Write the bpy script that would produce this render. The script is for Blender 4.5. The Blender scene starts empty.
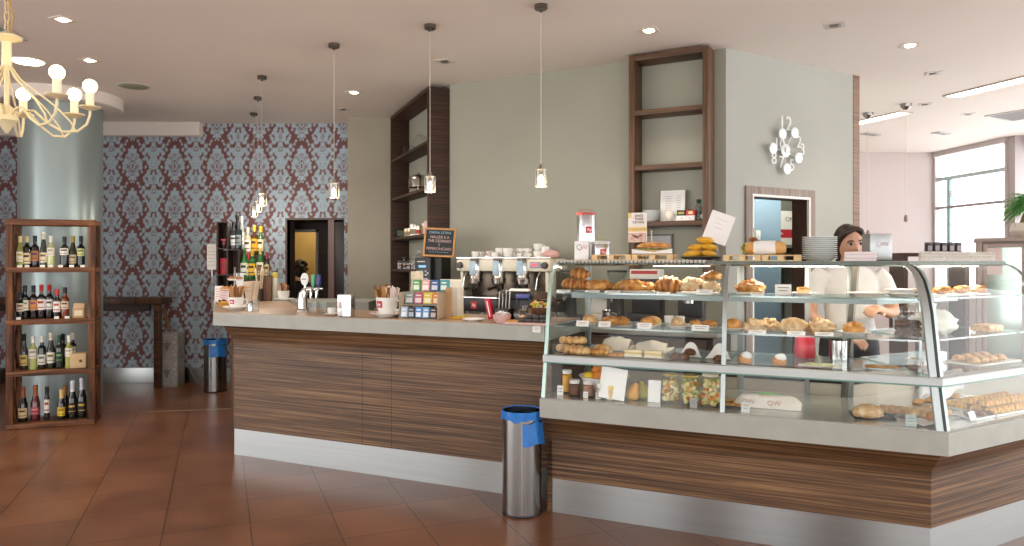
import bpy, bmesh, math, random
from mathutils import Vector, Matrix, Euler, noise as mnoise
PI = math.pi
SC = bpy.context.scene
COL = SC.collection
F, CX, HY, H = 726.0, 512.0, 260.0, 1.42
ZC = 3.0
rnd = random.Random(7)

# ---------------------------------------------------------------- geometry builder
class B:
    def __init__(s):
        s.v = []; s.f = []; s.m = []; s.T = Matrix.Identity(4)
    def add(s, vs, fs, mi=0):
        k = len(s.v); T = s.T
        s.v.extend([(T @ Vector(v))[:] for v in vs])
        for f in fs:
            s.f.append([i + k for i in f]); s.m.append(mi)
        return s
    def box(s, x0, x1, y0, y1, z0, z1, bev=0, mi=0):
        if bev <= 0:
            vs = [(x, y, z) for z in (z0, z1) for y in (y0, y1) for x in (x0, x1)]
            return s.add(vs, [(0,2,3,1), (4,5,7,6), (0,1,5,4), (2,6,7,3), (0,4,6,2), (1,3,7,5)], mi)
        bm = bmesh.new(); bmesh.ops.create_cube(bm, size=1)
        for v in bm.verts:
            v.co = ((x0+x1)/2 + v.co.x*(x1-x0), (y0+y1)/2 + v.co.y*(y1-y0), (z0+z1)/2 + v.co.z*(z1-z0))
        bev = min(bev, .49*min(x1-x0, y1-y0, z1-z0))
        bmesh.ops.bevel(bm, geom=bm.edges[:], offset=bev, segments=2, profile=.6, affect='EDGES')
        bm.verts.index_update()
        s.add([v.co[:] for v in bm.verts], [[v.index for v in f.verts] for f in bm.faces], mi); bm.free()
        return s
    def lathe(s, prof, c=(0,0,0), seg=20, mi=0, sx=1, sy=1, a0=0, a1=2*PI, caps=True):
        full = abs(a1 - a0 - 2*PI) < 1e-6
        n = seg if full else seg + 1
        vs = []; fs = []
        for r, z in prof:
            for i in range(n):
                a = a0 + (a1 - a0)*i/seg
                vs.append((c[0] + r*sx*math.cos(a), c[1] + r*sy*math.sin(a), c[2] + z))
        for j in range(len(prof) - 1):
            for i in range(seg):
                i2 = (i + 1) % n if full else i + 1
                fs.append((j*n + i, j*n + i2, (j+1)*n + i2, (j+1)*n + i))
        if caps and full:
            if prof[0][0] > 1e-5: fs.append(list(range(n))[::-1])
            if prof[-1][0] > 1e-5: fs.append([(len(prof)-1)*n + i for i in range(n)])
        return s.add(vs, fs, mi)
    def cyl(s, c, r, h, seg=20, mi=0, r2=None):
        return s.lathe([(r, 0), (r if r2 is None else r2, h)], c, seg, mi)
    def tube(s, pts, r, seg=8, mi=0, closed=False):
        pts = [Vector(p) for p in pts]; n = len(pts)
        rs = r if isinstance(r, (list, tuple)) else [r]*n
        vs = []; up = None
        for i, p in enumerate(pts):
            a = pts[(i-1) % n] if (closed or i > 0) else pts[i]
            b = pts[(i+1) % n] if (closed or i < n-1) else pts[i]
            t = (b - a).normalized()
            if up is None:
                up = Vector((0,0,1)) if abs(t.z) < .9 else Vector((1,0,0))
            x = t.cross(up)
            if x.length < 1e-5: x = t.orthogonal()
            x.normalize(); y = x.cross(t).normalized(); up = y
            for k in range(seg):
                q = 2*PI*k/seg
                vs.append((p + x*rs[i]*math.cos(q) + y*rs[i]*math.sin(q))[:])
        fs = []
        for i in range(n if closed else n-1):
            j = (i+1) % n
            for k in range(seg):
                k2 = (k+1) % seg
                fs.append((i*seg+k, j*seg+k, j*seg+k2, i*seg+k2))
        if not closed:
            fs.append(list(range(seg))); fs.append([(n-1)*seg+k for k in range(seg)][::-1])
        return s.add(vs, fs, mi)
    def prism(s, poly, z0, z1, mi=0, mside=None):
        n = len(poly)
        ar = sum(poly[i][0]*poly[(i+1) % n][1] - poly[(i+1) % n][0]*poly[i][1] for i in range(n))
        if ar < 0: poly = poly[::-1]
        vs = [(p[0], p[1], z0) for p in poly] + [(p[0], p[1], z1) for p in poly]
        s.add(vs, [list(range(n))[::-1], [n+i for i in range(n)]], mi)
        k = len(s.v) - 2*n
        for i in range(n):
            j = (i+1) % n
            s.f.append([k+i, k+j, k+n+j, k+n+i]); s.m.append(mi if mside is None else mside)
        return s
    def ell(s, c, r, seg=14, rings=9, mi=0, amp=0, fr=3, sd=0, flat=None):
        vs = []; fs = []
        for j in range(rings+1):
            ph = PI*j/rings
            for i in range(seg):
                a = 2*PI*i/seg
                d = Vector((math.sin(ph)*math.cos(a), math.sin(ph)*math.sin(a), math.cos(ph)))
                k = 1 + (amp*mnoise.noise(d*fr + Vector((sd*7.3, sd*3.1, sd))) if amp else 0)
                z = d.z*r[2]*k
                if flat is not None: z = max(z, -flat*r[2])
                vs.append((c[0]+d.x*r[0]*k, c[1]+d.y*r[1]*k, c[2]+z))
        for j in range(rings):
            for i in range(seg):
                i2 = (i+1) % seg
                fs.append((j*seg+i, (j+1)*seg+i, (j+1)*seg+i2, j*seg+i2))
        return s.add(vs, fs, mi)
    def grid(s, fn, nu, nv, mi=0):
        vs = [fn(i/nu, j/nv) for j in range(nv+1) for i in range(nu+1)]
        fs = [(j*(nu+1)+i, j*(nu+1)+i+1, (j+1)*(nu+1)+i+1, (j+1)*(nu+1)+i) for j in range(nv) for i in range(nu)]
        return s.add([tuple(v) for v in vs], fs, mi)
    def sheet(s, fn, nu, nv, th, mi=0):
        """a curved sheet of real thickness"""
        P = [[Vector(fn(i/nu, j/nv)) for i in range(nu+1)] for j in range(nv+1)]
        N = []
        for j in range(nv+1):
            row = []
            for i in range(nu+1):
                du = P[j][min(i+1, nu)] - P[j][max(i-1, 0)]; dv = P[min(j+1, nv)][i] - P[max(j-1, 0)][i]
                q = du.cross(dv); row.append(q.normalized() if q.length > 1e-12 else Vector((0,0,1)))
            N.append(row)
        w = nu+1
        vs = [P[j][i][:] for j in range(nv+1) for i in range(w)] + [(P[j][i] - N[j][i]*th)[:] for j in range(nv+1) for i in range(w)]
        o = w*(nv+1); fs = []
        for j in range(nv):
            for i in range(nu):
                a = j*w+i; fs.append((a, a+1, a+w+1, a+w)); fs.append((o+a, o+a+w, o+a+w+1, o+a+1))
        for i in range(nu):
            fs.append((i, o+i, o+i+1, i+1)); a = nv*w+i; fs.append((a, a+1, o+a+1, o+a))
        for j in range(nv):
            a = j*w; fs.append((a, a+w, o+a+w, o+a)); a = j*w+nu; fs.append((a, o+a, o+a+w, a+w))
        return s.add(vs, fs, mi)
    def mesh(s, name, mats, smooth=.55):
        me = bpy.data.meshes.new(name)
        me.from_pydata(s.v, [], s.f); 
        for m in mats: me.materials.append(m)
        me.polygons.foreach_set('material_index', s.m)
        bm = bmesh.new(); bm.from_mesh(me); bmesh.ops.recalc_face_normals(bm, faces=bm.faces[:]); bm.to_mesh(me); bm.free()
        if smooth:
            me.shade_smooth(); me.set_sharp_from_angle(angle=smooth)
        me.update()
        return me

def _mats(m): return m if isinstance(m, (list, tuple)) else [m]
def thing(name, label, cat, loc=(0,0,0), rz=0, group=None, kind=None):
    o = bpy.data.objects.new(name, None); COL.objects.link(o)
    o.empty_display_size = .1
    o.location = loc; o.rotation_euler = (0,0,rz)
    o['label'] = label; o['category'] = cat
    if group: o['group'] = group
    if kind: o['kind'] = kind
    return o
def part(name, b, m, parent, label=None, smooth=.55):
    o = bpy.data.objects.new(name, b.mesh(name, _mats(m), smooth) if isinstance(b, B) else b); COL.objects.link(o)
    o.parent = parent
    if label: o['label'] = label
    return o
def single(name, b, m, label, cat, loc=(0,0,0), rz=0, group=None, kind=None, smooth=.55):
    o = bpy.data.objects.new(name, b.mesh(name, _mats(m), smooth) if isinstance(b, B) else b); COL.objects.link(o)
    o.location = loc; o.rotation_euler = (0,0,rz)
    o['label'] = label; o['category'] = cat
    if group: o['group'] = group
    if kind: o['kind'] = kind
    return o
def struct(name, b, m, parent=None, smooth=.55):
    o = bpy.data.objects.new(name, b.mesh(name, _mats(m), smooth)); COL.objects.link(o)
    o.parent = parent
    if not parent: o['kind'] = 'structure'
    return o
def dup(root, label, loc=None, rz=None, group=None, scale=None):
    def cp(o, par):
        c = o.copy(); COL.objects.link(c); c.parent = par
        for ch in [x for x in list(SC.objects) if x.parent == o]: cp(ch, c)
        return c
    r = root.copy(); COL.objects.link(r); r['label'] = label
    if loc is not None: r.location = loc
    if rz is not None: r.rotation_euler = (0,0,rz)
    if group: r['group'] = group
    if scale: r.scale = (scale,)*3 if not isinstance(scale, tuple) else scale
    for ch in [x for x in list(SC.objects) if x.parent == root]: cp(ch, r)
    return r
_txt = {}
def text_mesh(name, s, size, mat, ext=.0006, align='CENTER', shear=0, bold=0):
    cu = bpy.data.curves.new(name, 'FONT'); cu.body = s; cu.size = size; cu.extrude = ext
    cu.align_x = align; cu.align_y = 'CENTER'; cu.shear = shear; cu.space_line = .85
    cu.resolution_u = 3; cu.offset = bold
    t = bpy.data.objects.new('tmp_text', cu); COL.objects.link(t)
    dg = bpy.context.evaluated_depsgraph_get()
    me = bpy.data.meshes.new_from_object(t.evaluated_get(dg), depsgraph=dg)
    bpy.data.objects.remove(t); bpy.data.curves.remove(cu)
    me.materials.clear(); me.materials.append(mat); me.name = name
    return me
def text(parent, s, size, mat, loc, rot=(PI/2,0,0), align='CENTER', shear=0, name='lettering', sx=1):
    o = part(name, text_mesh(name, s, size, mat, align=align, shear=shear), mat, parent)
    o.location = loc; o.rotation_euler = rot; o.scale = (sx,1,1)
    return o

# ---------------------------------------------------------------- materials
def lin(h):
    h = h.lstrip('#'); out = []
    for i in (0,2,4):
        c = int(h[i:i+2],16)/255
        out.append(c/12.92 if c <= .04045 else ((c+.055)/1.055)**2.4)
    return (*out, 1)
_M = {}
def N(nt, t, **kw):
    n = nt.nodes.new(t)
    for k, v in kw.items(): setattr(n, k, v)
    return n
def M(hexc, rough=.5, metal=0, hex2=None, scale=8, stretch=(1,1,1), bump=0, bscale=None, contrast=.5, spec=.5, emit=0, ehex=None, alpha=1, trans=0, coat=0, sub=0, rot=(0,0,0), detail=4, aniso=0, arot=0):
    key = (hexc, rough, metal, hex2, scale, stretch, bump, bscale, contrast, spec, emit, ehex, alpha, trans, coat, sub, rot, detail, aniso, arot)
    if key in _M: return _M[key]
    m = bpy.data.materials.new('mat_%d' % len(_M)); m.use_nodes = True
    nt = m.node_tree; p = nt.nodes['Principled BSDF']
    p.inputs['Roughness'].default_value = rough; p.inputs['Metallic'].default_value = metal
    p.inputs['Specular IOR Level'].default_value = spec
    p.inputs['Base Color'].default_value = lin(hexc); p.inputs['Alpha'].default_value = alpha
    p.inputs['Transmission Weight'].default_value = trans
    p.inputs['Coat Weight'].default_value = coat
    p.inputs['Anisotropic'].default_value = aniso; p.inputs['Anisotropic Rotation'].default_value = arot
    if sub: p.inputs['Subsurface Weight'].default_value = sub; p.inputs['Subsurface Scale'].default_value = .01
    if emit:
        p.inputs['Emission Color'].default_value = lin(ehex or hexc); p.inputs['Emission Strength'].default_value = emit
    if hex2 or bump:
        tc = N(nt, 'ShaderNodeTexCoord'); mp = N(nt, 'ShaderNodeMapping')
        mp.inputs['Scale'].default_value = stretch; mp.inputs['Rotation'].default_value = rot
        nt.links.new(tc.outputs['Object'], mp.inputs['Vector'])
        nz = N(nt, 'ShaderNodeTexNoise'); nz.inputs['Scale'].default_value = scale; nz.inputs['Detail'].default_value = detail
        nt.links.new(mp.outputs['Vector'], nz.inputs['Vector'])
        if hex2:
            cr = N(nt, 'ShaderNodeValToRGB')
            cr.color_ramp.elements[0].position = .5 - contrast/2; cr.color_ramp.elements[1].position = .5 + contrast/2
            cr.color_ramp.elements[0].color = lin(hexc); cr.color_ramp.elements[1].color = lin(hex2)
            nt.links.new(nz.outputs['Fac'], cr.inputs['Fac']); nt.links.new(cr.outputs['Color'], p.inputs['Base Color'])
        if bump:
            bp = N(nt, 'ShaderNodeBump'); bp.inputs['Strength'].default_value = bump; bp.inputs['Distance'].default_value = .01
            src = nz
            if bscale:
                src = N(nt, 'ShaderNodeTexNoise'); src.inputs['Scale'].default_value = bscale; src.inputs['Detail'].default_value = 3
                nt.links.new(mp.outputs['Vector'], src.inputs['Vector'])
            nt.links.new(src.outputs['Fac'], bp.inputs['Height']); nt.links.new(bp.outputs['Normal'], p.inputs['Normal'])
    _M[key] = m
    return m
def glass_mat(name, tint, refl=.9, rough=0.0, base=.035):
    m = bpy.data.materials.new(name); m.use_nodes = True; nt = m.node_tree; nt.nodes.clear()
    out = N(nt, 'ShaderNodeOutputMaterial'); mix = N(nt, 'ShaderNodeMixShader')
    tr = N(nt, 'ShaderNodeBsdfTransparent'); tr.inputs['Color'].default_value = tint
    gl = N(nt, 'ShaderNodeBsdfGlossy'); gl.inputs['Roughness'].default_value = rough
    lw = N(nt, 'ShaderNodeLayerWeight'); lw.inputs['Blend'].default_value = .5
    pw = N(nt, 'ShaderNodeMath', operation='POWER'); pw.inputs[1].default_value = 4.5
    ma = N(nt, 'ShaderNodeMath', operation='MULTIPLY_ADD'); ma.inputs[1].default_value = refl; ma.inputs[2].default_value = base
    L = nt.links.new
    L(lw.outputs['Facing'], pw.inputs[0]); L(pw.outputs[0], ma.inputs[0]); L(ma.outputs[0], mix.inputs['Fac'])
    L(tr.outputs[0], mix.inputs[1]); L(gl.outputs[0], mix.inputs[2]); L(mix.outputs[0], out.inputs['Surface'])
    return m
def wood_mat(name, c1, c2, c3, zs=34, xs=.9, rough=.42, axis='z'):
    """streaky veneer, grain running across the given axis"""
    m = bpy.data.materials.new(name); m.use_nodes = True; nt = m.node_tree; p = nt.nodes['Principled BSDF']
    p.inputs['Roughness'].default_value = rough
    tc = N(nt, 'ShaderNodeTexCoord'); mp = N(nt, 'ShaderNodeMapping'); L = nt.links.new
    mp.inputs['Scale'].default_value = {'z': (xs, xs, zs), 'x': (zs, xs, xs), 'y': (xs, zs, xs)}[axis] if axis != 'v' else (zs, zs, xs)
    L(tc.outputs['Object'], mp.inputs['Vector'])
    n1 = N(nt, 'ShaderNodeTexNoise'); n1.inputs['Scale'].default_value = 1.6; n1.inputs['Detail'].default_value = 6; n1.inputs['Roughness'].default_value = .62; n1.inputs['Distortion'].default_value = .35
    L(mp.outputs['Vector'], n1.inputs['Vector'])
    cr = N(nt, 'ShaderNodeValToRGB'); e = cr.color_ramp.elements
    e[0].position = .33; e[0].color = lin(c1); e[1].position = .68; e[1].color = lin(c3)
    x = e.new(.5); x.color = lin(c2)
    L(n1.outputs['Fac'], cr.inputs['Fac']); L(cr.outputs['Color'], p.inputs['Base Color'])
    bp = N(nt, 'ShaderNodeBump'); bp.inputs['Strength'].default_value = .12; bp.inputs['Distance'].default_value = .004
    L(n1.outputs['Fac'], bp.inputs['Height']); L(bp.outputs['Normal'], p.inputs['Normal'])
    return m

GLASS = glass_mat('clear_glass', (.985, .995, .99, 1), .5, base=.010)
GLASSD = glass_mat('clear_drinking_glass', (.93, .95, .95, 1), .9, base=.05)
GEDGE = M('8fb9ae', .15, emit=0, spec=.6)
GEDGE2 = glass_mat('glass_edge', (.45, .68, .62, 1), .6, .1, .25)
ZEBRA = wood_mat('zebrano', '2f1e13', '62462e', '96744f', 66, .7, .45)
DARKW = wood_mat('dark_veneer', '22130a', '371f10', '50321c', 44, 1.0, .6)
DARKWV = wood_mat('walnut_veneer', '3c2817', '5c402a', '775539', 40, 1.0, .5, 'v')
RUSTIC = wood_mat('rustic_wood', '26130a', '552f17', '8f5a2e', 20, 1.5, .6, 'v')
RUSTICH = wood_mat('rustic_wood_board', '2f1a0c', '6a3e1e', '9a6434', 22, 1.2, .6, 'z')
STEEL = M('b9b9b5', .3, 1, hex2='a4a4a1', scale=2.0, stretch=(30,30,.6), bump=.04, contrast=.6)
BRUSH = M('a9abaa', .28, 1, hex2='a0a2a1', scale=1.2, stretch=(1,1,40), contrast=.6, aniso=.95, arot=.25)
CHROME = M('d8d8d6', .12, 1)
ALU = M('9aa09f', .4, .7)
SLAB = M('a5a69d', .5, hex2='b0b1a8', scale=9, contrast=.5, bump=.03, bscale=60)
WHITE = M('f2f1ec', .35)
PORC = M('f4f3ef', .2, coat=.3)
PAPER = M('f3f1ec', .7)
BLACK = M('17171a', .4)
GREY = M('8b8b88', .5)
INK = M('2b2b2b', .7)
REDLOGO = M('c8202c', .45)
WHITEINK = M('ffffff', .6)

# ---------------------------------------------------------------- frames of reference
C0 = Vector((1.919, 3.325, 0))
D1 = Vector((-.9108, .4128, 0)); N1 = Vector((.4128, .9108, 0))      # along the front, into the case
D2 = Vector((.8695, .4939, 0)); N2 = Vector((-.4939, .8695, 0))      # along the right face, into the case
E3 = Vector((-.3743, .9273, 0)); E4 = Vector((.9273, .3743, 0))      # tile grid / bar return
AF, AR, AE = math.atan2(-.4128, .9108), math.atan2(.4939, .8695), math.atan2(.3743, .9273)
KA, KK, KR = Vector((-.559, 6.553, 0)), Vector((1.596, 5.415, 0)), Vector((2.912, 6.2, 0))
KL = (KK - KA).normalized(); KLN = Vector((-KL.y, KL.x, 0)); AKL = math.atan2(KL.y, KL.x)
KD = (KR - KK).normalized(); KDN = Vector((-KD.y, KD.x, 0)); AKR = math.atan2(KD.y, KD.x)
def at(u, v, Y): return Vector(((u-CX)/F*Y, Y, H-(v-HY)/F*Y))
def ceil_at(u, v):
    Y = F*(ZC-H)/(HY-v); return Vector(((u-CX)/F*Y, Y, ZC))
def floor_at(u, v):
    Y = F*H/(v-HY); return Vector(((u-CX)/F*Y, Y, 0))
def FR(s, n, z=0): v = C0 + D1*s + N1*n; v.z = z; return v
def RR(r, n, z=0): v = C0 + D2*r + N2*n; v.z = z; return v
def along(u, p, d):
    k = (u-CX)/F; return (k*p.y - p.x)/(d.x - k*d.y)
def fu(u, n, z=0):
    """the point at depth n behind the front face that stands in column u"""
    p = C0 + N1*n; return FR(along(u, p, D1), n, z)
def ru(u, n, z=0):
    p = C0 + N2*n; return RR(along(u, p, D2), n, z)
def ku(u, off=0, z=0):
    p = KK + KD*0 - KDN*off; v = p + KD*along(u, p, KD); v.z = z; return v
def kl(u, off=0, z=0):
    p = KA - KLN*off; v = p + KL*along(u, p, KL); v.z = z; return v
def mitre(p0, p1, p2, side=1):
    a = (p1-p0).normalized(); b = (p2-p1).normalized()
    na = Vector((-a.y, a.x, 0)); nb = Vector((-b.y, b.x, 0))
    return (na + nb)/(1 + na.dot(nb))*side
def sweep(b, path, prof, mi=0, closed=True, sharp=True):
    """prof [(offset to the path's left, z)] swept along path with mitred corners"""
    path = [Vector(p) for p in path]; n = len(path); offs = []
    for i in range(n):
        if i == 0: d = (path[1]-path[0]).normalized(); offs.append(Vector((-d.y, d.x, 0)))
        elif i == n-1: d = (path[-1]-path[-2]).normalized(); offs.append(Vector((-d.y, d.x, 0)))
        else: offs.append(mitre(path[i-1], path[i], path[i+1]))
    k = len(prof); vs = []
    for i in range(n):
        for o, z in prof:
            q = path[i] + offs[i]*o; vs.append((q.x, q.y, z))
    fs = []
    for i in range(n-1):
        for j in range(k if closed else k-1):
            j2 = (j+1) % k
            fs.append((i*k+j, (i+1)*k+j, (i+1)*k+j2, i*k+j2))
    if closed: fs.append(list(range(k))); fs.append([(n-1)*k+j for j in range(k)][::-1])
    return b.add(vs, fs, mi)
# ================================================================ THE SETTING
# ---- floor
def floor_mat():
    m = bpy.data.materials.new('floor_tiles'); m.use_nodes = True; nt = m.node_tree; p = nt.nodes['Principled BSDF']; L = nt.links.new
    tc = N(nt, 'ShaderNodeTexCoord'); mp = N(nt, 'ShaderNodeMapping'); mp.inputs['Rotation'].default_value = (0,0,-AE)
    L(tc.outputs['Object'], mp.inputs['Vector'])
    sx = N(nt, 'ShaderNodeSeparateXYZ'); L(mp.outputs['Vector'], sx.inputs[0])
    def cell(src, off, size):
        a = N(nt, 'ShaderNodeMath', operation='SUBTRACT'); a.inputs[1].default_value = off; L(src, a.inputs[0])
        d = N(nt, 'ShaderNodeMath', operation='DIVIDE'); d.inputs[1].default_value = size; L(a.outputs[0], d.inputs[0])
        fr = N(nt, 'ShaderNodeMath', operation='FRACT'); L(d.outputs[0], fr.inputs[0])
        fl = N(nt, 'ShaderNodeMath', operation='FLOOR'); L(d.outputs[0], fl.inputs[0])
        c = N(nt, 'ShaderNodeMath', operation='SUBTRACT'); L(fr.outputs[0], c.inputs[0]); c.inputs[1].default_value = .5
        ab = N(nt, 'ShaderNodeMath', operation='ABSOLUTE'); L(c.outputs[0], ab.inputs[0])
        g = N(nt, 'ShaderNodeMath', operation='GREATER_THAN'); L(ab.outputs[0], g.inputs[0]); g.inputs[1].default_value = .5 - .0028/size
        return g.outputs[0], fl.outputs[0]
    gx, fx = cell(sx.outputs[0], .1564, .4284); gy, fy = cell(sx.outputs[1], 4.576, .412)
    g = N(nt, 'ShaderNodeMath', operation='MAXIMUM'); L(gx, g.inputs[0]); L(gy, g.inputs[1])
    cx = N(nt, 'ShaderNodeCombineXYZ'); L(fx, cx.inputs[0]); L(fy, cx.inputs[1])
    wn = N(nt, 'ShaderNodeTexWhiteNoise'); L(cx.outputs[0], wn.inputs['Vector'])
    nz = N(nt, 'ShaderNodeTexNoise'); nz.inputs['Scale'].default_value = 2.6; nz.inputs['Detail'].default_value = 1.0; nz.inputs['Roughness'].default_value = .55
    m2 = N(nt, 'ShaderNodeMapping'); m2.inputs['Rotation'].default_value = (.5,.3,.2); m2.inputs['Location'].default_value = (.37,.41,.29); L(tc.outputs['Object'], m2.inputs['Vector']); L(m2.outputs['Vector'], nz.inputs['Vector'])
    ad = N(nt, 'ShaderNodeMath', operation='MULTIPLY_ADD'); L(wn.outputs['Value'], ad.inputs[0]); ad.inputs[1].default_value = .22; L(nz.outputs['Fac'], ad.inputs[2])
    cr = N(nt, 'ShaderNodeValToRGB'); cr.color_ramp.elements[0].position = .35; cr.color_ramp.elements[1].position = .9
    cr.color_ramp.elements[0].color = lin('6c442d'); cr.color_ramp.elements[1].color = lin('8d5d3f'); L(ad.outputs[0], cr.inputs['Fac'])
    mx = N(nt, 'ShaderNodeMix', data_type='RGBA'); L(g.outputs[0], mx.inputs['Factor']); L(cr.outputs['Color'], mx.inputs['A']); mx.inputs['B'].default_value = lin('2f1a12')
    L(mx.outputs['Result'], p.inputs['Base Color'])
    ro = N(nt, 'ShaderNodeMath', operation='MULTIPLY_ADD'); L(nz.outputs['Fac'], ro.inputs[0]); ro.inputs[1].default_value = .04; ro.inputs[2].default_value = .27
    L(ro.outputs[0], p.inputs['Roughness'])
    return m
b = B(); b.box(-8.5, 6.75, -2.5, 12, -.1, 0); struct('floor', b, floor_mat(), smooth=0)
CEIL = M('f0e8e1', .85, hex2='e9e0d8', scale=.7, contrast=.9)
b = B(); b.box(-8.5, 6.75, -2.5, 12, ZC, ZC+.1); struct('ceiling', b, CEIL, smooth=0)
# a metal threshold strip let into the floor tiles
p0, p1 = floor_at(-4, 447), floor_at(23, 430)
p2, p3 = floor_at(105, 413), floor_at(236, 408.5)
b = B()
for a, c in ((p0, p1), (p1, p2), (p2, p3)):
    d = (c-a).normalized(); q = Vector((-d.y, d.x, 0))*.008
    b.prism([(a+q)[:2], (c+q)[:2], (c-q)[:2], (a-q)[:2]], 0, .002)
struct('trim_1', b, M('a58a6c', .35, .6))

# ---- wallpaper: a damask worked out per point of the wall's mesh
EL = []
def el(cx, cy, rx, ry, rot=0, vein=0, val=1.0): EL.append((cx, cy, rx, ry, math.cos(rot), math.sin(rot), vein, val))
def cut(cx, cy, rx, ry, rot=0): el(cx, cy, rx, ry, rot, 0, 0.0)
# palmette on x=0
el(0,.66,.115,.19,0,11); el(.085,.60,.07,.12,-.45,8); el(.135,.53,.055,.09,-.8,7); el(.055,.78,.045,.07,-.5,6); el(0,.87,.035,.05)
cut(.0,.545,.018,.03); cut(.05,.50,.012,.045,.5)
el(.115,.415,.115,.09,.2,10); cut(.10,.405,.030,.030); el(.10,.405,.014,.014); el(.195,.385,.05,.055,0,6); el(.20,.49,.04,.05,-.7,5)
el(.055,.30,.085,.07,-.3,9); el(0,.22,.11,.055,0,9); el(.12,.215,.05,.04,.6,5); cut(0,.41,.018,.05); cut(0,.295,.022,.022); cut(.055,.35,.03,.010,.2)
el(0,.115,.03,.055,0,5); el(.06,.13,.035,.055,.7,5); el(.035,.045,.02,.03)
# leaf column on x=.5
el(.5,.12,.085,.115,0,9); el(.425,.06,.05,.08,.6,7); el(.40,.17,.055,.07,.8,7); el(.5,.255,.035,.05,0,4)
el(.385,.285,.05,.085,-.5,7); el(.335,.20,.04,.05,.7,5); el(.30,.08,.04,.065,.6,6); el(.35,.985,.06,.055,.3,7); el(.27,.155,.03,.04,-.4,4)
el(.5,.935,.06,.06,0,7); el(.5,.82,.10,.10,0,8); cut(.5,.82,.042,.048); el(.5,.82,.028,.034)
el(.42,.72,.06,.085,.5,7); el(.5,.70,.04,.07,0,5); el(.335,.80,.05,.075,-.6,6); el(.265,.90,.045,.06,.5,6); el(.27,.72,.045,.06,.5,6); el(.20,.82,.035,.05,-.3,5)
el(.455,.58,.06,.08,-.6,7); el(.385,.50,.045,.07,.5,6); el(.5,.48,.06,.065,0,7); el(.325,.61,.04,.06,.4,5); el(.5,.375,.045,.055,0,5)
el(.26,.585,.025,.04,.3); el(.43,.40,.04,.055,.6,5); el(.31,.40,.03,.05,-.3,4); el(.17,.94,.03,.04,.4,4); el(.13,.02,.03,.035,0,3); el(.22,.285,.025,.04,.5,3)

def _dam(x, y):
    """one repeat: 0 ground, .5 hatched inside, 1 motif"""
    x = .5 - abs(x - .5); v = 0.0
    for cx, cy, rx, ry, c, s, vein, val in EL:
        for yy in (y, y-1, y+1):
            dx, dy = x-cx, yy-cy; d = math.hypot((dx*c+dy*s)/rx, (-dx*s+dy*c)/ry)
            if d < 1:
                if val == 0: v = 0.0
                else:
                    k = 1.0
                    if vein and d > .2 and abs(math.sin(d*vein)) < .36: k = .5
                    if vein >= 8 and d < .62: k = .55
                    v = k
    return v
DN = 132
DTAB = [[0.0]*DN for _ in range(DN)]
for j in range(DN):
    for i in range(DN//2):
        DTAB[j][i] = DTAB[j][DN-1-i] = _dam((i+.5)/DN, (j+.5)/DN)
def damask(x, y):
    v = 0.0
    for ax, ay in ((-.006,-.006),(.006,-.006),(-.006,.006),(.006,.006)):
        fx, fy = x+ax, y+ay; v += DTAB[int((fy-math.floor(fy))*DN) % DN][int((fx-math.floor(fx))*DN) % DN]
    return v/4
def paper_mat():
    m = bpy.data.materials.new('damask_wallpaper'); m.use_nodes = True; nt = m.node_tree; p = nt.nodes['Principled BSDF']; L = nt.links.new
    at_ = N(nt, 'ShaderNodeAttribute'); at_.attribute_name = 'damask'
    cr = N(nt, 'ShaderNodeValToRGB'); e = cr.color_ramp.elements
    e[0].position = .1; e[0].color = lin('774c49'); e[1].position = .95; e[1].color = lin('aec5d1'); x = e.new(.5); x.color = lin('96919b')
    L(at_.outputs['Fac'], cr.inputs['Fac']); L(cr.outputs['Color'], p.inputs['Base Color']); p.inputs['Roughness'].default_value = .6
    return m
PAPERMAT = paper_mat()
YB = 8.4; DX0, DX1, DZ = -2.60, -1.94, 1.885
def wallpaper(name, x0, x1, z0, z1, step=.011, hole=None):
    nx, nz = round((x1-x0)/step), round((z1-z0)/step)
    vs = [(x0+(x1-x0)*i/nx, 0, z0+(z1-z0)*j/nz) for j in range(nz+1) for i in range(nx+1)]
    fs = []
    for j in range(nz):
        zc = z0+(z1-z0)*(j+.5)/nz
        for i in range(nx):
            xc = x0+(x1-x0)*(i+.5)/nx
            if hole and hole[0] < xc < hole[1] and zc < hole[2]: continue
            a = j*(nx+1)+i; fs.append((a, a+1, a+nx+2, a+nx+1))
    me = bpy.data.meshes.new(name); me.from_pydata(vs, [], fs); me.materials.append(PAPERMAT)
    at_ = me.attributes.new('damask', 'FLOAT', 'POINT')
    S = .489
    at_.data.foreach_set('value', [damask((v[0]+3.413)/S, (v[2]-.344)/S) for v in vs])
    o = bpy.data.objects.new(name, me); COL.objects.link(o); o.location = (0, YB, 0); o['kind'] = 'structure'
    return o
wallpaper('wall_back', -6.45, -1.80, 0, ZC, hole=(DX0, DX1, DZ))
WALLW = M('cfccc4', .85)
b = B(); b.box(-6.45, DX0, YB+.004, YB+.1, 0, ZC); b.box(DX0, DX1, YB+.004, YB+.1, DZ, ZC); b.box(DX1, -1.19, YB+.004, YB+.1, 0, ZC)
struct('wall_rear', b, WALLW, smooth=0)
b = B(); b.box(-6.45, -3.575, YB-.1, YB, 2.845, ZC); struct('trim_2', b, CEIL, smooth=0)          # dropped edge of the ceiling
b = B(); b.box(-6.55, -6.45, 4.5, YB+.1, 0, ZC); struct('wall_left', b, M('b9bcb8', .8), smooth=0)
b = B(); b.box(-6.45, DX0-.02, YB-.018, YB, 0, .175, .004); struct('baseboard_back', b, BRUSH)
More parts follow.
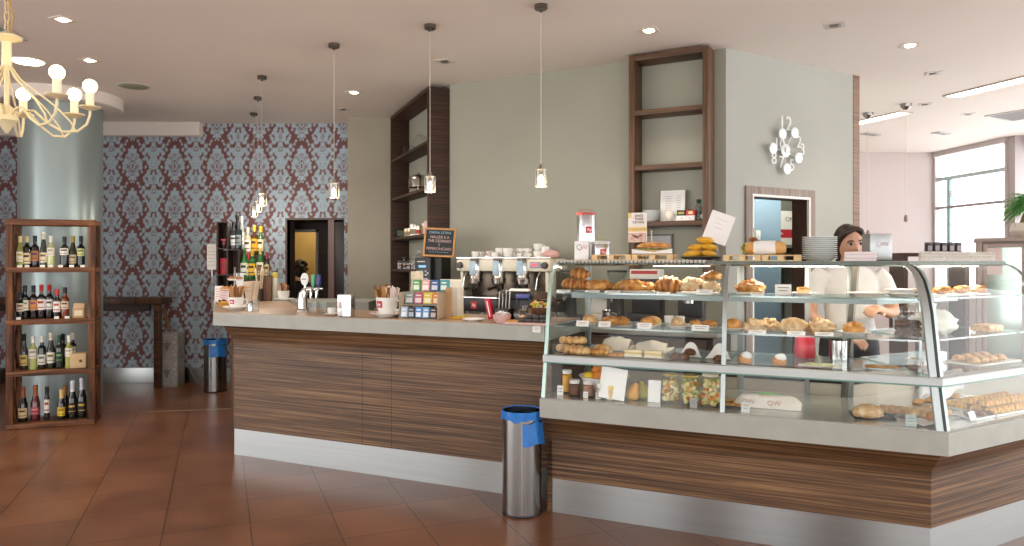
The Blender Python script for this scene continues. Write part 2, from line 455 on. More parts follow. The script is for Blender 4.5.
# ---- the passage behind the wallpapered wall
DKBR = M('2c1812', .5, hex2='3a2119', scale=5, stretch=(1,1,8))
b = B(); b.box(DX0-.02, DX0, YB-.012, YB+.3, 0, DZ+.02); b.box(DX0, DX1, YB-.012, YB+.3, DZ, DZ+.02)
struct('door_2', b, M('55463f', .5), smooth=0)
b = B()                                                                                           # dark inner wall with its own doorway
b.box(-2.95, -2.86, 9.3, 9.38, 0, 2.4); b.box(-2.48, -1.6, 9.3, 9.38, 0, 2.4); b.box(-2.86, -2.48, 9.3, 9.38, 1.79, 2.4)
b.box(-1.93, -1.85, YB+.1, 9.3, 0, 2.4); b.box(-2.99, -2.92, YB+.1, 9.3, 0, 2.4)
struct('wall_passage', b, DKBR, smooth=0)
b = B(); b.box(-2.51, -2.475, 9.28, 9.3, 0, 1.81); b.box(-2.86, -2.475, 9.28, 9.3, 1.775, 1.81)
struct('trim_3', b, M('a9a49a', .4), smooth=0)
b = B(); b.box(-3.4, -1.7, 10.7, 10.78, 0, 2.5); b.box(-3.4, -3.32, 9.38, 10.7, 0, 2.5); b.box(-1.78, -1.7, 9.38, 10.7, 0, 2.5); b.box(-3.4, -1.6, YB+.1, 10.78, 2.4, 2.5)
struct('wall_back_room', b, M('c2aa6e', .7, hex2='b39a60', scale=2, stretch=(1,1,1)), smooth=0)
t = struct('door_1', (lambda q: (q.box(-2.06, -1.945, YB+.02, YB+.06, 0, 1.86, .004), q)[1])(B()), M('1e1110', .4))
b = B(); b.box(-2.13, -2.06, YB+.01, YB+.08, 0, DZ); struct('trim_4', b, M('7d6460', .5), smooth=0)

# ---- round column with a soffit ring
cc = Vector((-4.345, 7.0, 0))
COLM = M('8b9a9b', .32, .35, hex2='a5b2b1', scale=.9, contrast=.7)
b = B(); b.lathe([(.352, 0), (.352, ZC)], cc, 64); struct('wall_column', b, COLM, smooth=.8)
b = B(); b.lathe([(.352, ZC-.11), (.52, ZC-.11), (.53, ZC-.10), (.53, ZC)], cc, 64, caps=False); struct('trim_5', b, CEIL, smooth=.6)

# ---- the kitchen block
KW = M('9c9c8d', .8, hex2='aaab9d', scale=1.3, contrast=.7, detail=6)
KW2 = M('abaca4', .8, hex2='b7b8b0', scale=1.3, contrast=.7, detail=6)
KS = Vector((-1.19, 8.09, 0))
def wall_between(name, p, q, th, m, z0=0, z1=ZC):
    d = (q-p).normalized(); n = Vector((-d.y, d.x, 0))*th
    bb = B(); bb.prism([p[:2], q[:2], (q+n)[:2], (p+n)[:2]], z0, z1); return struct(name, bb, m, smooth=0)
wall_between('wall_kitchen', KA, KK, .1, KW)
wall_between('wall_kitchen_side', KS, KA, .1, KW)
b = B(); b.box(-1.83, -1.18, 8.08, YB+.1, 0, ZC); struct('wall_pier', b, M('a39b8a', .8, hex2='aea797', scale=1.5), smooth=0)
LR = (KR-KK).length
def KRB(): q = B(); q.T = Matrix.Translation(KK) @ Matrix.Rotation(AKR, 4, 'Z'); return q
X0, X1, DT = .265, .945, 1.925
b = KRB(); b.box(0, X0, 0, .12, 0, ZC); b.box(X1, LR, 0, .12, 0, ZC); b.box(X0, X1, 0, .12, DT, ZC); struct('wall_kitchen_door', b, KW2, smooth=0)
FRM = wood_mat('door_frame_veneer', '75655a', '8c7b6e', '9c8b7e', 30, 1.0, .5, 'v')
b = KRB(); b.box(X0-.065, X0, -.018, .13, 0, DT+.06); b.box(X1, X1+.065, -.018, .13, 0, DT+.06); b.box(X0, X1, -.018, .13, DT, DT+.06)
dr = struct('door_3', b, FRM)
b = KRB(); b.box(X0, X0+.016, -.022, .0, 0, DT); b.box(X1-.016, X1, -.022, .0, 0, DT); b.box(X0+.016, X1-.016, -.022, .0, DT-.018, DT); part('door_lining', b, M('efece6', .5), dr)
b = KRB(); b.box(X1-.022, X1, .0, .14, 0, DT); b.box(X0, X0+.012, .0, .14, 0, DT); b.box(X0+.012, X1-.022, .0, .14, DT-.02, DT); part('door_jamb', b, M('3c2219', .45, hex2='4a2c20', scale=3, stretch=(12,12,1)), dr)
b = KRB(); b.box(LR, LR+.085, -.004, .16, 0, ZC); struct('trim_6', b, wood_mat('end_panel_veneer', '6d5344', '8a6c58', '9d7f6a', 40, 1, .5))
for k in (.68, 1.18): pass
b = KRB(); b.box(.0, .32, .5, .56, 0, ZC); b.box(-.6, 0.32, .56, .6, 0, ZC); 
kb = KRB(); kb.T = kb.T @ Matrix.Translation((.95, .95, 0)); kb.box(0, .84, 0, .05, 0, ZC)
struct('wall_kitchen_blue', kb, M('7d98ab', .6, hex2='88a2b4', scale=2), smooth=0)
b = KRB(); b.box(-.6, 3.5, 1.75, 1.85, 0, ZC); struct('wall_kitchen_back', b, M('a3a89c', .7), smooth=0)
b = KRB(); b.prism([(LR-.08,.1),(LR+.05,.16),(3.25,1.72),(3.12,1.74)], 0, ZC); struct('wall_kitchen_end', b, KW2, smooth=0)
# ---- the rear room
PINK = M('d6cac8', .85)
b = B(); b.box(2.2, 6.235, 10.7, 10.8, 0, ZC); struct('wall_rear_room', b, PINK, smooth=0)
wa, wb = Vector((6.235, 10.7, 0)), Vector((6.375, 9.33, 0))
wd = (wa-wb).normalized(); wl = (wa-wb).length; WA = math.atan2(wd.y, wd.x)
def WB_(): q = B(); q.T = Matrix.Translation(wb) @ Matrix.Rotation(WA, 4, 'Z'); return q
WFR = M('cfcaca', .5)  # frame colour kept pale to stand in for bloom around the window
b = WB_(); b.box(0, wl, -.06, .04, 0, .12); b.box(0, wl, -.06, .04, 2.93, ZC); b.box(0, .03, -.05, .03, .12, 2.92); b.box(wl-.04, wl, -.05, .03, .12, 2.92)
w1 = struct('window_1', b, WFR, smooth=0)
b = WB_(); b.box(0, wl, -.04, .02, 2.16, 2.195); part('transom', b, M('a59a9c', .5), w1)
b = WB_(); b.box(0, wl, -.03, .01, 2.57, 2.62); part('upper_transom', b, M('bcd0d2', .5), w1)
b = WB_(); b.box(wl-.32, wl-.26, -.03, .01, .12, 2.57); part('mullion', b, M('a9ccd2', .5), w1)
b = WB_(); b.box(.02, wl-.04, -.012, -.006, .12, 2.92); part('pane', b, GLASS, w1)
def wtext(s, size, x, z, m, tilt=0, shear=0):
    me = text_mesh('lettering', s, size, m, .001, shear=shear, bold=.004); o = bpy.data.objects.new('lettering', me); COL.objects.link(o); o.parent = w1
    o.matrix_local = Matrix.Translation(wb) @ Matrix.Rotation(WA, 4, 'Z') @ Matrix.Translation((x, .006, z)) @ Matrix.Rotation(PI, 4, 'Z') @ Matrix.Rotation(PI/2, 4, 'X')
    return o
wtext('la Foglia Dolce', .17, .62, 2.38, M('e9b765', .5, alpha=.45), shear=.25)
wtext('pasticceria', .08, .62, 2.50, M('e3a39a', .5, alpha=.4), shear=.3)
wtext('caffetteria', .07, .62, 2.11, M('e3a39a', .5, alpha=.4), shear=.3)
wtext('NOTELLA', .24, .62, 1.93, M('dfe3e6', .5, alpha=.22))
b = WB_(); b.box(.0, wl, -.10, -.06, 0, .95); struct('wall_light_block', b, M('cfc4c2', .8), smooth=0)  # low wall added to cut the white strip of outside light
b = B(); b.box(6.375, 6.75, 9.2, 9.4, 0, ZC); struct('wall_right', b, M('bcb3b4', .8), smooth=0)

FAC = M('a8a198', .8)
b = B()
for x in (-8.4, -5.6, -3.0, -1.1, 1.3, 3.4, 5.6): b.box(x-.42, x+.42, -2.5, -2.3, 0, 2.7)
b.box(-8.5, 6.75, -2.5, -2.3, 2.7, ZC); b.box(-8.5, 6.75, -2.5, -2.3, 0, .25); struct('wall_front', b, FAC, smooth=0)
b = B()
for y in (-1.2, 1.6, 4.4, 7.2): b.box(6.55, 6.75, y-.15, y+.15, 0, 2.8)
b.box(6.55, 6.75, -2.3, 9.2, 2.8, ZC); struct('wall_right_front', b, FAC, smooth=0)
# ================================================================ LIGHT
w = bpy.data.worlds.new('daylight'); SC.world = w; w.use_nodes = True
bg = w.node_tree.nodes['Background']; bg.inputs['Color'].default_value = (.98, .99, 1, 1); bg.inputs['Strength'].default_value = 3.0
def lamp(name, kind, loc, energy, color=(1,.90,.78), size=.05, parent=None, spot=1.9, rot=(0,0,0)):
    l = bpy.data.lights.new(name, kind); l.energy = energy; l.color = color
    if kind == 'SPOT': l.spot_size = spot; l.spot_blend = .9; l.shadow_soft_size = size
    elif kind == 'POINT': l.shadow_soft_size = size
    o = bpy.data.objects.new(name, l); COL.objects.link(o); o.location = loc; o.rotation_euler = rot
    if parent: o.parent = parent
    return o
EMW = M('fff1d8', .5, emit=14, ehex='ffe6bb')
EMBULB = M('fff0cf', .5, emit=14, ehex='ffdfa6')
EMLIN = M('ffffff', .5, emit=9, ehex='fff4e2')
TRIMW = M('d5cfc8', .4)
def downlight(u, v, lit, label, r=.042, square=True, energy=22):
    p = ceil_at(u, v); t = thing('ceiling_downlight', label, 'ceiling light', p, AF if square else 0, 'recessed downlights' )
    q = B()
    if square:
        q.box(-.062, .062, -.062, -.036, -.006, 0); q.box(-.062, .062, .036, .062, -.006, 0); q.box(-.062, -.036, -.036, .036, -.006, 0); q.box(.036, .062, -.036, .036, -.006, 0)
    else:
        q.lathe([(r, -.004), (r+.02, -.006), (r+.022, 0)], (0,0,0), 28, caps=False)
    part('frame', q, TRIMW, t)
    q = B(); q.lathe([(0, -.014), (.026 if square else r*.9, -.012), (.036 if square else r, -.002)], (0,0,0), 24, caps=False)
    part('lamp', q, EMW if lit else M('77706a', .3, .4), t)
    if lit: lamp('downlight_spot', 'SPOT', (0,0,-.03), energy, parent=t, size=.03)
for a in [(63,19,1,'lit square downlight above the chandelier'), (90,60,1,'lit square downlight between chandelier and ceiling grille'),
          (354,92,1,'lit downlight in front of the tall dark side shelf'), (445,61,0,'unlit downlight above the top of the tall dark side shelf'),
          (343,109,0,'unlit downlight close to the wallpapered wall'), (649,30,1,'lit downlight over the tall empty walnut shelf'),
          (835,25,0,'unlit downlight over the kitchen wall with the clock'), (910,45,1,'lit downlight between kitchen wall and strip lights'),
          (934,73,0,'unlit downlight just before the longer strip light'), (925,104,0,'unlit downlight beside the hanging cord canopy'),
          (968,114,0,'unlit downlight behind the longer strip light')]:
    downlight(*a)
downlight(28, 61, 1, 'large round lit ceiling lamp behind the chandelier', .11, False, 30)
# speaker grille and air vents in the ceiling
q = B(); q.lathe([(0,-.012), (.105,-.010), (.125,0)], seg=32, caps=False)
t = thing('ceiling_speaker', 'round greenish speaker grille set in the ceiling near the column', 'speaker', ceil_at(134,86))
part('grille', q, M('a5a893', .6, hex2='8f927e', scale=400), t)
q = B(); q.lathe([(.125,-.006),(.135,-.004),(.137,0)], seg=32, caps=False); part('frame', q, M('c9c6b4', .5), t)
def vent(u, v, lx, ly, label, rz=0, m='8d8a88'):
    t = thing('ceiling_vent', label, 'air vent', ceil_at(u, v), rz)
    q = B(); q.box(-lx, lx, -ly, -ly+.02, -.01, 0); q.box(-lx, lx, ly-.02, ly, -.01, 0); q.box(-lx, -lx+.02, -ly, ly, -.01, 0); q.box(lx-.02, lx, -ly, ly, -.01, 0)
    part('frame', q, M('bdb9b5', .4), t)
    q = B(); n = max(3, int(ly*2/.03))
    for k in range(n):
        y = -ly+.02+(2*ly-.04)*(k+.5)/n; q.box(-lx+.02, lx-.02, y-.006, y+.006, -.008, 0)
    part('slats', q, M(m, .5), t)
vent(118, 129, .16, .07, 'narrow air vent in the ceiling before the wallpapered wall')
vent(870, 134, .13, .06, 'small air vent behind the shorter strip light', AR)
vent(1018, 115, .28, .20, 'wide air vent in the ceiling towards the window', AR)
vent(941, 133, .13, .05, 'thin air vent in the ceiling near the pink wall', AR)
vent(-36, 28, .28, .24, 'blue-grey air conditioning grille in the ceiling behind the chandelier', .1, '7c9095')
# two recessed strip lights
for (ua, va, ub, vb, lab) in ((952, 96, 1060, 70, 'long bright strip light over the curved glass counter end'), (856, 123, 905, 112, 'shorter bright strip light beside the kitchen wall end')):
    a, c = ceil_at(ua, va), ceil_at(ub, vb); d = c-a; t = thing('strip_light', lab, 'ceiling light', (a+c)/2, math.atan2(d.y, d.x)); l = d.length/2
    q = B(); q.box(-l-.02, l+.02, -.10, -.085, -.012, 0); q.box(-l-.02, l+.02, .085, .10, -.012, 0); q.box(-l-.02, -l, -.085, .085, -.012, 0); q.box(l, l+.02, -.085, .085, -.012, 0)
    part('frame', q, M('bdb2a8', .5), t)
    q = B(); q.box(-l, l, -.085, .085, -.006, -.001); part('diffuser', q, EMLIN, t)

# unseen point lamp added inside the kitchen to brighten its dark doorway
lamp('kitchen_fill', 'POINT', KK + KD*1.5 + KDN*.45 + Vector((0,0,2.7)), 45, (1,.95,.88), .12)
lamp('back_room_light', 'POINT', Vector((-2.6, 10.2, 2.2)), 14, (1,.86,.66), .1)
# ---- pendants over the bar
PENDM = M('a99f92', .3, .8)
def pendant(u, vc, label, zb=1.875, lit=True):
    p = ceil_at(u, vc); t = thing('pendant_lamp', label, 'pendant lamp', p, 0, 'small glass pendants above the bar')
    q = B(); q.lathe([(0,-.03),(.034,-.03),(.04,-.024),(.04,0)], seg=20, caps=False); q.cyl((0,0,-.045), .008, .016, 10); part('canopy', q, M('6d675f', .3, .8), t)
    top = zb+.13-ZC
    q = B(); q.cyl((0,0,top), .0022, -.045-top, 6); part('cord', q, M('cfc9bf', .5), t)
    zl = zb-ZC
    q = B(); q.lathe([(.006,.14),(.012,.13),(.014,.112),(.036,.108),(.036,.102)], (0,0,zl), 18, caps=False); q.lathe([(0,.103),(.036,.102)], (0,0,zl), 18, caps=False); part('socket_cap', q, PENDM, t)
    q = B(); q.lathe([(.031,.008),(.031,.104),(.034,.104),(.034,.004),(.031,.008)], (0,0,zl), 24, caps=False); part('glass_shade', q, glass_mat('pendant_glass', (.86,.84,.8,1), .8, .1, .16), t)
    q = B()
    for k in range(4):
        a = k*PI/2+.4; q.tube([(.036*math.cos(a), .036*math.sin(a), zl), (.036*math.cos(a), .036*math.sin(a), zl+.105)], .0022, 6)
    q.lathe([(.034,0),(.038,0),(.038,.006),(.034,.006)], (0,0,zl), 20, caps=False); part('cage', q, PENDM, t)
    q = B(); q.ell((0,0,zl+.04), (.013,.013,.034), 10, 7); part('bulb', q, M('ffe9c0', .4, emit=45, ehex='ffe2ac'), t)
    lamp('pendant_light', 'POINT', (0,0,zl-.02), 5, parent=t, size=.02)
for u, v, l in ((541,5,'glass pendant hanging in front of the plain kitchen wall'), (430,25,'glass pendant hanging over the chalkboard'), (334,44,'glass pendant hanging before the doorway in the wallpapered wall')):
    pendant(u, v, l)
for u, v, l in ((262,76,'nearest of three glass pendants clustered over the bottle shelf'), (258,97,'middle one of three glass pendants clustered over the bottle shelf'), (254,113,'farther and lowest looking of three glass pendants over the bottle shelf')):
    pendant(u, v, l, 1.885)
def cord_lamp(u, v, vb, label):
    p = ceil_at(u, v); L_ = (vb-HY)/F*p.y; zb = H-L_-ZC
    t = thing('hanging_cord', label, 'lamp cord', p, 0, 'bare lamp cords')
    q = B(); q.lathe([(0,-.06),(.02,-.058),(.05,-.03),(.055,0)], seg=22, caps=False); part('canopy', q, M('8f8984', .2, .9), t)
    q = B(); q.cyl((0,0,zb), .0035, -.05-zb, 6); part('cord', q, M('e8d8c6', .5), t)
    q = B(); q.lathe([(0,-.04),(.018,-.035),(.02,0),(.012,.03),(0,.035)], (0,0,zb), 12, caps=False); part('socket', q, M('9a8272', .4, .3), t)
cord_lamp(906, 104, 218, 'bare cord with small socket hanging before the pink wall')
cord_lamp(868, 113, 233, 'bare cord hanging close to the kitchen wall end')

# ---- chandelier
CREAM = M('e9dcb4', .4); CREAMD = M('cdb98a', .5)
t = thing('chandelier', 'cream metal chandelier with curved arms and round glowing bulbs', 'chandelier', (-1.74, 2.5, 0))
CD = .045
t.location.z = -CD
q = B(); q.lathe([(0,ZC-.05+CD),(.05,ZC-.045+CD),(.06,ZC+CD)], seg=24, caps=False); part('canopy', q, CREAM, t)
q = B(); z = 2.27; k = 0
while z < ZC-.05+CD:
    pts = []
    for i in range(10):
        a = 2*PI*i/10; x, zz = .008*math.cos(a), .02*math.sin(a); pts.append((x, 0, z+zz) if k % 2 else (0, x, z+zz))
    q.tube(pts, .0022, 6, closed=True); z += .032; k += 1
part('chain', q, CREAMD, t)
q = B(); q.tube([(.006+.012*math.sin(z_*14), .012*math.cos(z_*14), 2.24+.0765*z_) for z_ in [i*1.0 for i in range(11)]], .003, 6); part('cord', q, M('b08a45', .5), t)
q = B(); q.lathe([(0,2.25),(.012,2.25),(.045,2.235),(.047,2.228),(.014,2.215),(.016,2.14),(.008,2.12),(.008,2.0),(.02,1.99),(.03,1.965),(.034,1.945),(.02,1.93),(.012,1.915),(.006,1.905),(0,1.90)], seg=24, caps=False); part('stem', q, CREAM, t)
for k in range(8):
    a = math.radians(-22 + 45*k); c, s = math.cos(a), math.sin(a); P = lambda r, z: (r*c, r*s, z)
    q = B(); R_ = .25
    q.tube([P(.02,1.955), P(.05,1.985), P(.08,1.985), P(.12,1.945), P(.165,1.918), P(.21,1.922), P(.24,1.95), P(R_,1.985), P(R_,2.0)], .0045, 7)
    q.tube([P(.012,2.135), P(.04,2.09), P(.09,2.05), P(.145,2.005), P(.19,1.955), P(.205,1.925)], .003, 6)
    q.lathe([(.004,0),(.014,.004),(.034,.012),(.036,.016),(.012,.02)], P(R_,1.998), 18, caps=False)
    arm = part('arm', q, CREAM, t)
    q = B(); q.lathe([(.0135,0),(.0135,.052),(.009,.056)], P(R_,2.012), 14); part('candle_sleeve', q, M('f4ead0', .5), arm)
    q = B(); q.ell(P(R_,2.087), (.0235,.0235,.024), 16, 10); part('bulb', q, EMBULB, arm)

# ================================================================ CAMERA
cam = bpy.data.cameras.new('camera'); co = bpy.data.objects.new('camera', cam); COL.objects.link(co)
co.location = (0,0,H); co.rotation_euler = (PI/2,0,0)
cam.lens = 36*F/1024; cam.sensor_width = 36; cam.shift_y = -(273-HY)/1024; cam.clip_start = .05; cam.clip_end = 100
SC.camera = co
vs_ = SC.view_settings; vs_.view_transform = 'Standard'; vs_.look = 'None'; vs_.gamma = 1; vs_.use_curve_mapping = False; vs_.exposure = .6
SC.display_settings.display_device = 'sRGB'
SC.cycles.transparent_max_bounces = 48
SC.cycles.sample_clamp_indirect = 4
SC.cycles.caustics_reflective = False; SC.cycles.caustics_refractive = False; SC.cycles.blur_glossy = .6
# ================================================================ BAR COUNTER
L0 = FR(4.415, .17)                       # outer plinth corner of the bar
BEND = L0 + E3*1.30
BR = FR(1.93, .17)
bar_path = [BEND, L0, BR]
L0S = FR(4.455, .17); slab_path = [L0S + E3*1.30, L0S, BR]
def flare(z0, z1, d, r, inner=.03):
    pr = [(0, z0), (0, z1-r)]
    for i in range(1, 9):
        a = PI/2*i/8; pr.append((-d*(1-math.cos(a)), z1-r+r*math.sin(a)))
    pr += [(-d+inner, z1), (inner, z1-r), (inner, z0)]
    return pr
bar = thing('bar_counter', 'long wood-veneered bar counter flaring out under the pale worktop', 'counter', (0,0,0))
b = B(); sweep(b, bar_path, flare(.19, .95, .10, .17)); part('front_panel', b, ZEBRA, bar)
b = B(); sweep(b, bar_path, [(.004,0),(.004,.19),(.03,.19),(.03,0)]); part('plinth', b, BRUSH, bar, 'brushed steel plinth', smooth=0)
def seam(u, z0, z1, d, r, n0, name='panel_joint'):
    pp = fu(u, n0); prof = [(o, z) for o, z in flare(z0, z1, d, r)[:10]]
    q = B(); vs = []
    for o, z in prof:
        for sx in (-.0016, .0016):
            p = pp - D1*sx + N1*(o-.0006); vs.append((p.x, p.y, z))
    q.add(vs, [(2*i, 2*i+1, 2*i+3, 2*i+2) for i in range(len(prof)-1)])
    part(name, q, M('2a1c14', .7), bar, smooth=0)
seam(362.5, .19, .95, .10, .17, .17); seam(391.5, .19, .95, .10, .17, .17)
wt = thing('bar_worktop', 'pale stone-grey worktop slab running along the bar and back', 'worktop', (0,0,0))
b = B(); sweep(b, slab_path, [(-.112,.95),(-.112,1.036),(-.108,1.04),(.52,1.04),(.52,.95)]); part('slab', b, SLAB, wt, smooth=0)
b = B(); sweep(b, slab_path, [(-.106,1.04),(-.106,1.043),(.516,1.043),(.516,1.04)]); part('wooden_top_surface', b, wood_mat('bar_top', '93745a', 'a98a6e', 'bda085', 20, 1, .35), wt, smooth=0)
ZB = 1.043
# back counter behind the tap
bcp = [FR(4.9, 1.9), FR(3.4, 1.55)]
bk = thing('back_counter', 'grey back counter with worktop behind the beer tap', 'counter', (0,0,0))
p = Vector((-2.80, 6.80, 0))
def BK(): q = B(); q.T = Matrix.Translation(p) @ Matrix.Rotation(.03, 4, 'Z'); return q
b = BK(); b.box(.22, 1.4, .02, .6, 0, .94); part('cabinet', b, M('55483f', .5), bk, smooth=0)
b = BK(); b.prism([(0,0),(1.45,0),(1.45,.62),(-.25,.62)], .94, 1.025); part('slab', b, SLAB, bk)
# long back counter along the kitchen wall
kb_ = thing('machine_counter', 'dark back counter under the espresso machine', 'counter', (0,0,0))
def KLB(x0=0, off=0): q = B(); q.T = Matrix.Translation(KK - KL*x0 - KLN*off) @ Matrix.Rotation(AKL, 4, 'Z'); return q      # x runs back along -KL... y inward
b = KLB(); b.box(-2.3, .04, -.62, -.02, .08, .90); b.box(-2.3, .04, -.56, -.02, 0, .08); part('cabinet', b, M('3a2c25', .45), kb_, smooth=0)
b = KLB(); b.box(-2.34, .08, -.66, -.004, .90, .94, .004); part('slab', b, M('8d8a84', .35, hex2='9b9892'), kb_)
for k in range(4):
    b = KLB(); x = -2.28+k*.575; b.box(x, x+.555, -.64, -.62, .1, .88, .003); part('door', b, M('4a372c', .45), kb_)
    
# ================================================================ PASTRY COUNTER
SL = 1.889; RL = .95
case_path = [FR(SL, 0), C0.copy(), RR(RL, 0)]
base = thing('pastry_counter', 'wood-veneered base of the glass pastry counter with steel plinth', 'counter', (0,0,0))
b = B(); sweep(b, [FR(SL, 0), C0.copy(), RR(2.2, 0)], flare(.19, .553, .10, .15)); part('front_panel', b, ZEBRA, base)
b = B(); sweep(b, [FR(SL, 0), C0.copy(), RR(2.2, 0)], [(.004,0),(.004,.19),(.03,.19),(.03,0)]); part('plinth', b, BRUSH, base, 'brushed steel plinth', smooth=0)
b = B(); sweep(b, [FR(SL, .72), C0 + mitre(FR(SL,0), C0, RR(RL,0))*.72, RR(2.2, .72)], [(0,0),(0,.55),(.03,.55),(.03,0)]); part('back_panel', b, STEEL, base, smooth=0)
b = B(); b.prism([FR(SL,.0)[:2], FR(SL-.03,.0)[:2], FR(SL-.03,.72)[:2], FR(SL,.72)[:2]], 0, .553); part('side_panel', b, ZEBRA, base, smooth=0)
slab = single('pastry_counter_slab', sweep(B(), [FR(SL, 0), C0.copy(), RR(2.2, 0)], [(-.112,.553),(-.112,.652),(-.108,.656),(.76,.656),(.76,.553)]), SLAB,
    'pale grey stone slab edging under the pastry counter glass', 'worktop', smooth=0)
ZD = .660
case = thing('glass_display_case', 'curved glass pastry display case full of baked goods', 'display case', (0,0,0))
prof_g = [(-.086,.66),(-.060,.80),(-.034,.95),(-.016,1.07),(0,1.177),(.022,1.26),(.051,1.327),(.083,1.364),(.117,1.387),(.16,1.402)]
def gl_prof(zlo, zhi):
    """glass profile between two heights"""
    pts = []
    def nz(z):
        for (a, za), (c, zc) in zip(prof_g, prof_g[1:]):
            if za <= z <= zc: return a + (c-a)*(z-za)/(zc-za)
        return prof_g[-1][0]
    pts.append((nz(zlo), zlo)); pts += [q for q in prof_g if zlo+.004 < q[1] < zhi-.004]; pts.append((nz(zhi), zhi)); return pts
def nz_at(z): return gl_prof(z, z+.001)[0][0]
def thick(pr, t):
    out = []
    for i, (o, z) in enumerate(pr):
        a, c = pr[max(i-1,0)], pr[min(i+1,len(pr)-1)]; d = Vector((c[0]-a[0], c[1]-a[1])).normalized(); out.append((o + d.y*t, z - d.x*t))
    return pr + out[::-1]
mid = .915
up, lo_ = thick(gl_prof(.892, 1.402), .006), thick(gl_prof(.662, .856), .006)
for path, nm in (([FR(SL-.008,0), FR(mid+.004,0)], 'front_glass'), ([FR(mid-.004,0), C0.copy(), RR(.001,0)], 'front_glass'), ([FR(.001,0), C0.copy(), RR(RL,0)], 'end_glass')):
    for pr in (up, lo_):
        q = B(); sweep(q, path, pr)
        if len(path) == 3:            # keep only the leg wanted, still mitred at the corner
            k = len(pr); keep = 0 if nm == 'front_glass' else 1
            fs = []; 
            for f, m_ in zip(q.f, q.m):
                seg_ = {i//k for i in f}
                if seg_ <= ({0,1} if keep == 0 else {1,2}) and len(seg_) == 2: fs.append(f)
            q.f = fs; q.m = [0]*len(fs)
        part(nm, q, GLASS, case, smooth=.7)
# end pane on the bar side
def polyF(s, pts, th, mi=0):
    q = B(); vs = [FR(s, o, z)[:] for o, z in pts] + [FR(s-th, o, z)[:] for o, z in pts]; n = len(pts)
    q.add(vs, [list(range(n)), [n+i for i in range(n)][::-1]] + [(i, n+i, n+(i+1)%n, (i+1)%n) for i in range(n)], mi); return q
part('side_glass', polyF(SL, gl_prof(.662, 1.402) + [(.60,1.402),(.60,.662)], .006), GLASS, case, smooth=0)
# edge strips of the panes, the mitred corner post, joint strip
def strip(s_fn, pr, wd, dp, m, nm, lab=None):
    q = B(); vs = []; P = []
    for o, z in pr: P.append(s_fn(o, z))
    q.tube(P, wd, 8); part(nm, q, m, case, lab)
fullp = gl_prof(.66, 1.402)
def ribbon(pf, w, t, m, nm, lab=None):
    """flat band following the glass profile: pf(o,z) the outer line, w vector across"""
    q = B(); P = [pf(o, z) for o, z in fullp]; n = len(P); vs = []
    for i, p_ in enumerate(P):
        vs += [(p_ - w/2)[:], (p_ + w/2)[:], (p_ + w/2 + t)[:], (p_ - w/2 + t)[:]]
    fs = []
    for i in range(n-1):
        for j in range(4):
            j2 = (j+1) % 4; fs.append((4*i+j, 4*i+4+j, 4*i+4+j2, 4*i+j2))
    fs += [(0,1,2,3), (4*n-4, 4*n-3, 4*n-2, 4*n-1)]
    q.add(vs, fs); part(nm, q, m, case, lab)
ribbon(lambda o, z: FR(SL-.010, o-.003, z), D1*-.02, N1*.014, M('b9d3cc', .2, .3), 'end_trim', 'pale green glass edge trim')
ribbon(lambda o, z: FR(mid, o-.003, z), D1*.022, N1*.012, M('aab1b0', .28, .85), 'joint_strip', 'chrome joint strip')
mt = mitre(FR(1,0), C0, RR(1,0))
ribbon(lambda o, z: C0 + mt*(o-.004) + Vector((0,0,z)) + Vector((-.022,0,0)), Vector((.03,-.004,0)), mt*.012, M('aab1b0', .28, .85), 'corner_post', 'chrome corner strip')
ribbon(lambda o, z: C0 + mt*(o-.004) + Vector((0,0,z)) + Vector((.002,0,0)), Vector((.010,0,0)), mt*.010, M('1b2422', .3), 'corner_seal', 'black corner seal')
ribbon(lambda o, z: C0 + mt*(o-.004) + Vector((0,0,z)) + Vector((.017,.003,0)), Vector((.016,.006,0)), mt*.012, M('a5b5b1', .28, .7), 'corner_post', 'pale corner strip')
ribbon(lambda o, z: RR(RL-.006, o-.003, z), D2*.012, N2*.012, M('20302c', .3), 'end_trim', 'dark edge of the curved end glass')
# shelves: two glass shelves and one on the aluminium rail
def shelf(z, n0, n1, th, sub=True):
    nm = 'glass_shelf'
    for pth in ([FR(SL-.03,0), FR(mid+.006,0)], [FR(mid-.006,0), C0 + D1*.012], [C0 + D2*.012, RR(RL-.02,0)]):
        q = B()
        if pth[0] == FR(SL-.03,0): poly = [FR(SL-.03,n0), FR(mid+.006,n0), FR(mid+.006,n1), FR(SL-.03,n1)]
        elif pth[0] == FR(mid-.006,0): poly = [FR(mid-.006,n0), C0+mt*n0-Vector((.006,0,0)), C0+mt*n1-Vector((.006,0,0)), FR(mid-.006,n1)]
        else: poly = [C0+mt*n0+Vector((.006,0,0)), RR(RL-.02,n0), RR(RL-.02,n1), C0+mt*n1+Vector((.006,0,0))]
        q.prism([v[:2] for v in poly], z-th, z, 0, 1); part(nm, q, [GLASS, GEDGE2], case, smooth=0)
Z1, Z2, Z3 = 1.238, 1.047, .892
shelf(Z1, .055, .42, .008); shelf(Z2, .035, .50, .008); shelf(Z3, -.028, .56, .008)
railp = [FR(SL-.004, 0), C0.copy(), RR(RL-.004, 0)]
b = B(); sweep(b, railp, [(-.076,.857),(-.076,.888),(-.070,.892),(-.03,.892),(-.03,.857)]); part('shelf_rail', b, M('c3c9c8', .4, .25), case, 'pale aluminium shelf rail', smooth=0)
b = B(); sweep(b, railp, [(-.070,.849),(-.070,.857),(-.035,.857),(-.035,.849)]); part('rail_gasket', b, M('6d9a8c', .3), case, 'green glass edge under the rail', smooth=0)
for z, n1 in ((Z1, .42), (Z2, .50)):
    b = B(); sweep(b, railp, [(n1-.02,z-.050),(n1-.02,z-.009),(n1+.012,z-.009),(n1+.012,z-.050)]); part('shelf_rail', b, M('7f8888', .35, .8), case, 'steel shelf support at the back', smooth=0)
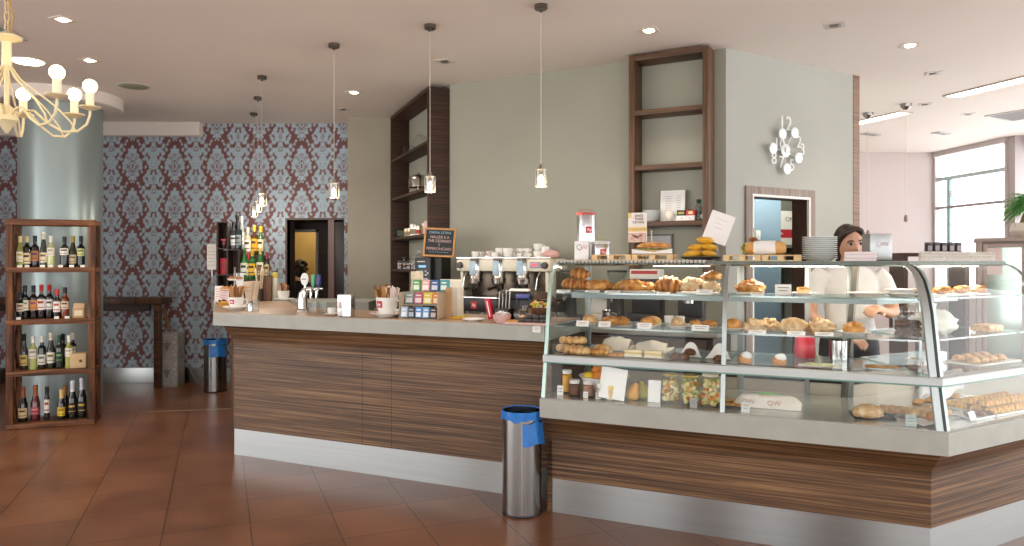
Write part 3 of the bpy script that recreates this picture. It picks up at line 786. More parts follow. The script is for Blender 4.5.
b = B(); sweep(b, railp, [(.53,Z3-.06),(.53,Z3-.009),(.57,Z3-.009),(.57,Z3-.06)]); part('shelf_rail', b, M('7f8888', .35, .8), case, 'steel shelf support at the back', smooth=0)
# deck, back frame
b = B(); sweep(b, railp, [(-.095,.656),(-.095,ZD),(.66,ZD),(.66,.656)]); part('deck', b, M('c6c4be', .25, .6), case, 'steel deck', smooth=0)
for z0, z1 in ((.66,.725),(.742,.792),(.808,.85)):
    b = B(); sweep(b, railp, [(.63,z0),(.63,z1),(.648,z1),(.648,z0)]); part('back_rail', b, M('b3a795', .35, .4), case, smooth=0)
b = B(); sweep(b, railp, [(.649,.66),(.649,.862),(.656,.862),(.656,.66)]); part('back_sheet', b, M('2a2522', .5), case, smooth=0)
def post(s, n, w=.018, z0=.66, z1=1.40, R_=False, par=case):
    q = B(); c = RR(s, n) if R_ else FR(s, n); q.T = Matrix.Translation(c) @ Matrix.Rotation(AR if R_ else AF, 4, 'Z'); q.box(-w, w, -.012, .012, z0, z1, .003); part('post', q, ALU, par)
for s in (SL-.03, mid, .33): post(s, .64)
post(.55, .60, .012)
b = B(); b.tube([(FR(.36,.62)+Vector((0,0,.66)))[:], (FR(.30,.55)+Vector((0,0,1.39)))[:]], .02, 4); part('strut', b, M('6e685f', .4, .6), case, 'dark slanting strut')
post(RL-.02, .62, .014, R_=True)
# top
b = B(); sweep(b, railp, [(.145,1.396),(.155,1.414),(.185,1.414),(.185,1.392),(.165,1.388)]); part('top_front_rail', b, M('8fa09d', .25, .7), case, 'steel-blue rail along the top edge')
b = B(); sweep(b, railp, [(.185,1.402),(.185,1.414),(.60,1.414),(.60,1.402)]); part('top_panel', b, M('d6d2c9', .4, hex2='c4bfb5', scale=30), case, smooth=0)
b = B(); sweep(b, railp, [(.60,1.385),(.60,1.414),(.62,1.414),(.62,1.385)]); part('top_back_rail', b, M('6f7675', .4, .6), case, smooth=0)
for pth in ([FR(SL-.55,0), FR(mid+.12,0)], [FR(mid-.10,0), FR(mid-.55,0)]):
    b = B(); sweep(b, pth, [(.24,1.386),(.24,1.396),(.27,1.396),(.27,1.386)]); part('light_tube', b, M('ffffff', .4, emit=38, ehex='fff3df'), case, smooth=0)
b = B(); sweep(b, [RR(.22,0), RR(RL-.1,0)], [(.24,1.386),(.24,1.396),(.27,1.396),(.27,1.386)]); part('light_tube', b, M('ffffff', .4, emit=38, ehex='fff3df'), case, smooth=0)
ZT = 1.414
# crocheted runner along the top edges
LACE = M('e6e1d8', .8, hex2='b9b1a6', scale=240, contrast=.25, bump=.4)
def lace(path, lab):
    q = B(); sweep(q, path, [(.150,1.4145),(.150,1.4185),(.58,1.4185),(.58,1.4145)]); n = 0
    t_ = thing('lace_runner', lab, 'lace runner', (0,0,0)); part('cloth', q, LACE, t_, smooth=0)
    q = B(); L_ = (Vector(path[1])-Vector(path[0])); d = L_.normalized(); nn = Vector((-d.y, d.x, 0)); k = int(L_.length/.022)
    for i in range(k):
        c = Vector(path[0]) + d*(.011+.022*i) + nn*.1375
        q.ell((c.x, c.y, 1.413), (.0095,.004,.009), 8, 6)
    part('scalloped_edge', q, LACE, t_)
lace([FR(SL-.0,0), FR(1.03,0)], 'white crocheted lace runner on the case top near the coffee tins')
t_ = thing('lace_band', 'white crocheted lace band standing along the curved end of the case top', 'lace', (0,0,0))
q = B(); sweep(q, [RR(.26,0), RR(RL,0)], [(.205,1.4145),(.205,1.455),(.215,1.455),(.215,1.4145)]); part('cloth', q, LACE, t_, smooth=0)
q = B()
for i in range(38):
    c = RR(.27+.0178*i, .204); q.ell((c.x, c.y, 1.456), (.0085,.0045,.0085), 8, 6); q.ell((c.x, c.y, 1.437), (.0055,.003,.0085), 8, 6)
part('scalloped_edge', q, LACE, t_)
# ================================================================ WASTE BINS
BAGB = M('1f6fc4', .35, hex2='2f86da', scale=30, bump=.5, contrast=.6)
def bin_(loc, r, h, label, a):
    t = thing('waste_bin', label, 'waste bin', loc, a)
    q = B(); q.lathe([(r-.004,.0),(r,.004),(r,h),(r-.006,h),(r-.006,.02),(0,.02)], seg=40, caps=False); q.lathe([(0,0),(r-.004,0)], seg=40, caps=False); part('body', q, M('b2b2b0', .22, 1, hex2='8d8d8b', scale=3, stretch=(3,3,.1), contrast=.6), t)
    q = B(); q.lathe([(r+.001,0),(r+.003,.006),(r+.001,.012)], seg=40, caps=False); part('base_ring', q, BLACK, t)
    q = B()
    def rim(u, v):
        an = 2*PI*u; w = .006*math.sin(5*an)+.004*math.sin(11*an+1); k = v
        if k < .5: return ((r+.004+.002*math.sin(9*an))*math.cos(an), (r+.004+.002*math.sin(9*an))*math.sin(an), h-.045-w+ (k/.5)*(.05+w))
        kk = (k-.5)/.5; return ((r+.004-.012*kk)*math.cos(an), (r+.004-.012*kk)*math.sin(an), h+.005-.09*kk**2)
    q.grid(rim, 60, 10); part('bag_rim', q, BAGB, t, 'blue plastic bag folded over the rim')
    q = B()
    def flap(u, v):
        an = -1.9+1.35*u; rr = r+.006+.004*math.sin(14*u)*v+.01*v; return (rr*math.cos(an), rr*math.sin(an), h-.055-.12*v - .006*math.sin(9*u))
    q.sheet(flap, 20, 8, .0015); part('bag_flap', q, BAGB, t, 'blue plastic bag end hanging down the front')
bp_ = floor_at(524.5, 510); bin_(bp_ + Vector((-.016,-.03,0)), .110, .575, 'steel waste bin with blue bag standing where bar meets pastry counter', .35)
bp2 = floor_at(215.5, 391); bin_(bp2, .118, .56, 'steel waste bin with blue bag below the corner end of the bar', .2)

# ================================================================ WINE RACK
rk = floor_at(5.5, 430.5); RA = math.radians(20)
rack = thing('wine_rack', 'rustic dark wooden wine rack with crossed sides before the column', 'rack', (rk.x, rk.y, 0), RA)
WR, DR_, HR = .655, .27, 1.765
for x in (0, WR-.05):
    for y in (0, DR_-.05):
        q = B(); q.box(x, x+.05, y, y+.05, 0, HR-.045, .004); part('post', q, RUSTIC, rack)
q = B(); q.box(-.002, WR+.002, -.002, DR_+.002, HR-.045, HR, .005); q2 = B()
for (x0,x1,y0,y1) in ((-.002,WR+.002,-.004,.05),(-.002,WR+.002,DR_-.05,DR_+.002)): q2.box(x0,x1,y0,y1,HR-.05,HR,.004)
for (x0,x1) in ((-.002,.05),(WR-.05,WR+.002)): q2.box(x0,x1,.05,DR_-.05,HR-.045,HR-.004,.004)
part('top_frame', q2, RUSTICH, rack)
RZ = [.045, .485, .917, 1.357]
RE_ = .0008
for z in RZ:
    q = B(); q.box(.0, WR, -.004, DR_, z-.042, z, .004); part('shelf_board', q, RUSTICH, rack)
for x in (.008, WR-.042):
    for k, (z0, z1) in enumerate(zip(RZ, RZ[1:]+[HR-.05])):
        q = B(); q.tube([(x+.017, .05, z0), (x+.017, DR_-.05, z1-.04)], .014, 4); q.tube([(x+.017, DR_-.05, z0), (x+.017, .05, z1-.04)], .014, 4); part('cross_brace', q, RUSTIC, rack)
def rack_pt(u, k, y=.11):
    o = Vector((rk.x, rk.y, 0)); ax = Vector((math.cos(RA), math.sin(RA), 0)); ay = Vector((-ax.y, ax.x, 0))
    p_ = o + ay*y; v = p_ + ax*along(u, p_, ax); v.z = RZ[k]+RE_; return v
# ---- bottles
LAB = {'w':'efe9da','c':'d9c9a4','y':'e0b93a','g':'8e9a4a','o':'c76a2e','k':'24211f','d':'f4f2ee','t':'b9a27c'}
def bottle(loc, h, r, glass, cap, lab, label, style='bordeaux', lh=(.16,.5), group='wine bottles on the rustic rack', rz=0, cat='bottle', band=None):
    r *= .84 if cat == 'bottle' else 1
    t = thing('wine_bottle' if cat == 'bottle' else 'liquor_bottle', label, 'bottle', loc, rz, group)
    sh = {'bordeaux': .62, 'burgundy': .50, 'champagne': .52, 'square': .66, 'flute': .48}[style]; ns = {'bordeaux': .74, 'burgundy': .78, 'champagne': .78, 'square': .74, 'flute': .82}[style]
    rn = .014 if style != 'champagne' else .016
    prof = [(0,.006),(r*.6,.002),(r*.95,0),(r,.012)]
    prof += [(r, h*sh)]
    for i in range(1, 7):
        k = i/6; s = k*k*(3-2*k) if style in ('bordeaux','square') else k**.8
        prof.append((r + (rn-r)*s, h*(sh + (ns-sh)*k)))
    prof += [(rn, h*.93),(rn+.002, h*.94),(rn+.002, h*.965),(rn, h*.97),(rn, h),(0, h)]
    q = B(); q.lathe(prof, seg=18, caps=False); part('glass', q, M(glass, .08, spec=.6, coat=.3), t, smooth=.9)
    q = B(); z0 = h*(.80 if style != 'champagne' else .62); pr = []
    if style == 'champagne':
        pr = [(rn+ (r-rn)*.42, z0),(rn+(r-rn)*.2, h*.72),(rn+.0015, h*.8),(rn+.0035, h*.94),(rn+.004,h*.99),(rn,h+.004),(0,h+.005)]
    else: pr = [(rn+.0016, z0),(rn+.0016, h*.93),(rn+.0034,h*.94),(rn+.0034,h*.968),(rn+.0016,h*.972),(rn+.0014,h+.001),(0,h+.0015)]
    q.lathe(pr, seg=16, caps=False); part('capsule', q, M(cap, .35, .2), t)
    q = B(); q.lathe([(r+.0008, h*lh[0]),(r+.0008, h*lh[1])], seg=14, a0=-PI/2-1.15, a1=-PI/2+1.15, caps=False); part('paper_label', q, M(lab, .6), t)
    q = B(); zc = h*(lh[0]+lh[1])/2; dz = h*(lh[1]-lh[0])
    q.lathe([(r+.0014, zc+dz*.10),(r+.0014, zc+dz*.30)], seg=8, a0=-PI/2-.65, a1=-PI/2+.65, caps=False)
    part('label_print', q, M(band or '3a322b', .6), t); q = B()
    q.lathe([(r+.0014, zc-dz*.32),(r+.0014, zc-dz*.24)], seg=8, a0=-PI/2-.8, a1=-PI/2+.8, caps=False)
    part('label_line', q, M(band or '3a322b', .6), t)
    return t
DG, DR2, LG, YG = '12160f', '1a0c0c', 'b9c48a', 'a8b35a'
bt = [ # shelf from top: (u, y, h, r, glass, capsule, label, style, text, (label span), band)
 (3, [(20.5,.11,.265,.036,'98a24e','e3d59a','f0ecda','burgundy','green-yellow white wine with pale cap and small tag at the rack post',(.18,.5),'d8c64a'),
   (27,.11,.265,.037,'14120f','cfc08c','e8d9b0','bordeaux','dark bottle with cream neck band and double cream label on the top shelf',(.12,.46),'2b2018'),
   (35,.11,.27,.037,'17110f','1d1a1c','b5793f','bordeaux','dark bottle with colourful painted label on the top shelf',(.2,.52),'4a3a70'),
   (43.5,.11,.30,.034,'3b3f36','dfe0c8','e9dfc0','flute','tallest grey-green bottle with pale cap on the top shelf',(.14,.42),'7a6a48'),
   (51,.11,.27,.036,'c3c98b','f2efe6','f4f1e8','bordeaux','clear yellowish wine with white cap and white label on the top shelf',(.36,.62),'b9b08d'),
   (64.5,.10,.265,.042,'10130f','16171a','f3f0e6','bordeaux','broad dark bottle with white label and swirl on the top shelf',(.40,.62),'30302c'),
   (73,.11,.27,.036,'2f3316','a98a2e','c5b795','burgundy','olive bottle with golden cap and beige label on the top shelf',(.12,.4),'6e5c3a'),
   (81,.11,.27,.036,'15180f','15151a','dfe39a','bordeaux','dark bottle with lime label at the rack post on the top shelf',(.36,.6),'6b7a2a')]),
 (2, [(20.5,.10,.225,.036,'14100f','1b191b','d9cdb9','bordeaux','short dark bottle with grey label beside the post on the second shelf',(.3,.6),'7c3b30'),
   (25,.12,.285,.037,'12150f','191a1c','f2efe2','bordeaux','dark bottle with white label and green sprig on the second shelf',(.26,.56),'7da04a'),
   (33.5,.12,.285,.037,'140f0f','17151a','d99a4c','bordeaux','dark bottle with orange pictured label on the second shelf',(.26,.56),'8c4a8a'),
   (41.5,.12,.29,.037,'160e0e','c43430','f4f1ea','bordeaux','dark bottle with red cap and tall white label on the second shelf',(.26,.58),'b9302c'),
   (49.5,.12,.29,.037,'160e0e','b8282c','f0ece6','bordeaux','dark bottle with crimson cap and short white label on the second shelf',(.28,.56),'4a4444'),
   (57,.10,.25,.034,'160d0d','d0352c','f4efe6','bordeaux','shorter red-capped bottle with small red seal on the second shelf',(.22,.58),'c03a2c'),
   (65,.11,.265,.039,'7a3517','17120f','e9d8b8','bordeaux','amber bottle with black top beside the small crates on the second shelf',(.3,.55),'6a2a18')]),
 (1, [(24,.11,.305,.036,'1a1712','16120f','c9b268','burgundy','dark bottle with gold label beside the post on the third shelf',(.12,.42),'5a4a20'),
   (33,.11,.28,.036,'b9c076','f0eee4','f3f0e6','bordeaux','clear yellow-green wine with white cap and tall white label on the third shelf',(.34,.62),'9a9a8a'),
   (42,.11,.285,.037,'12140f','e9e4dc','dcdcd0','bordeaux','dark bottle with white cap and grey label on the third shelf',(.14,.44),'6a6a60'),
   (51,.12,.305,.039,'20260f','f0e8c8','f2eede','burgundy','dark green bottle with cream cap and broad white label on the third shelf',(.16,.46),'6f6a3a'),
   (59.5,.09,.285,.037,'0d140e','1d4a28','18301d','bordeaux','black bottle with green cap and green script on the third shelf',(.2,.5),'6fae6a'),
   (63,.18,.29,.036,'12100f','17161a','3a3430','bordeaux','plain black bottle standing behind the green-capped one',(.2,.5),'77706a'),
   (69,.10,.28,.037,'a9ae55','f1ede2','f3efe3','bordeaux','yellow-green wine with white cap and white label before the wooden box',(.36,.62),'c5b98c'),
   (72.5,.18,.295,.036,'15140f','efe9da','d9d5c8','bordeaux','dark bottle with white cap half hidden behind the pale box',(.3,.6),'888')]),
 (0, [(23,.11,.29,.042,'1d0e0c','9a5a30','e2cda0','champagne','brown-capped dark bottle with cream label on the lowest shelf',(.12,.4),'6a4020'),
   (35.5,.11,.30,.042,'5a1a22','a85a30','a33c46','champagne','rose red sparkling bottle with copper cap on the lowest shelf',(.18,.4),'d9a0a0'),
   (47,.11,.285,.026,'140e0e','17151a','f0ece4','bordeaux','slim dark bottle with narrow white label on the lowest shelf',(.22,.62),'a33a30'),
   (61.5,.10,.255,.037,'13140f','d8b878','e3c23c','champagne','dark bottle with yellow label and gold foil on the lowest shelf',(.12,.42),'8a6a1a'),
   (65,.18,.275,.036,'13110f','a8783a','3a2c20','champagne','copper-foiled bottle half hidden behind the yellow-labelled one',(.12,.4),'a8783a'),
   (72.5,.11,.325,.042,'10120f','d9dbe0','17150f','champagne','silver-foiled sparkling bottle with black and gold label on the lowest shelf',(.14,.42),'c9a84a'),
   (82,.11,.345,.042,'10120f','c9cbd4','15130e','champagne','tallest silver-foiled sparkling bottle at the post on the lowest shelf',(.14,.42),'c9a84a')])]
for k, rows in bt:
    for (u, y, h, r, g, c, l, st, tx, sp, bd) in rows:
        if len(bd) == 3: bd = '888880'
        bottle(rack_pt(u, k, y), h, r, g, c, l, tx, st, sp, band=bd, rz=RA)
TAG = M('f7f5f0', .6)
def price_tag(loc, rz, label, w=.045, h=.032, tilt=.25, group='small white price cards', m=None, lines=2, cat='price card'):
    t = thing('price_card', label, cat, loc, rz, group); 
    q = B(); q.T = Matrix.Rotation(-tilt, 4, 'X'); q.box(-w/2, w/2, 0, .0012, 0, h); part('card', q, m or TAG, t, smooth=0)
    q = B(); q.T = Matrix.Rotation(-tilt, 4, 'X')
    for i in range(lines):
        ww = w*(.34 - .08*(i % 2)); z = h*(.66-.3*i); q.box(-ww, ww, -.0006, 0, z, z+h*.07)
    part('print', q, M('8a857c', .7), t, smooth=0)
    return t
for k, us in ((3, (19.5, 27, 42.5, 50.5, 60.5, 71.5, 82.5)), (2, (18.5, 56.5, 67)),):
    for i, u in enumerate(us):
        p_ = rack_pt(u, k, .045); price_tag(p_, RA, 'small blank white price card on the rack board before a bottle', .034, .02, .2, 'price cards on the rack shelves')
q = B(); pb = rack_pt(78.5, 2, .08)
t = thing('crate', 'small pale cardboard crate with flap at the rack post on the second shelf', 'box', pb, RA)
q = B(); q.box(-.045, .045, 0, .09, 0, .085, .002); part('body', q, M('c9a678', .6), t); q = B(); q.box(-.04,.045,.005,.085,.085,.125,.002); part('upper_box', q, M('d9b892', .6), t); q = B(); q.box(-.03,.03,-.001,.001,.02,.065); part('paper_label', q, M('e9dcc0', .7), t)
pb = rack_pt(78, 1, .07); t = thing('crate', 'pale wooden wine box with dark brand on the third shelf', 'box', pb, RA)
q = B(); q.box(-.06, .06, 0, .12, 0, .115, .002); part('body', q, M('d9bf93', .6, hex2='c8aa7c', scale=6, stretch=(1,1,8)), t); q = B(); q.box(-.062,.062,-.002,.122,.115,.125,.002); part('lid', q, M('d1b487', .6), t)
q = B(); q.lathe([(.010,0),(.013,.001),(.010,.002)], seg=14); q.T = Matrix.Identity(4); m_ = part('stamp', q, M('6a4a2c', .7), t); m_.location = (.02,-.001,.06); m_.rotation_euler = (PI/2,0,0)

# ================================================================ CONSOLE TABLE, CARTONS
tb = thing('console_table', 'dark brown high console table against the damask wallpaper', 'table', (0,0,0))
TY = 8.02
q = B(); q.box(-6.3, -3.885, TY, YB-.09, .93, 1.0, .006); part('table_top', q, wood_mat('console_wood', '3a2317', '54341f', '6b4529', 14, 1, .45, 'v'), tb)
for x in (-3.965, -6.2):
    for y in (TY+.01,):
        q = B(); q.box(x, x+.065, y, y+.065, 0, .93, .004); part('leg', q, wood_mat('console_wood2', '3a2317', '50321f', '654228', 14, 1, .45), tb)
q = B(); q.box(-6.2, -4.12, YB-.15, YB-.11, .84, .93); part('apron', q, M('3a2317', .5), tb)
CART = M('9b9692', .75, hex2='a9a4a0', scale=3)
def carton(z, label):
    t = thing('wine_carton', label, 'carton', at(170.5, 383.5, 8.22) * Vector((1,1,0)) + Vector((0,0,z)) if False else Vector(((170.5-512)/F*8.22, 8.22, z)), 0, 'wine cartons')
    q = B(); q.box(-.12, .12, -.09, .09, 0, .299, .003); part('box', q, CART, t)
    q = B()
    for i in range(4):
        for j in range(4-i):
            q.ell((-.03+.02*j+.01*i, -.0905, .18-.022*i), (.0095,.002,.0095), 8, 6)
    q.tube([(-.002,-.091,.19),(.0,-.091,.215),(.012,-.091,.225)], .003, 5); part('grape_print', q, M('4f4a48', .7), t)
    q = B()
    for (x, z_, r_) in ((.09,.06,.022),(.075,.1,.018),(.1,.14,.02),(.085,.2,.022),(.1,.25,.018)):
        q.ell((x, -.0895, z_), (r_*.9,.0016,r_), 14, 6)
    part('pale_print', q, M('b9b5b0', .7), t)
    return t
carton(0, 'lower grey wine carton with grape print beside the console table leg')
carton(.30, 'upper grey wine carton with grape print stacked beside the console table')
q = B(); q.T = Matrix.Translation((-3.885, 8.27, .0)) @ Matrix.Rotation(.10, 4, 'Y') ; 
plank = single('wooden_plank', (lambda q_: (q_.tube([(-3.80, 8.335, 0.015), (-4.0, 8.345, .87)], .022, 4), q_)[1])(B()), M('8a5f3a', .6), 'narrow wooden plank leaning behind the stacked grey cartons', 'plank')
q = B(); pts = []
for i in range(25):
    k = i/24; pts.append((-3.74+.10*math.sin(k*5)+.55*k, 8.2-.05*math.cos(k*7), .008 if k > .25 else .55-.55*math.sin(k/.25*PI/2)+.008))
single('cable', (lambda q_: (q_.tube(pts, .006, 6), q_)[1])(B()), M('8d8378', .5), 'pale cable trailing on the floor behind the waste bin', 'cable')

# ================================================================ WALL SHELVES
def unit(frame_T, w, d, z0, z1, zs, label, m1, m2, th=.05, back=None):
    t = thing('shelving_unit', label, 'shelf unit', (0,0,0)); t.matrix_world = frame_T; t['label'] = label
    q = B(); q.box(0, th, -d, 0, z0, z1, .002); part('side_panel', q, m1, t)
    q = B(); q.box(w-th, w, -d, 0, z0, z1, .002); part('side_panel', q, m1, t)
    q = B(); q.box(th, w-th, -d, 0, z1-th, z1, .002); part('top_panel', q, m2, t)
    for z in zs:
        q = B(); q.box(th, w-th, -d+.006, 0, z-th*.8, z, .002); part('shelf_board', q, m2, t)
    return t
pL = kl(628.5, .2); pR = kl(708.5, .2); wK = (pR-pL).length
TK = Matrix.Translation(kl(628.5, .2) + KLN*.198) @ Matrix.Rotation(AKL, 4, 'Z')
SH = [2.497, 2.082, 1.70, 1.30]
YK = 5.55
def zk(v, Y): return H-(v-HY)/F*Y
KSH = [2.56, 2.14, 1.712]
shelfK = unit(TK, wK, .194, 1.33, 2.985, KSH, 'tall walnut wall shelf with empty upper bays on the kitchen wall', DARKWV, wood_mat('walnut_board', '3c2817', '5c402a', '775539', 40, 1.0, .5), .045)
sd = (KA-KS).normalized(); sn = Vector((-sd.y, sd.x, 0)); ASD = math.atan2(sd.y, sd.x)
wS = 1.50
TS = Matrix.Translation(KA - sd*(wS+.01) - sn*.002) @ Matrix.Rotation(ASD, 4, 'Z')
SSH = [2.50, 2.085, 1.66, 1.325]
shelfS = unit(TS, wS, .20, 0.0, 2.97, SSH, 'tall dark side shelf holding glass cake domes and coffee packs', DARKW, DARKW, .035)
# ================================================================ PASTRIES AND SMALL THINGS
E_ = .0008
CR1 = M('9a5420', .38, hex2='ebb05c', scale=26, contrast=.42, bump=.5, bscale=80, coat=.15)
CRD = M('7c3c13', .4, hex2='b06a2a', scale=30, contrast=.5, bump=.5, bscale=80)
CR2 = M('ba742e', .42, hex2='f6d596', scale=30, contrast=.45, bump=.5, bscale=70)
SUG = M('bd7a34', .55, hex2='f5e2b8', scale=38, contrast=.62, bump=.5, bscale=90)
DRK = M('42220d', .5, hex2='7c4a22', scale=34, bump=.3, bscale=80)
CHO = M('20120d', .35, hex2='2f1b12', scale=20)
YEL = M('d99a2c', .45, hex2='f3cf6a', scale=30, bump=.3, bscale=80)
COOK = M('b8742f', .55, hex2='e0ab5e', scale=40, bump=.4, bscale=120)
CREAMF = M('f6edd6', .5)
def croissant_b(L=.11, R=.028, sd=0, ridge=7):
    q = B(); n = 42; pts = []; rs = []
    for i in range(n+1):
        k = i/n*2-1; a = k*1.15; rad = L*.46
        pts.append((rad*math.sin(a), rad*(1-math.cos(a))*.9, R*.80*(1-.25*abs(k))))
        e = max(.16, math.cos(k*PI/2*.94)**.75); saw = abs(((i/n*ridge) % 1)-.5)*2
        rs.append(R*e*(.80+.24*saw))
    q.tube(pts, rs, 14); q.m = [1 if abs(((((f[0]//14)/n*ridge) % 1)-.5)*2) < .42 else 0 for f in q.f]; q.v = [(x, y, max(z, 0)) for x, y, z in q.v]
    return q
def blob_b(rx, ry, rz, amp=.12, fr=2.2, sd=0, flat=.55):
    q = B(); q.ell((0,0,rz*flat), (rx,ry,rz), 20, 12, amp=amp, fr=fr, sd=sd, flat=flat); return q
def braid_b(L=.14, w=.03, n=4, sd=0):
    q = B()
    for i in range(n):
        x = (i-(n-1)/2)*L/n; q.T = Matrix.Translation((x, 0, w*.62)) @ Matrix.Rotation(.6 if i % 2 else .35, 4, 'Z'); q.ell((0,0,0), (L/n*.72, w, w*.75), 14, 9, amp=.15, sd=sd+i, flat=.8)
    q.T = Matrix.Identity(4); z0 = min(v[2] for v in q.v); q.v = [(x, y, z-z0) for x, y, z in q.v]; return q
def ring_b(R=.03, r=.013, sd=0, n=18, wob=.2):
    q = B(); pts = [(R*math.cos(a), R*math.sin(a), r) for a in [2*PI*i/n for i in range(n)]]; q.tube(pts, [r*(1+wob*math.sin(i*2.1+sd)) for i in range(n)], 9, closed=True)
    q.v = [(x, y, max(0, z)) for x, y, z in q.v]; return q
def flut_b(r=.02, h=.02, k=9):
    q = B(); vs = []
    def fn(u, v):
        a = 2*PI*u; rr = r*(1+.10*math.cos(k*a))*math.sqrt(max(0, 1-(v*1.0)**2.5)) ; return (rr*math.cos(a), rr*math.sin(a), h*v)
    q.grid(fn, 36, 6); q.m = [1 if math.cos(k*2*PI*((i % 36)+.5)/36) < -.1 else 0 for i in range(len(q.f))]; q.lathe([(0,0),(r*.95,0)], seg=18, caps=False); return q
_pm = {}
def pm(key, fn, mats):
    if key not in _pm: _pm[key] = fn().mesh(key, _mats(mats), .9)
    return _pm[key]
KIND = {
 'croissant': lambda i: pm('croissant_%d' % (i % 3), lambda: croissant_b(.118+.008*(i%3), .040, i, 7+i%2), [CR1, CRD]),
 'danish': lambda i: pm('danish_%d' % (i % 3), lambda: blob_b(.055, .04, .030, .45, 4.2, i), CR1),
 'sugar_bun': lambda i: pm('sugar_bun_%d' % (i % 3), lambda: blob_b(.055, .048, .042, .42, 3.6, i+4), SUG),
 'bun': lambda i: pm('bun_%d' % (i % 3), lambda: blob_b(.045, .042, .033, .06, 2, i), CR1),
 'soft_bun': lambda i: pm('soft_bun_%d' % (i % 3), lambda: blob_b(.045, .042, .033, .05, 2, i), CR2),
 'loaf': lambda i: pm('loaf_%d' % (i % 2), lambda: blob_b(.075, .058, .055, .16, 3.5, i), SUG),
 'braid': lambda i: pm('braid_%d' % (i % 3), lambda: braid_b(.15, .032, 4, i), CR2),
 'twist': lambda i: pm('twist_%d' % (i % 3), lambda: braid_b(.13, .026, 5, i+5), CR1),
 'roll': lambda i: pm('roll_%d' % (i % 3), lambda: blob_b(.055, .03, .03, .12, 3, i+2), CR2),
 'cookie': lambda i: pm('cookie_%d' % (i % 3), lambda: blob_b(.026, .025, .013, .2, 4, i), COOK),
 'fluted': lambda i: pm('fluted_%d' % (i % 2), lambda: flut_b(.028, .032, 7+i % 2), [YEL, M('bd7a22', .5, hex2='d9a03c', scale=30)]),
 'ring': lambda i: pm('ring_%d' % (i % 2), lambda: ring_b(.026, .011, i), YEL),
 'dark_bun': lambda i: pm('dark_bun_%d' % (i % 3), lambda: blob_b(.034, .03, .024, .25, 3.5, i), DRK),
 'chocolate': lambda i: pm('choc', lambda: (lambda q: (q.box(-.02,.02,-.015,.015,0,.022,.004), q)[1])(B()), CHO),
 'almond_bar': lambda i: pm('almond_bar_%d' % (i % 2), lambda: blob_b(.055, .02, .017, .2, 4, i), M('6a4020', .5, hex2='a87038', scale=40, bump=.4)),
 'sugar_cookie': lambda i: pm('sugar_cookie_%d' % (i % 2), lambda: blob_b(.03, .026, .02, .25, 3.5, i), SUG),
}
_cnt = {}
def put(kind, name, cat, loc, label, rz=0, sc=1, group=None):
    _cnt[kind] = _cnt.get(kind, -1) + 1
    o = single(name, KIND[kind](_cnt[kind]), None, label, cat, loc, rz, group); o.scale = (sc,)*3 if not isinstance(sc, tuple) else sc
    return o
def plate_b(r=.075):
    q = B(); q.lathe([(0,.004),(r*.55,.004),(r*.6,.0),(r*.64,.0),(r*.7,.006),(r,.014),(r,.017),(r*.7,.010),(r*.6,.007),(0,.007)], seg=32, caps=False); return q
PLM = plate_b().mesh('plate', [PORC], .6)
def plate(loc, label, sc=1, group='white plates in the display case'):
    o = single('plate', PLM, None, label, 'plate', loc, 0, group); o.scale = (sc,)*3; return o
def paper(loc, w, d, label, rz=0, bumpz=.012, sd=0, m=None, name='baking_paper', cat='paper', lift=0, nz=3):
    q = B()
    def fn(u, v):
        x, y = (u-.5)*w, (v-.5)*d; z = bumpz*(.5+.5*mnoise.noise(Vector((u*nz+sd, v*nz, sd)))) + lift*((u-.5)**2+(v-.5)**2)*2 + .0015
        return (x, y, z)
    q.sheet(fn, 14, 12, .001); return single(name, q, m or PAPER, label, cat, loc, rz)
def item_rz(): return AF + rnd.uniform(-.5, .5)
s1, s2, s3, sd_ = Z1+E_, Z2+E_, Z3+E_, ZD+E_
TOPG, MIDG, LOWG = 'pastries on the top glass shelf', 'pastries on the middle glass shelf', 'pastries on the lower shelf'
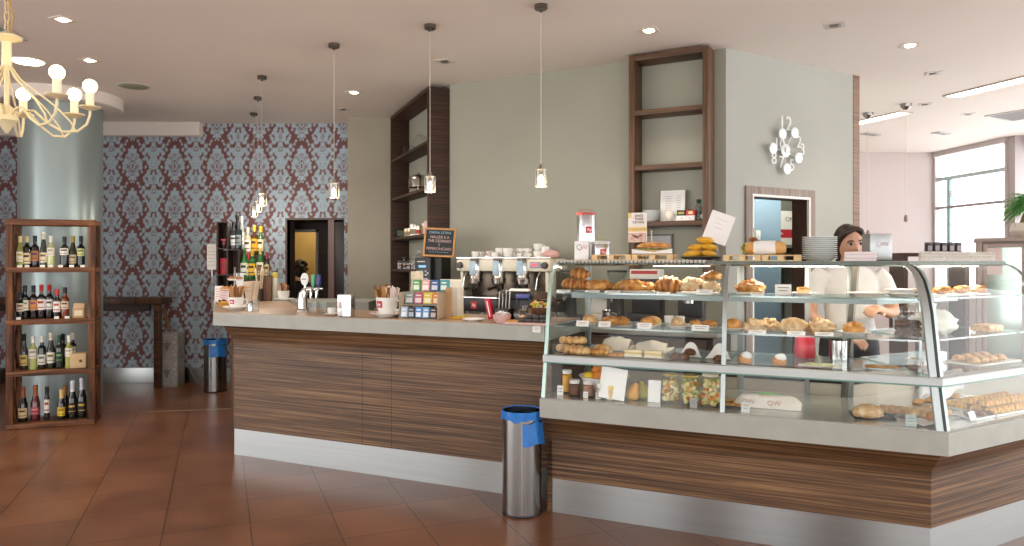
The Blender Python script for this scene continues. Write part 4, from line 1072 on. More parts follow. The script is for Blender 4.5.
# ---- top glass shelf
def tray(s_u0, s_u1, n, z, w, m, label, name='serving_tray', h=.006):
    a, c = fu(s_u0, n), fu(s_u1, n); l = (c-a).length/2
    q = B(); q.box(-l, l, -w, w, 0, h, .002); q.box(-l, l, -w, -w+.004, h-.001, h+.004); q.box(-l, l, w-.004, w, h-.001, h+.004)
    v = (a+c)/2; v.z = z; return single(name, q, m, label, 'tray', v, AF)
TRM = M('7c7a75', .3, .8)
tray(564, 618, .20, s1, .075, TRM, 'dark metal tray under the croissant heap at the bar end of the top shelf')
tray(620, 652, .20, s1, .075, M('d8d4cb', .4), 'pale tray under the folded pastries on the top shelf')
tray(680, 716, .20, s1, .075, WHITE, 'white tray under the sugared pastries before the joint strip')
tray(738, 763, .21, s1, .06, M('cfcbc2', .4), 'thin tray under the flat golden pastry beyond the joint strip')
h6 = s1+.0105
rows = [('croissant',570,.17,h6,.9,0,'croissant at the bar end of the top shelf, bottom of the heap'),
 ('croissant',583,.18,h6,.85,.3,'croissant in the heap beside the bar-end one, bottom layer'),
 ('croissant',579,.20,h6+.060,.95,-.2,'croissant lying on top of the heap at the bar end'),
 ('danish',595,.17,h6,1.05,.2,'golden flat pastry just beyond the croissant heap'),
 ('danish',604,.265,h6,.95,-.3,'puffed pastry behind the flat golden one near the croissants'),
 ('twist',613,.22,h6,.72,.1,'twisted dark-baked pastry ending the row of the metal tray'),
 ('roll',625,.27,s1+.0105,1.05,.5,'rough brown pastry at the edge of the pale tray'),
 ('danish',634,.18,s1+.0105,1.15,.2,'long folded pastry with pale glaze on the pale tray'),
 ('bun',648,.22,s1+.0105,.85,0,'round brown bun beside the big croissant'),
 ('croissant',669,.20,s1,1.22,.1,'large glossy croissant in the middle of the top shelf'),
 ('sugar_bun',691.5,.185,h6,1.0,.2,'big sugar-dusted pastry with yellow cream next to the large croissant'),
 ('sugar_bun',711,.175,h6,.8,-.2,'sugared pastry at the joint strip, lower of two stacked'),
 ('danish',712,.18,h6+.066,.85,.5,'rolled pastry stacked on the sugared one at the joint strip'),
 ('danish',751,.21,s1+.0105,1.2,.1,'flat golden pastry alone beyond the joint strip')]
for k, u, n, z, sc, dz, lab in rows:
    put(k, {'croissant':'croissant','danish':'puff_pastry','twist':'pastry_twist','roll':'pastry_roll','bun':'bun','sugar_bun':'sugared_pastry'}[k], 'pastry', fu(u, n, z), lab, AF+dz, sc*1.12 if k != 'croissant' or u > 600 else sc*1.05, TOPG)
for u, n, lab in ((558,.10,'blank white card before the first croissant'),(587,.10,'blank white card under the flat pastry on the top shelf')):
    t = price_tag(fu(u+5, .075, s1), AF, lab, .085, .02, 1.0)
price_tag(fu(663, .07, s1), AF, 'white card before the large croissant', .07, .016, 1.0)
price_tag(fu(704, .064, s1), AF, 'grey-white card clipped below the sugared pastries', .085, .03, .5)
price_tag(fu(612, .07, s1), AF, 'white card at the shelf edge before the pale tray', .09, .022, 1.0)
price_tag(fu(757, .07, s1), AF, 'white card under the flat golden pastry', .065, .02, .7)
price_tag(fu(713, .36, s1), AF, 'white card standing behind the stacked pastries', .075, .05, .15)
price_tag(fu(783, .20, s1), AF, 'large white card standing alone on the top shelf', .08, .055, .2)
p_ = plate(fu(803, .22, s1), 'white plate with a square slice of cake on the top shelf', .82)
q = B(); q.box(-.028,.028,-.022,.022,.0,.026,.004); q.box(-.028,.028,-.022,.022,.027,.033,.003,1)
single('cake_slice', q, [CR2, CR1], 'small square cake slice on a plate on the top shelf', 'cake', fu(803, .22, s1+.0078), AF+.2)
plate(fu(868, .20, s1), 'wide empty white plate before the slanting strut', 1.25)
plate(fu(903, .24, s1), 'white dish on the top shelf by the corner strip, bottom one', 1.15); plate(fu(903, .24, s1+.019), 'white dish on the top shelf by the corner strip, upper one', 1.1)
# ---- middle glass shelf
mid_ = [('soft_bun',590,.17,1.0,'golden filled bun on paper at the bar end of the middle shelf','plate'),
 ('danish',611,.17,1.0,'pale ruffled pastry second from the bar end of the middle shelf','paper'),
 ('danish',621,.20,.9,'pale ruffled pastry touching the second one on the middle shelf','none'),
 ('bun',648,.16,1.0,'split bun on a plate, front one of a pair on the middle shelf','plate'),
 ('soft_bun',653,.24,1.1,'taller bun behind the split bun on the middle shelf','none'),
 ('sugar_bun',678,.17,.75,'small round pastry with yellow cream on its own plate','plate'),
 ('danish',696,.17,.65,'small golden pastry sharing a plate before the joint strip','plate2'),
 ('danish',710,.17,.70,'round golden pastry sharing a plate before the joint strip','none'),
 ('bun',733,.17,1.08,'smooth brown bun just beyond the joint strip','plate'),
 ('sugar_bun',754,.15,1.0,'pale sugar-dusted pastry, front one beside the smooth brown bun','tag'),
 ('sugar_bun',770,.25,1.0,'pale sugar-dusted pastry behind, towards the big loaf','none'),
 ('loaf',793,.16,.92,'big round loaf dusted with flour on the middle shelf','tag'),
 ('roll',800,.27,1.1,'golden roll peeking out behind the big floury loaf','none'),
 ('sugar_bun',821,.17,1.15,'flaky filled pastry between the floury loaf and the flat bun','tag'),
 ('bun',854,.18,1.15,'flat sugared bun on a plate near the corner','plate')]
for i, (k, u, n, sc, lab, base_) in enumerate(mid_):
    z = s2
    if base_ == 'plate': plate(fu(u, n, s2), 'white plate under the ' + lab.split(' on ')[0].split(',')[0] , .95 if u < 850 else 1.05); z = s2+.0078
    elif base_ == 'plate2': plate(fu(703, n, s2), 'oval white plate under two small golden pastries', 1.0); z = s2+.0178
    elif base_ == 'none' and u == 710: z = s2+.0178
    elif base_ == 'paper': paper(fu(616, .18, s2), .16, .12, 'white paper under the pale ruffled pastries', AF, .004, i); z = s2+.0075
    elif base_ == 'none' and u == 621: z = s2+.0075
    if base_ == 'tag': price_tag(fu(u+3, n-.115, s2), AF, 'white card before the ' + lab.split(',')[0].split(' on ')[0].split(' between')[0], .085, .022, .7)
    put(k, {'soft_bun':'bun','danish':'puff_pastry','bun':'bun','sugar_bun':'sugared_pastry','loaf':'loaf','roll':'roll'}[k], 'pastry', fu(u, n, z), lab, item_rz(), sc, MIDG)
for u, w, lab in ((582,.075,'tilted white card before the first bun of the middle shelf'),(604,.07,'tilted white card before the ruffled pastries'),(644,.08,'white card under the split bun'),(700,.09,'white card before the oval plate')):
    price_tag(fu(u, .055, s2-.0), AF, lab, w, .034, .45)
# plastic box of dark biscuits near the corner
def clear_box(loc, rz, w, d, h, label, item_kind, nx, ny, nz_, glab):
    t = thing('plastic_box', label, 'box', loc, rz); q = B()
    q.box(-w/2, w/2, -d/2, d/2, 0, .003); q.box(-w/2, w/2, -d/2, -d/2+.002, .003, h); q.box(-w/2, w/2, d/2-.002, d/2, .003, h); q.box(-w/2, -w/2+.002, -d/2, d/2, .003, h); q.box(w/2-.002, w/2, -d/2, d/2, .003, h)
    part('tub', q, GLASS, t, smooth=0)
    q = B(); q.box(-w/2-.002, w/2+.002, -d/2-.002, d/2+.002, h, h+.006); part('lid', q, GLASS, t, smooth=0)
    R_ = Matrix.Rotation(rz, 4, 'Z')
    for k in range(nz_):
        for i in range(nx):
            for j in range(ny):
                v = Vector(loc) + R_ @ Vector(((i-(nx-1)/2)*w*.85/nx, (j-(ny-1)/2)*d*.8/ny, .0045+k*h/nz_*.95))
                put(item_kind, 'biscuit', 'biscuit', v, glab, rnd.uniform(0,3), (.72, .72, .55*h/nz_/.024), 'dark biscuits in the clear box')
clear_box(fu(908, .17, s2), AF, .125, .10, .085, 'clear plastic box of dark biscuits by the corner strip', 'dark_bun', 3, 2, 3, 'dark biscuit packed in the clear plastic box')
def pouch(loc, w, h, d, label, fill, rz=0, sd=0, name='cellophane_bag', wrapm=None, tie='c8a050'):
    t = thing(name, label, 'bag', loc, rz)
    q = B()
    for i in range(9):
        a, k = rnd.uniform(0, 6.3), rnd.uniform(0, .7); q.ell((w*.34*k*math.cos(a), d*.34*k*math.sin(a), h*(.14+.075*(i//3))), (w*.17, d*.2, h*.11), 9, 6, amp=.3, sd=sd+i)
    part('contents', q, fill, t)
    q = B()
    def fn(u, v):
        a = 2*PI*u; k = 1-v; r = (.35+.65*math.sin(min(1, k*1.35)*PI*.62))*(1+.10*math.sin(6*a+sd)+.05*math.sin(13*a)) if v < .72 else (.12+.55*(v-.72))*(1+.3*math.sin(5*a+sd))
        return (w/2*r*math.cos(a), d/2*r*math.sin(a), h*v)
    q.grid(fn, 40, 14); part('wrapping', q, wrapm or glass_mat('cellophane', (.97,.97,.96,1), .9, .12, .10), t)
    q = B(); q.lathe([(w*.075, h*.69),(w*.095, h*.72),(w*.075, h*.75)], seg=14, sy=d/w, caps=False); part('tie', q, M(tie, .4), t)
    return t
pouch(fu(908, .17, s2+.093), .085, .075, .07, 'knotted bag of dark sweets lying on the clear plastic box', DRK, .3, 3)
# ---- lower shelf on the rail
low = [('braid',570,.12,1.0,.1,'braided loaf at the bar end of the lower shelf'),('braid',577,.04,1.0,-.1,'braided loaf in front, second from the bar end of the lower shelf'),
 ('braid',573,.09,.95,.3,'braided loaf lying across the two bar-end ones'),('twist',597,.05,1.0,.1,'pale twisted bread next to the braided loaves'),('roll',603,.13,1.1,-.1,'golden roll behind the pale twisted bread'),
 ('cookie',613,.03,1.0,0,'small round pizza bite with red top on the lower shelf'),('cookie',620,.05,1.0,0,'small yellow-green bite beside the pizza bite')]
for k, u, n, sc, dz, lab in low:
    put(k, {'braid':'braided_loaf','twist':'bread_twist','roll':'roll','cookie':'savoury_bite'}[k], 'bread', fu(u, n, s3 + (.052 if 'across' in lab else 0)), lab, AF+dz, sc, LOWG)
def sandwich(loc, rz, label, w=.10, d=.05, h=.04):
    t = thing('sandwich', label, 'sandwich', loc, rz, 'sandwiches on the lower shelf'); q = B(); q.box(-w/2, w/2, -d/2, d/2, 0, h*.38, .006); part('bread', q, CREAMF, t)
    q = B(); q.box(-w/2+.003, w/2-.002, -d/2-.002, d/2, h*.38, h*.62, .003); part('filling', q, M('dfb35a', .5, hex2='f0d890', scale=60), t)
    q = B(); q.box(-w/2, w/2, -d/2, d/2, h*.62, h, .006); part('bread', q, M('e6cf9c', .6, hex2='f2e6c4', scale=20), t)
sandwich(fu(634, .06, s3), AF+.05, 'soft white-bread sandwich, one nearer the braided loaves'); sandwich(fu(654, .06, s3), AF-.05, 'soft white-bread sandwich, one nearer the paper bags with rolls')
def paper_bag(loc, rz, w, d, h, label, m=None):
    t = thing('paper_bag', label, 'paper bag', loc, rz); q = B()
    def fn(u, v):
        x = (u-.5)*w; k = v; z = h*(1-abs(u-.5)*.5)*(math.sin(k*PI)**.7)*(1+.14*mnoise.noise(Vector((u*6, v*6, w*50)))) + .002
        return (x, (v-.5)*d, z)
    q.sheet(fn, 16, 12, .0012); part('paper', q, m or M('e4d8c6', .75, bump=.3, bscale=20), t)
    q = B(); 
    def fl(u, v): return (w*.5+.0+.035*u, (v-.5)*d*.8*(1+.25*u), .004+.02*u+.006*math.sin(9*v)+h*.35*(1-u)*math.sin(v*PI))
    q.sheet(fl, 6, 10, .001); part('open_end', q, m or M('e4d8c6', .75, bump=.3, bscale=20), t)
paper_bag(fu(618, .34, s3), AF, .16, .14, .075, 'brown paper bag with goods lying behind the pale twisted bread')
paper_bag(fu(652, .30, s3), AF+.1, .17, .14, .065, 'brown paper bag with goods lying behind the sandwiches')
for u, lab in ((683,'white paper cone of nut rolls behind the three big jars'),(712,'white paper cone of nut rolls at the joint strip')):
    t = thing('paper_cone', lab, 'paper cone', fu(u+6, .13, s3), AF); q = B()
    def fn(a, v): an = PI*(.05+.9*a); r = .055*(1-.45*v)*(1+.05*math.sin(7*a)); return (r*math.cos(an)*1.25, .03*math.sin(an)*(1-v*.4)+.04*v, .078*v*math.sin(PI*(.12+.76*a))+.002)
    q.sheet(fn, 18, 10, .001); part('paper', q, PAPER, t)
for i, (u, n, z, lab) in enumerate(((676,.05,0,'brown nut roll at the near end of the paper cone'),(684,.055,0,'brown nut roll in the middle before the paper cone'),(690,.085,.022,'brown nut roll resting higher against the paper cone'),(719,.05,0,'brown nut roll in the paper cone at the joint strip'))):
    put('dark_bun', 'nut_roll', 'roll', fu(u, n, s3+z), lab, .3*i, .95, 'nut rolls on the lower shelf')
for u, lab in ((745,'small glossy white-iced bun past the joint strip on the lower shelf'),(779,'small glossy white-iced bun further from the joint strip on the lower shelf')):
    t = thing('iced_bun', lab, 'bun', fu(u, .06, s3), AF, 'small iced buns'); part('bun', blob_b(.036, .03, .030, .05, 2, u), M('b8733a', .35, hex2='d69a58', scale=10), t)
    q = B(); q.ell((.008,-.004,.036), (.029,.026,.022), 12, 8, amp=.15, sd=u); part('icing', q, WHITE, t)
for u, lab in ((737,'white paper under the nearer iced bun'),(772,'white paper under the farther iced bun')): pass
t = thing('herb_flatbread', 'flat green-topped bread on white paper on the lower shelf', 'bread', fu(820, .07, s3), AF)
q = B(); q.sheet(lambda u, v: ((u-.5)*.20, (v-.5)*.09, .007+.004*mnoise.noise(Vector((u*5, v*4, 2)))), 14, 8, .002); part('paper', q, PAPER, t)
q = B(); q.ell((0,0,.012), (.075,.03,.008), 16, 8, amp=.3); part('bread', q, M('c9cf8a', .6, hex2='eef0cf', scale=50), t)
q = B(); q.tube([(.0,.0,.015),(-.012,.0,.075)], .0022, 6); part('skewer', q, M('d9c48f', .5), t)
tray(866, 898, .12, s3, .06, M('9fa4a3', .25, .9), 'small steel tray of crackers on the lower shelf')
for i in range(7):
    put('cookie', 'cracker', 'cracker', fu(869+4.4*i, .10+.03*(i % 2), s3+.0065), 'thin cracker on the small steel tray', i, (.8,.8,.6), 'crackers on the small steel tray')
pouch(fu(914, .09, s3), .12, .085, .09, 'clear bag of dark chocolate biscuits beside the corner strip', DRK, .2, 8)
# a red canister and a steel pot seen behind the shelf
q = B(); q.lathe([(0,0),(.05,0),(.055,.02),(.050,.10),(.042,.115),(0,.118)], seg=24, caps=False); t = thing('canister', 'red canister standing behind the iced buns', 'canister', fu(805, .42, s3), 0); part('body', q, M('c2293c', .3), t)
q = B(); q.lathe([(.0505,.03),(.0525,.03),(.0485,.09),(.046,.09)], seg=24, a0=-2.2, a1=-1.2, caps=False); part('pale_label', q, M('e88f9b', .5), t)
q = B(); q.lathe([(0,0),(.045,0),(.045,.10),(.042,.10),(.042,.004),(0,.004)], seg=24, caps=False); t = thing('steel_pot', 'steel pot standing beside the red canister', 'pot', fu(838, .42, s3), 0); part('body', q, CHROME, t)
# ---- bottom deck, bar side: jars, fruit, big pickles
def jar(loc, r, h, fill, lidm, label, group, lab=None, lidh=.018):
    t = thing('jar', label, 'jar', loc, AF, group)
    q = B(); q.lathe([(r*.9,0),(r,.006),(r,h*.84),(r*.86,h*.90),(r*.86,h*.97),(r*.82,h*.97),(r*.82,h*.90),(r*.955,h*.83),(r*.955,.008),(0,.006)], seg=24, caps=False); q.lathe([(0,0),(r*.9,0)], seg=24, caps=False); part('glass', q, GLASS, t, smooth=.8)
    q = B(); q.lathe([(0,.0075),(r*.94,.0085),(r*.94,h*.82),(r*.8,h*.88),(0,h*.885)], seg=20, caps=False); part('contents', q, fill, t)
    q = B(); q.lathe([(r*.9,h*.93),(r*.9,h*.93+lidh),(r*.86,h*.93+lidh+.003),(0,h*.93+lidh+.003)], seg=24, caps=False); part('lid', q, lidm, t)
    if lab:
        q = B(); q.lathe([(r+.0008,h*.2),(r+.0008,h*.62)], seg=10, a0=-PI/2-.7, a1=-PI/2+.7, caps=False); part('paper_label', q, M(lab, .6), t)
    return t
HON = M('e0930f', .3, hex2='f2b52c', scale=30)
JAM = M('4a2412', .4, hex2='7a3a1a', scale=60, bump=.2)
JG = 'jars of preserves at the bar end of the case'
jar(fu(567, .10, sd_), .030, .118, HON, WHITE, 'tall yellow honey jar with white lid at the bar end', JG)
jar(fu(574.5, .03, sd_), .032, .075, JAM, M('e3e0da', .3), 'dark preserve jar with pale lid before the honey jar', JG, None)
jar(fu(588.5, .035, sd_), .034, .074, M('8a4a30', .4, hex2='c9a08a', scale=70), M('e6dada', .3), 'reddish preserve jar with pinkish lid, between dark jar and paper card', JG)
jar(fu(600.5, -.01, sd_), .022, .07, M('b99a80', .4, hex2='dcc8b0', scale=70), M('e9e4dc', .3), 'pale preserve jar half behind the big white paper', JG)
jar(fu(611.5, -.015, sd_), .022, .062, M('d9a04a', .4, hex2='efd08a', scale=50), M('e9c95a', .3), 'amber preserve jar under the lower corner of the big white paper', JG)
price_tag(fu(560, .0, sd_), AF, 'clear-framed white card at the end pane of the case', .036, .055, .1)
for u, lab in ((585.5,'small rounded white card against the reddish jar'),(598,'small rounded white card against the pale jar'),(609,'small rounded white card against the amber jar')):
    price_tag(fu(u, -.012, sd_), AF, lab, .028, .034, .1)
# the bowl of fruit
bl = fu(604.5, .15, sd_)
q = B(); q.lathe([(.05,0),(.055,.006),(.052,.014),(.085,.045),(.143,.104),(.146,.104),(.10,.045),(.05,.018),(0,.016)], seg=36, caps=False); q.lathe([(0,0),(.05,0)], seg=36, caps=False)
t = thing('fruit_bowl', 'white footed bowl of citrus fruit behind the jars', 'bowl', bl, 0); part('bowl', q, PORC, t)
ORG = M('e8801c', .4, hex2='f29a34', scale=60, bump=.1, bscale=160); LEM = M('f0c419', .4, hex2='f6d84a', scale=20)
def fruit(name, dx, dy, dz, r, m, label, sx=1.0, grp='citrus fruit in the white bowl'):
    t = thing(name, label, 'fruit', bl + Vector((dx*.98, dy*.88, dz*.82-.004)), 0, grp); q = B(); q.ell((0,0,0), (r*sx, r, r), 18, 12, amp=.02, sd=dx*50)
    if sx > 1: q.ell((r*sx*1.0,0,0), (r*.18,r*.16,r*.16), 8, 6)
    part('peel', q, m, t); q = B(); q.cyl((0,0,r*.97), .004, .004, 7); part('stem_end', q, M('6a7a34', .6), t)
fruit('orange', -.035, -.045, .125, .040, ORG, 'orange at the front of the bowl, low'); fruit('orange', -.030, .015, .163, .040, ORG, 'reddish orange at the top of the heap')
fruit('orange', .045, .03, .14, .040, ORG, 'orange at the back of the bowl beyond the paper'); fruit('lemon', -.088, -.015, .125, .030, LEM, 'lemon at the rim of the bowl towards the bar', 1.25)
fruit('lemon', .092, -.02, .130, .033, LEM, 'lemon at the rim of the bowl towards the pears', 1.25)
def sheet_card(u0, u1, vtop, vbot, n, label, dv=0):
    """a paper standing against the pane inside the case"""
    a, c = fu(u0, n), fu(u1, n); w = (c-a).length; h0 = (vbot-vtop)/F*((a.y+c.y)/2); z0 = max(H-(vbot-HY)/F*((a.y+c.y)/2), sd_+.0006)
    t = thing('paper_notice', label, 'paper', (a+c)/2 + Vector((0,0,z0)), AF); q = B(); q.T = Matrix.Rotation(-.12, 4, 'X') @ Matrix.Rotation(dv, 4, 'Y')
    q.box(-w/2, w/2, 0, .0015, 0, h0); part('sheet', q, M('fbfaf7', .6), t, smooth=0); return t
sheet_card(598, 624, 368, 399, -.035, 'big blank white paper leaning before the fruit bowl', .10)
sheet_card(647.5, 660, 381, 403, .012, 'narrow blank white paper before the pears', .02)
def pear(u, n, label, m, tilt):
    t = thing('pear', label, 'fruit', fu(u, n, sd_+.0305), AF, 'pears beside the fruit bowl'); q = B(); q.T = Matrix.Rotation(tilt, 4, 'Y')
    q.lathe([(0,-.042),(.022,-.038),(.04,-.018),(.044,.005),(.036,.03),(.024,.052),(.018,.07),(.010,.08),(0,.082)], seg=20, caps=False)
    q.v = [(x*.84, y*.84, max(z*.84, -.030)) for x, y, z in q.v]
    part('flesh', q, m, t); q = B(); q.T = Matrix.Rotation(tilt, 4, 'Y'); q.tube([(0,0,.066),(.004,0,.084)], .002, 6); part('stem', q, M('5a4326', .7), t)
pear(632.5, .03, 'reddish pear between the papers in front of the fruit bowl', M('d98a44', .4, hex2='e3b85a', scale=8), .35)
pear(644, .09, 'yellow-green pear behind the narrow paper', M('b9b24a', .4, hex2='d8cf74', scale=10), -.25)
VEGC = [M(c, .35) for c in ('e9dca0','ddd08a','e8a04a','dd7a30','9ea650','f3e6bb')]
def big_jar(u, n, h, label, lidm):
    r = .049; t = thing('pickle_jar', label, 'jar', fu(u, n, sd_), AF, 'large jars of pickled vegetables')
    q = B(); q.lathe([(r*.92,0),(r,.008),(r,h*.78),(r*.80,h*.86),(r*.80,h*.94),(r*.76,h*.94),(r*.76,h*.86),(r*.96,h*.775),(r*.96,.01),(0,.008)], seg=28, caps=False); q.lathe([(0,0),(r*.92,0)], seg=28, caps=False); part('glass', q, GLASS, t, smooth=.8)
    q = B()
    for i in range(95):
        a = rnd.uniform(0, 6.283); k = math.sqrt(rnd.uniform(.25, 1))*.80*r; z = rnd.uniform(.018, h*.80)
        kk = k if z < h*.74 else k*.75
        q.ell((kk*math.cos(a), kk*math.sin(a), z), tuple(rnd.uniform(.008, .014) for _ in range(3)), 7, 5, mi=rnd.choice([0,0,1,1,2,3,4,5]), amp=.35, sd=i)
    o = part('pickled_vegetables', q, VEGC, t); o['kind'] = 'stuff'
    q = B(); q.lathe([(r*.85,h*.90),(r*.86,h*.905),(r*.86,h*.965),(r*.82,h*.975),(0,h*.975)], seg=28, caps=False); part('lid', q, lidm, t)
GOLD = M('c9b56a', .35, .6)
big_jar(670.5, .03, .163, 'large pickle jar with gold lid nearest the pears', GOLD); big_jar(690, .03, .163, 'middle large pickle jar with gold lid and small grey card', GOLD); big_jar(710.5, .028, .176, 'large pickle jar with cream-white top at the joint strip', M('f3ead2', .5))
price_tag(fu(693.5, -.04, sd_), AF, 'small grey card against the middle pickle jar', .036, .05, .05, m=M('a5a3a0', .5))
# dark plate of small bites, wrapped package, tags
def tray_at(loc, rz, w, d, m, label, name='serving_tray'):
    q = B(); q.box(-w/2, w/2, -d/2, d/2, 0, .005, .002); q.box(-w/2, w/2, -d/2, -d/2+.005, .0045, .010); q.box(-w/2, w/2, d/2-.005, d/2, .0045, .010); q.box(-w/2, -w/2+.005, -d/2, d/2, .0045, .010); q.box(w/2-.005, w/2, -d/2, d/2, .0045, .010)
    return single(name, q, m, label, 'tray', loc, rz)
BT = M('25272a', .35)
tray_at(fu(731, .10, sd_), AF, .15, .12, BT, 'black tray of golden nuts just past the joint strip')
for i in range(22):
    v = fu(731, .10, 0) + Matrix.Rotation(AF, 3, 'Z') @ Vector((-.052+.0206*(i % 6)+rnd.uniform(-.004,.004), -.036+.024*(i//6), 0)); v.z = sd_+.0055+(.0 if i < 18 else .012)
    put('cookie', 'nut_cookie', 'cookie', v, 'golden nut cookie on the black tray by the joint strip', i, .5, 'golden nut cookies on the black tray')
tp = fu(768, .16, sd_)
t = thing('wrapped_package', 'cream paper package printed with monograms and tied with a green strip', 'package', tp, AF); q = B()
def fn(u, v):
    x = (u-.5)*.33; e = math.sin(min(1, max(0, (1-abs(u-.5)*2)*3.2))*PI/2); z = .058*(math.sin(PI*min(1, max(0, v)))**.45)*(.35+.65*e)*(1+.06*mnoise.noise(Vector((u*7, v*5, 1)))) ; return (x, (v-.5)*.15*(.75+.25*e+.0), z+.001)
q.sheet(fn, 26, 16, .001); part('wrapping_paper', q, M('ece4da', .6, bump=.25, bscale=18), t)
q = B(); q.tube([(-.06,.01,.062),(0,.012,.065),(.05,.01,.062)], [.004,.005,.004], 6); part('green_strip', q, M('5fae5a', .5), t)
for (x, y, z, rr) in ((-.09,-.065,.030,1.15),(.035,-.066,.030,1.15),(-.01,-.02,.0605,.25)):
    text(t, 'QW', .036, M('b9938c', .6), (x, y-.008, z), (rr,0,0))
price_tag(fu(745.5, -.045, sd_), AF, 'grey framed card at the deck edge before the package', .04, .05, .1, m=M('d2d1cd', .4))
tray_at(fu(872, .12, sd_), AF+.25, .17, .16, BT, 'black tray under the golden filled loaf')
put('loaf', 'filled_loaf', 'bread', fu(868, .06, sd_+.0062), 'golden filled loaf on the black tray near the corner', AF+.3, (.95,.75,.72))
tray_at(fu(905, .22, sd_), AF-.1, .24, .13, M('9a9c98', .25, .9), 'steel tray of sugared biscuits in the corner of the case')
for i in range(12):
    v = fu(905, .22, 0) + Matrix.Rotation(AF-.1, 3, 'Z') @ Vector((-.09+.036*(i % 6), -.025+.045*(i//6), 0)); v.z = sd_+.0065
    put('sugar_cookie', 'sugared_biscuit', 'biscuit', v, 'sugared biscuit on the steel tray in the corner', i, 1.0, 'sugared biscuits on the corner tray')
price_tag(fu(911, -.04, sd_), AF, 'greenish framed card at the deck edge near the corner post', .045, .05, .1, m=M('a9b9b2', .35))
paper(fu(922, .02, sd_), .12, .12, 'crumpled white paper at the corner post', AF, .02, 4)
put('bun', 'bun', 'bread', fu(934, .03, sd_+.021), 'brown bun on crumpled paper at the corner post', .3, .8)
# ---- the curved end section
RS = 'row of flat pastries at the curved end, top shelf'
tray_at(RR(.45, .20, s1), AR, .62, .14, M('d9d5cc', .4), 'pale tray of flat pastries on the top shelf of the curved end')
for i in range(7):
    put('danish', 'flat_pastry', 'pastry', RR(.19+.088*i, .17+.03*(i % 2), s1+.0106), 'flat golden pastry in the row at the curved end of the top shelf', AR+rnd.uniform(-.3,.3), .8, 'flat pastries on the top shelf of the curved end')
t = thing('wrapped_cake', 'lumpy cake wrapped in white paper on the middle shelf of the curved end', 'package', RR(.36, .19, s2), AR); q = B(); q.ell((0,0,.058), (.125,.080,.062), 24, 14, amp=.35, fr=3.5, sd=3, flat=.93); part('paper', q, M('f1efe2', .7, bump=.2, bscale=14), t, smooth=1.2)
pouch(RR(.565, .32, s2), .13, .14, .10, 'gift bag with pink ribbon and dark sweets on the curved end shelf', DRK, AR, 5, 'gift_bag', M('e9d3d6', .5, hex2='f4e8ea', scale=30), 'd98a9a')
t = thing('bread_slab', 'golden slab of bread at the far end of the middle shelf', 'bread', RR(.74, .14, s2), AR); q = B(); q.box(-.07,.07,-.05,.05,0,.035,.01); part('crust', q, CR2, t)
tray_at(RR(.66, .12, s3), AR, .40, .18, M('e4e0d6', .4), 'pale tray of yellow puff slices at the curved end')
for i in range(8):
    put('roll', 'puff_slice', 'pastry', RR(.50+.082*(i % 4)+.02*(i//4), .08+.085*(i//4), s3+.0106), 'yellow puff slice on the pale tray of the curved end', AR+.5, (.75,.95,.7), 'yellow puff slices at the curved end')
# paper cloth with a wavy edge hanging against the end glass
t = thing('paper_cloth', 'white paper with a wavy lower edge standing inside the curved end glass', 'paper', RR(.26, .075, 0), AR)
q = B()
def fn(u, v):
    x = (u-.5)*.36; zlo = .765+.018*math.sin(u*2*PI*1.3+.6); z = zlo+(.878-zlo)*v; return (x, .012+.02*math.sin(u*9)*.4+.05*max(0, v-.75), z)
q.sheet(fn, 30, 12, .0015); q.v = [(x, y, z) for x, y, z in q.v]; part('sheet', q, M('eef0f0', .6, bump=.3, bscale=12), t)
q = B()
for k in range(5):
    x = -.10+.05*k; q.tube([(x, -.003, .81), (x+.02, -.003, .84+.008*(k % 2)), (x+.005, -.003, .865)], .0012, 5)
part('line_drawing', q, M('b7b1ad', .7), t)
tray_at(RR(.17, .10, sd_), AR, .22, .17, M('c8c9c6', .3, .7), 'steel tray with sugared buns behind the corner post')
for i in range(6):
    put('sugar_cookie', 'sugared_bun', 'bun', RR(.10+.062*(i % 3), .07+.07*(i//3), sd_+.0065), 'sugared bun on the steel tray behind the corner post', i, 1.25, 'sugared buns behind the corner post')
tray_at(RR(.42, .02, sd_), AR, .26, .13, M('e4e6e6', .25, .3), 'pale tray of dark almond bars along the curved end')
for i in range(6):
    put('almond_bar', 'almond_bar', 'biscuit', RR(.32+.04*i, -.01+.025*(i % 2)+.01, sd_+.0065), 'dark almond bar on the pale tray of the curved end', AR+1.0, .78, 'dark almond bars')
tray_at(RR(.66, .10, sd_), AR, .40, .30, M('d8d4ca', .3, .3), 'wide tray heaped with golden fluted biscuits at the curved end')
for i in range(30):
    a, c = i % 8, i//8
    put('fluted' if c < 3 else 'ring', 'fluted_biscuit' if c < 3 else 'ring_biscuit', 'biscuit', RR(.495+.053*a+rnd.uniform(-.006,.006), -.005+.068*c, sd_+.0065), ('golden fluted biscuit' if c < 3 else 'golden ring biscuit') + ' on the wide tray of the curved end', rnd.uniform(0,3), 1.0, 'golden biscuits on the wide tray')
for i in range(14):
    put('fluted', 'fluted_biscuit', 'biscuit', RR(.52+.053*(i % 7), .030+.068*(i//7), sd_+.0375), 'golden fluted biscuit in the upper layer of the heap', rnd.uniform(0,3), 1.0, 'upper golden biscuits on the wide tray')
for i in range(8):
    put('cookie', 'brown_cookie', 'cookie', RR(.44+.055*i, .33+.02*(i % 2), sd_), 'brown cookie in the row behind the heaped tray', i, .95, 'brown cookies at the back of the curved end')
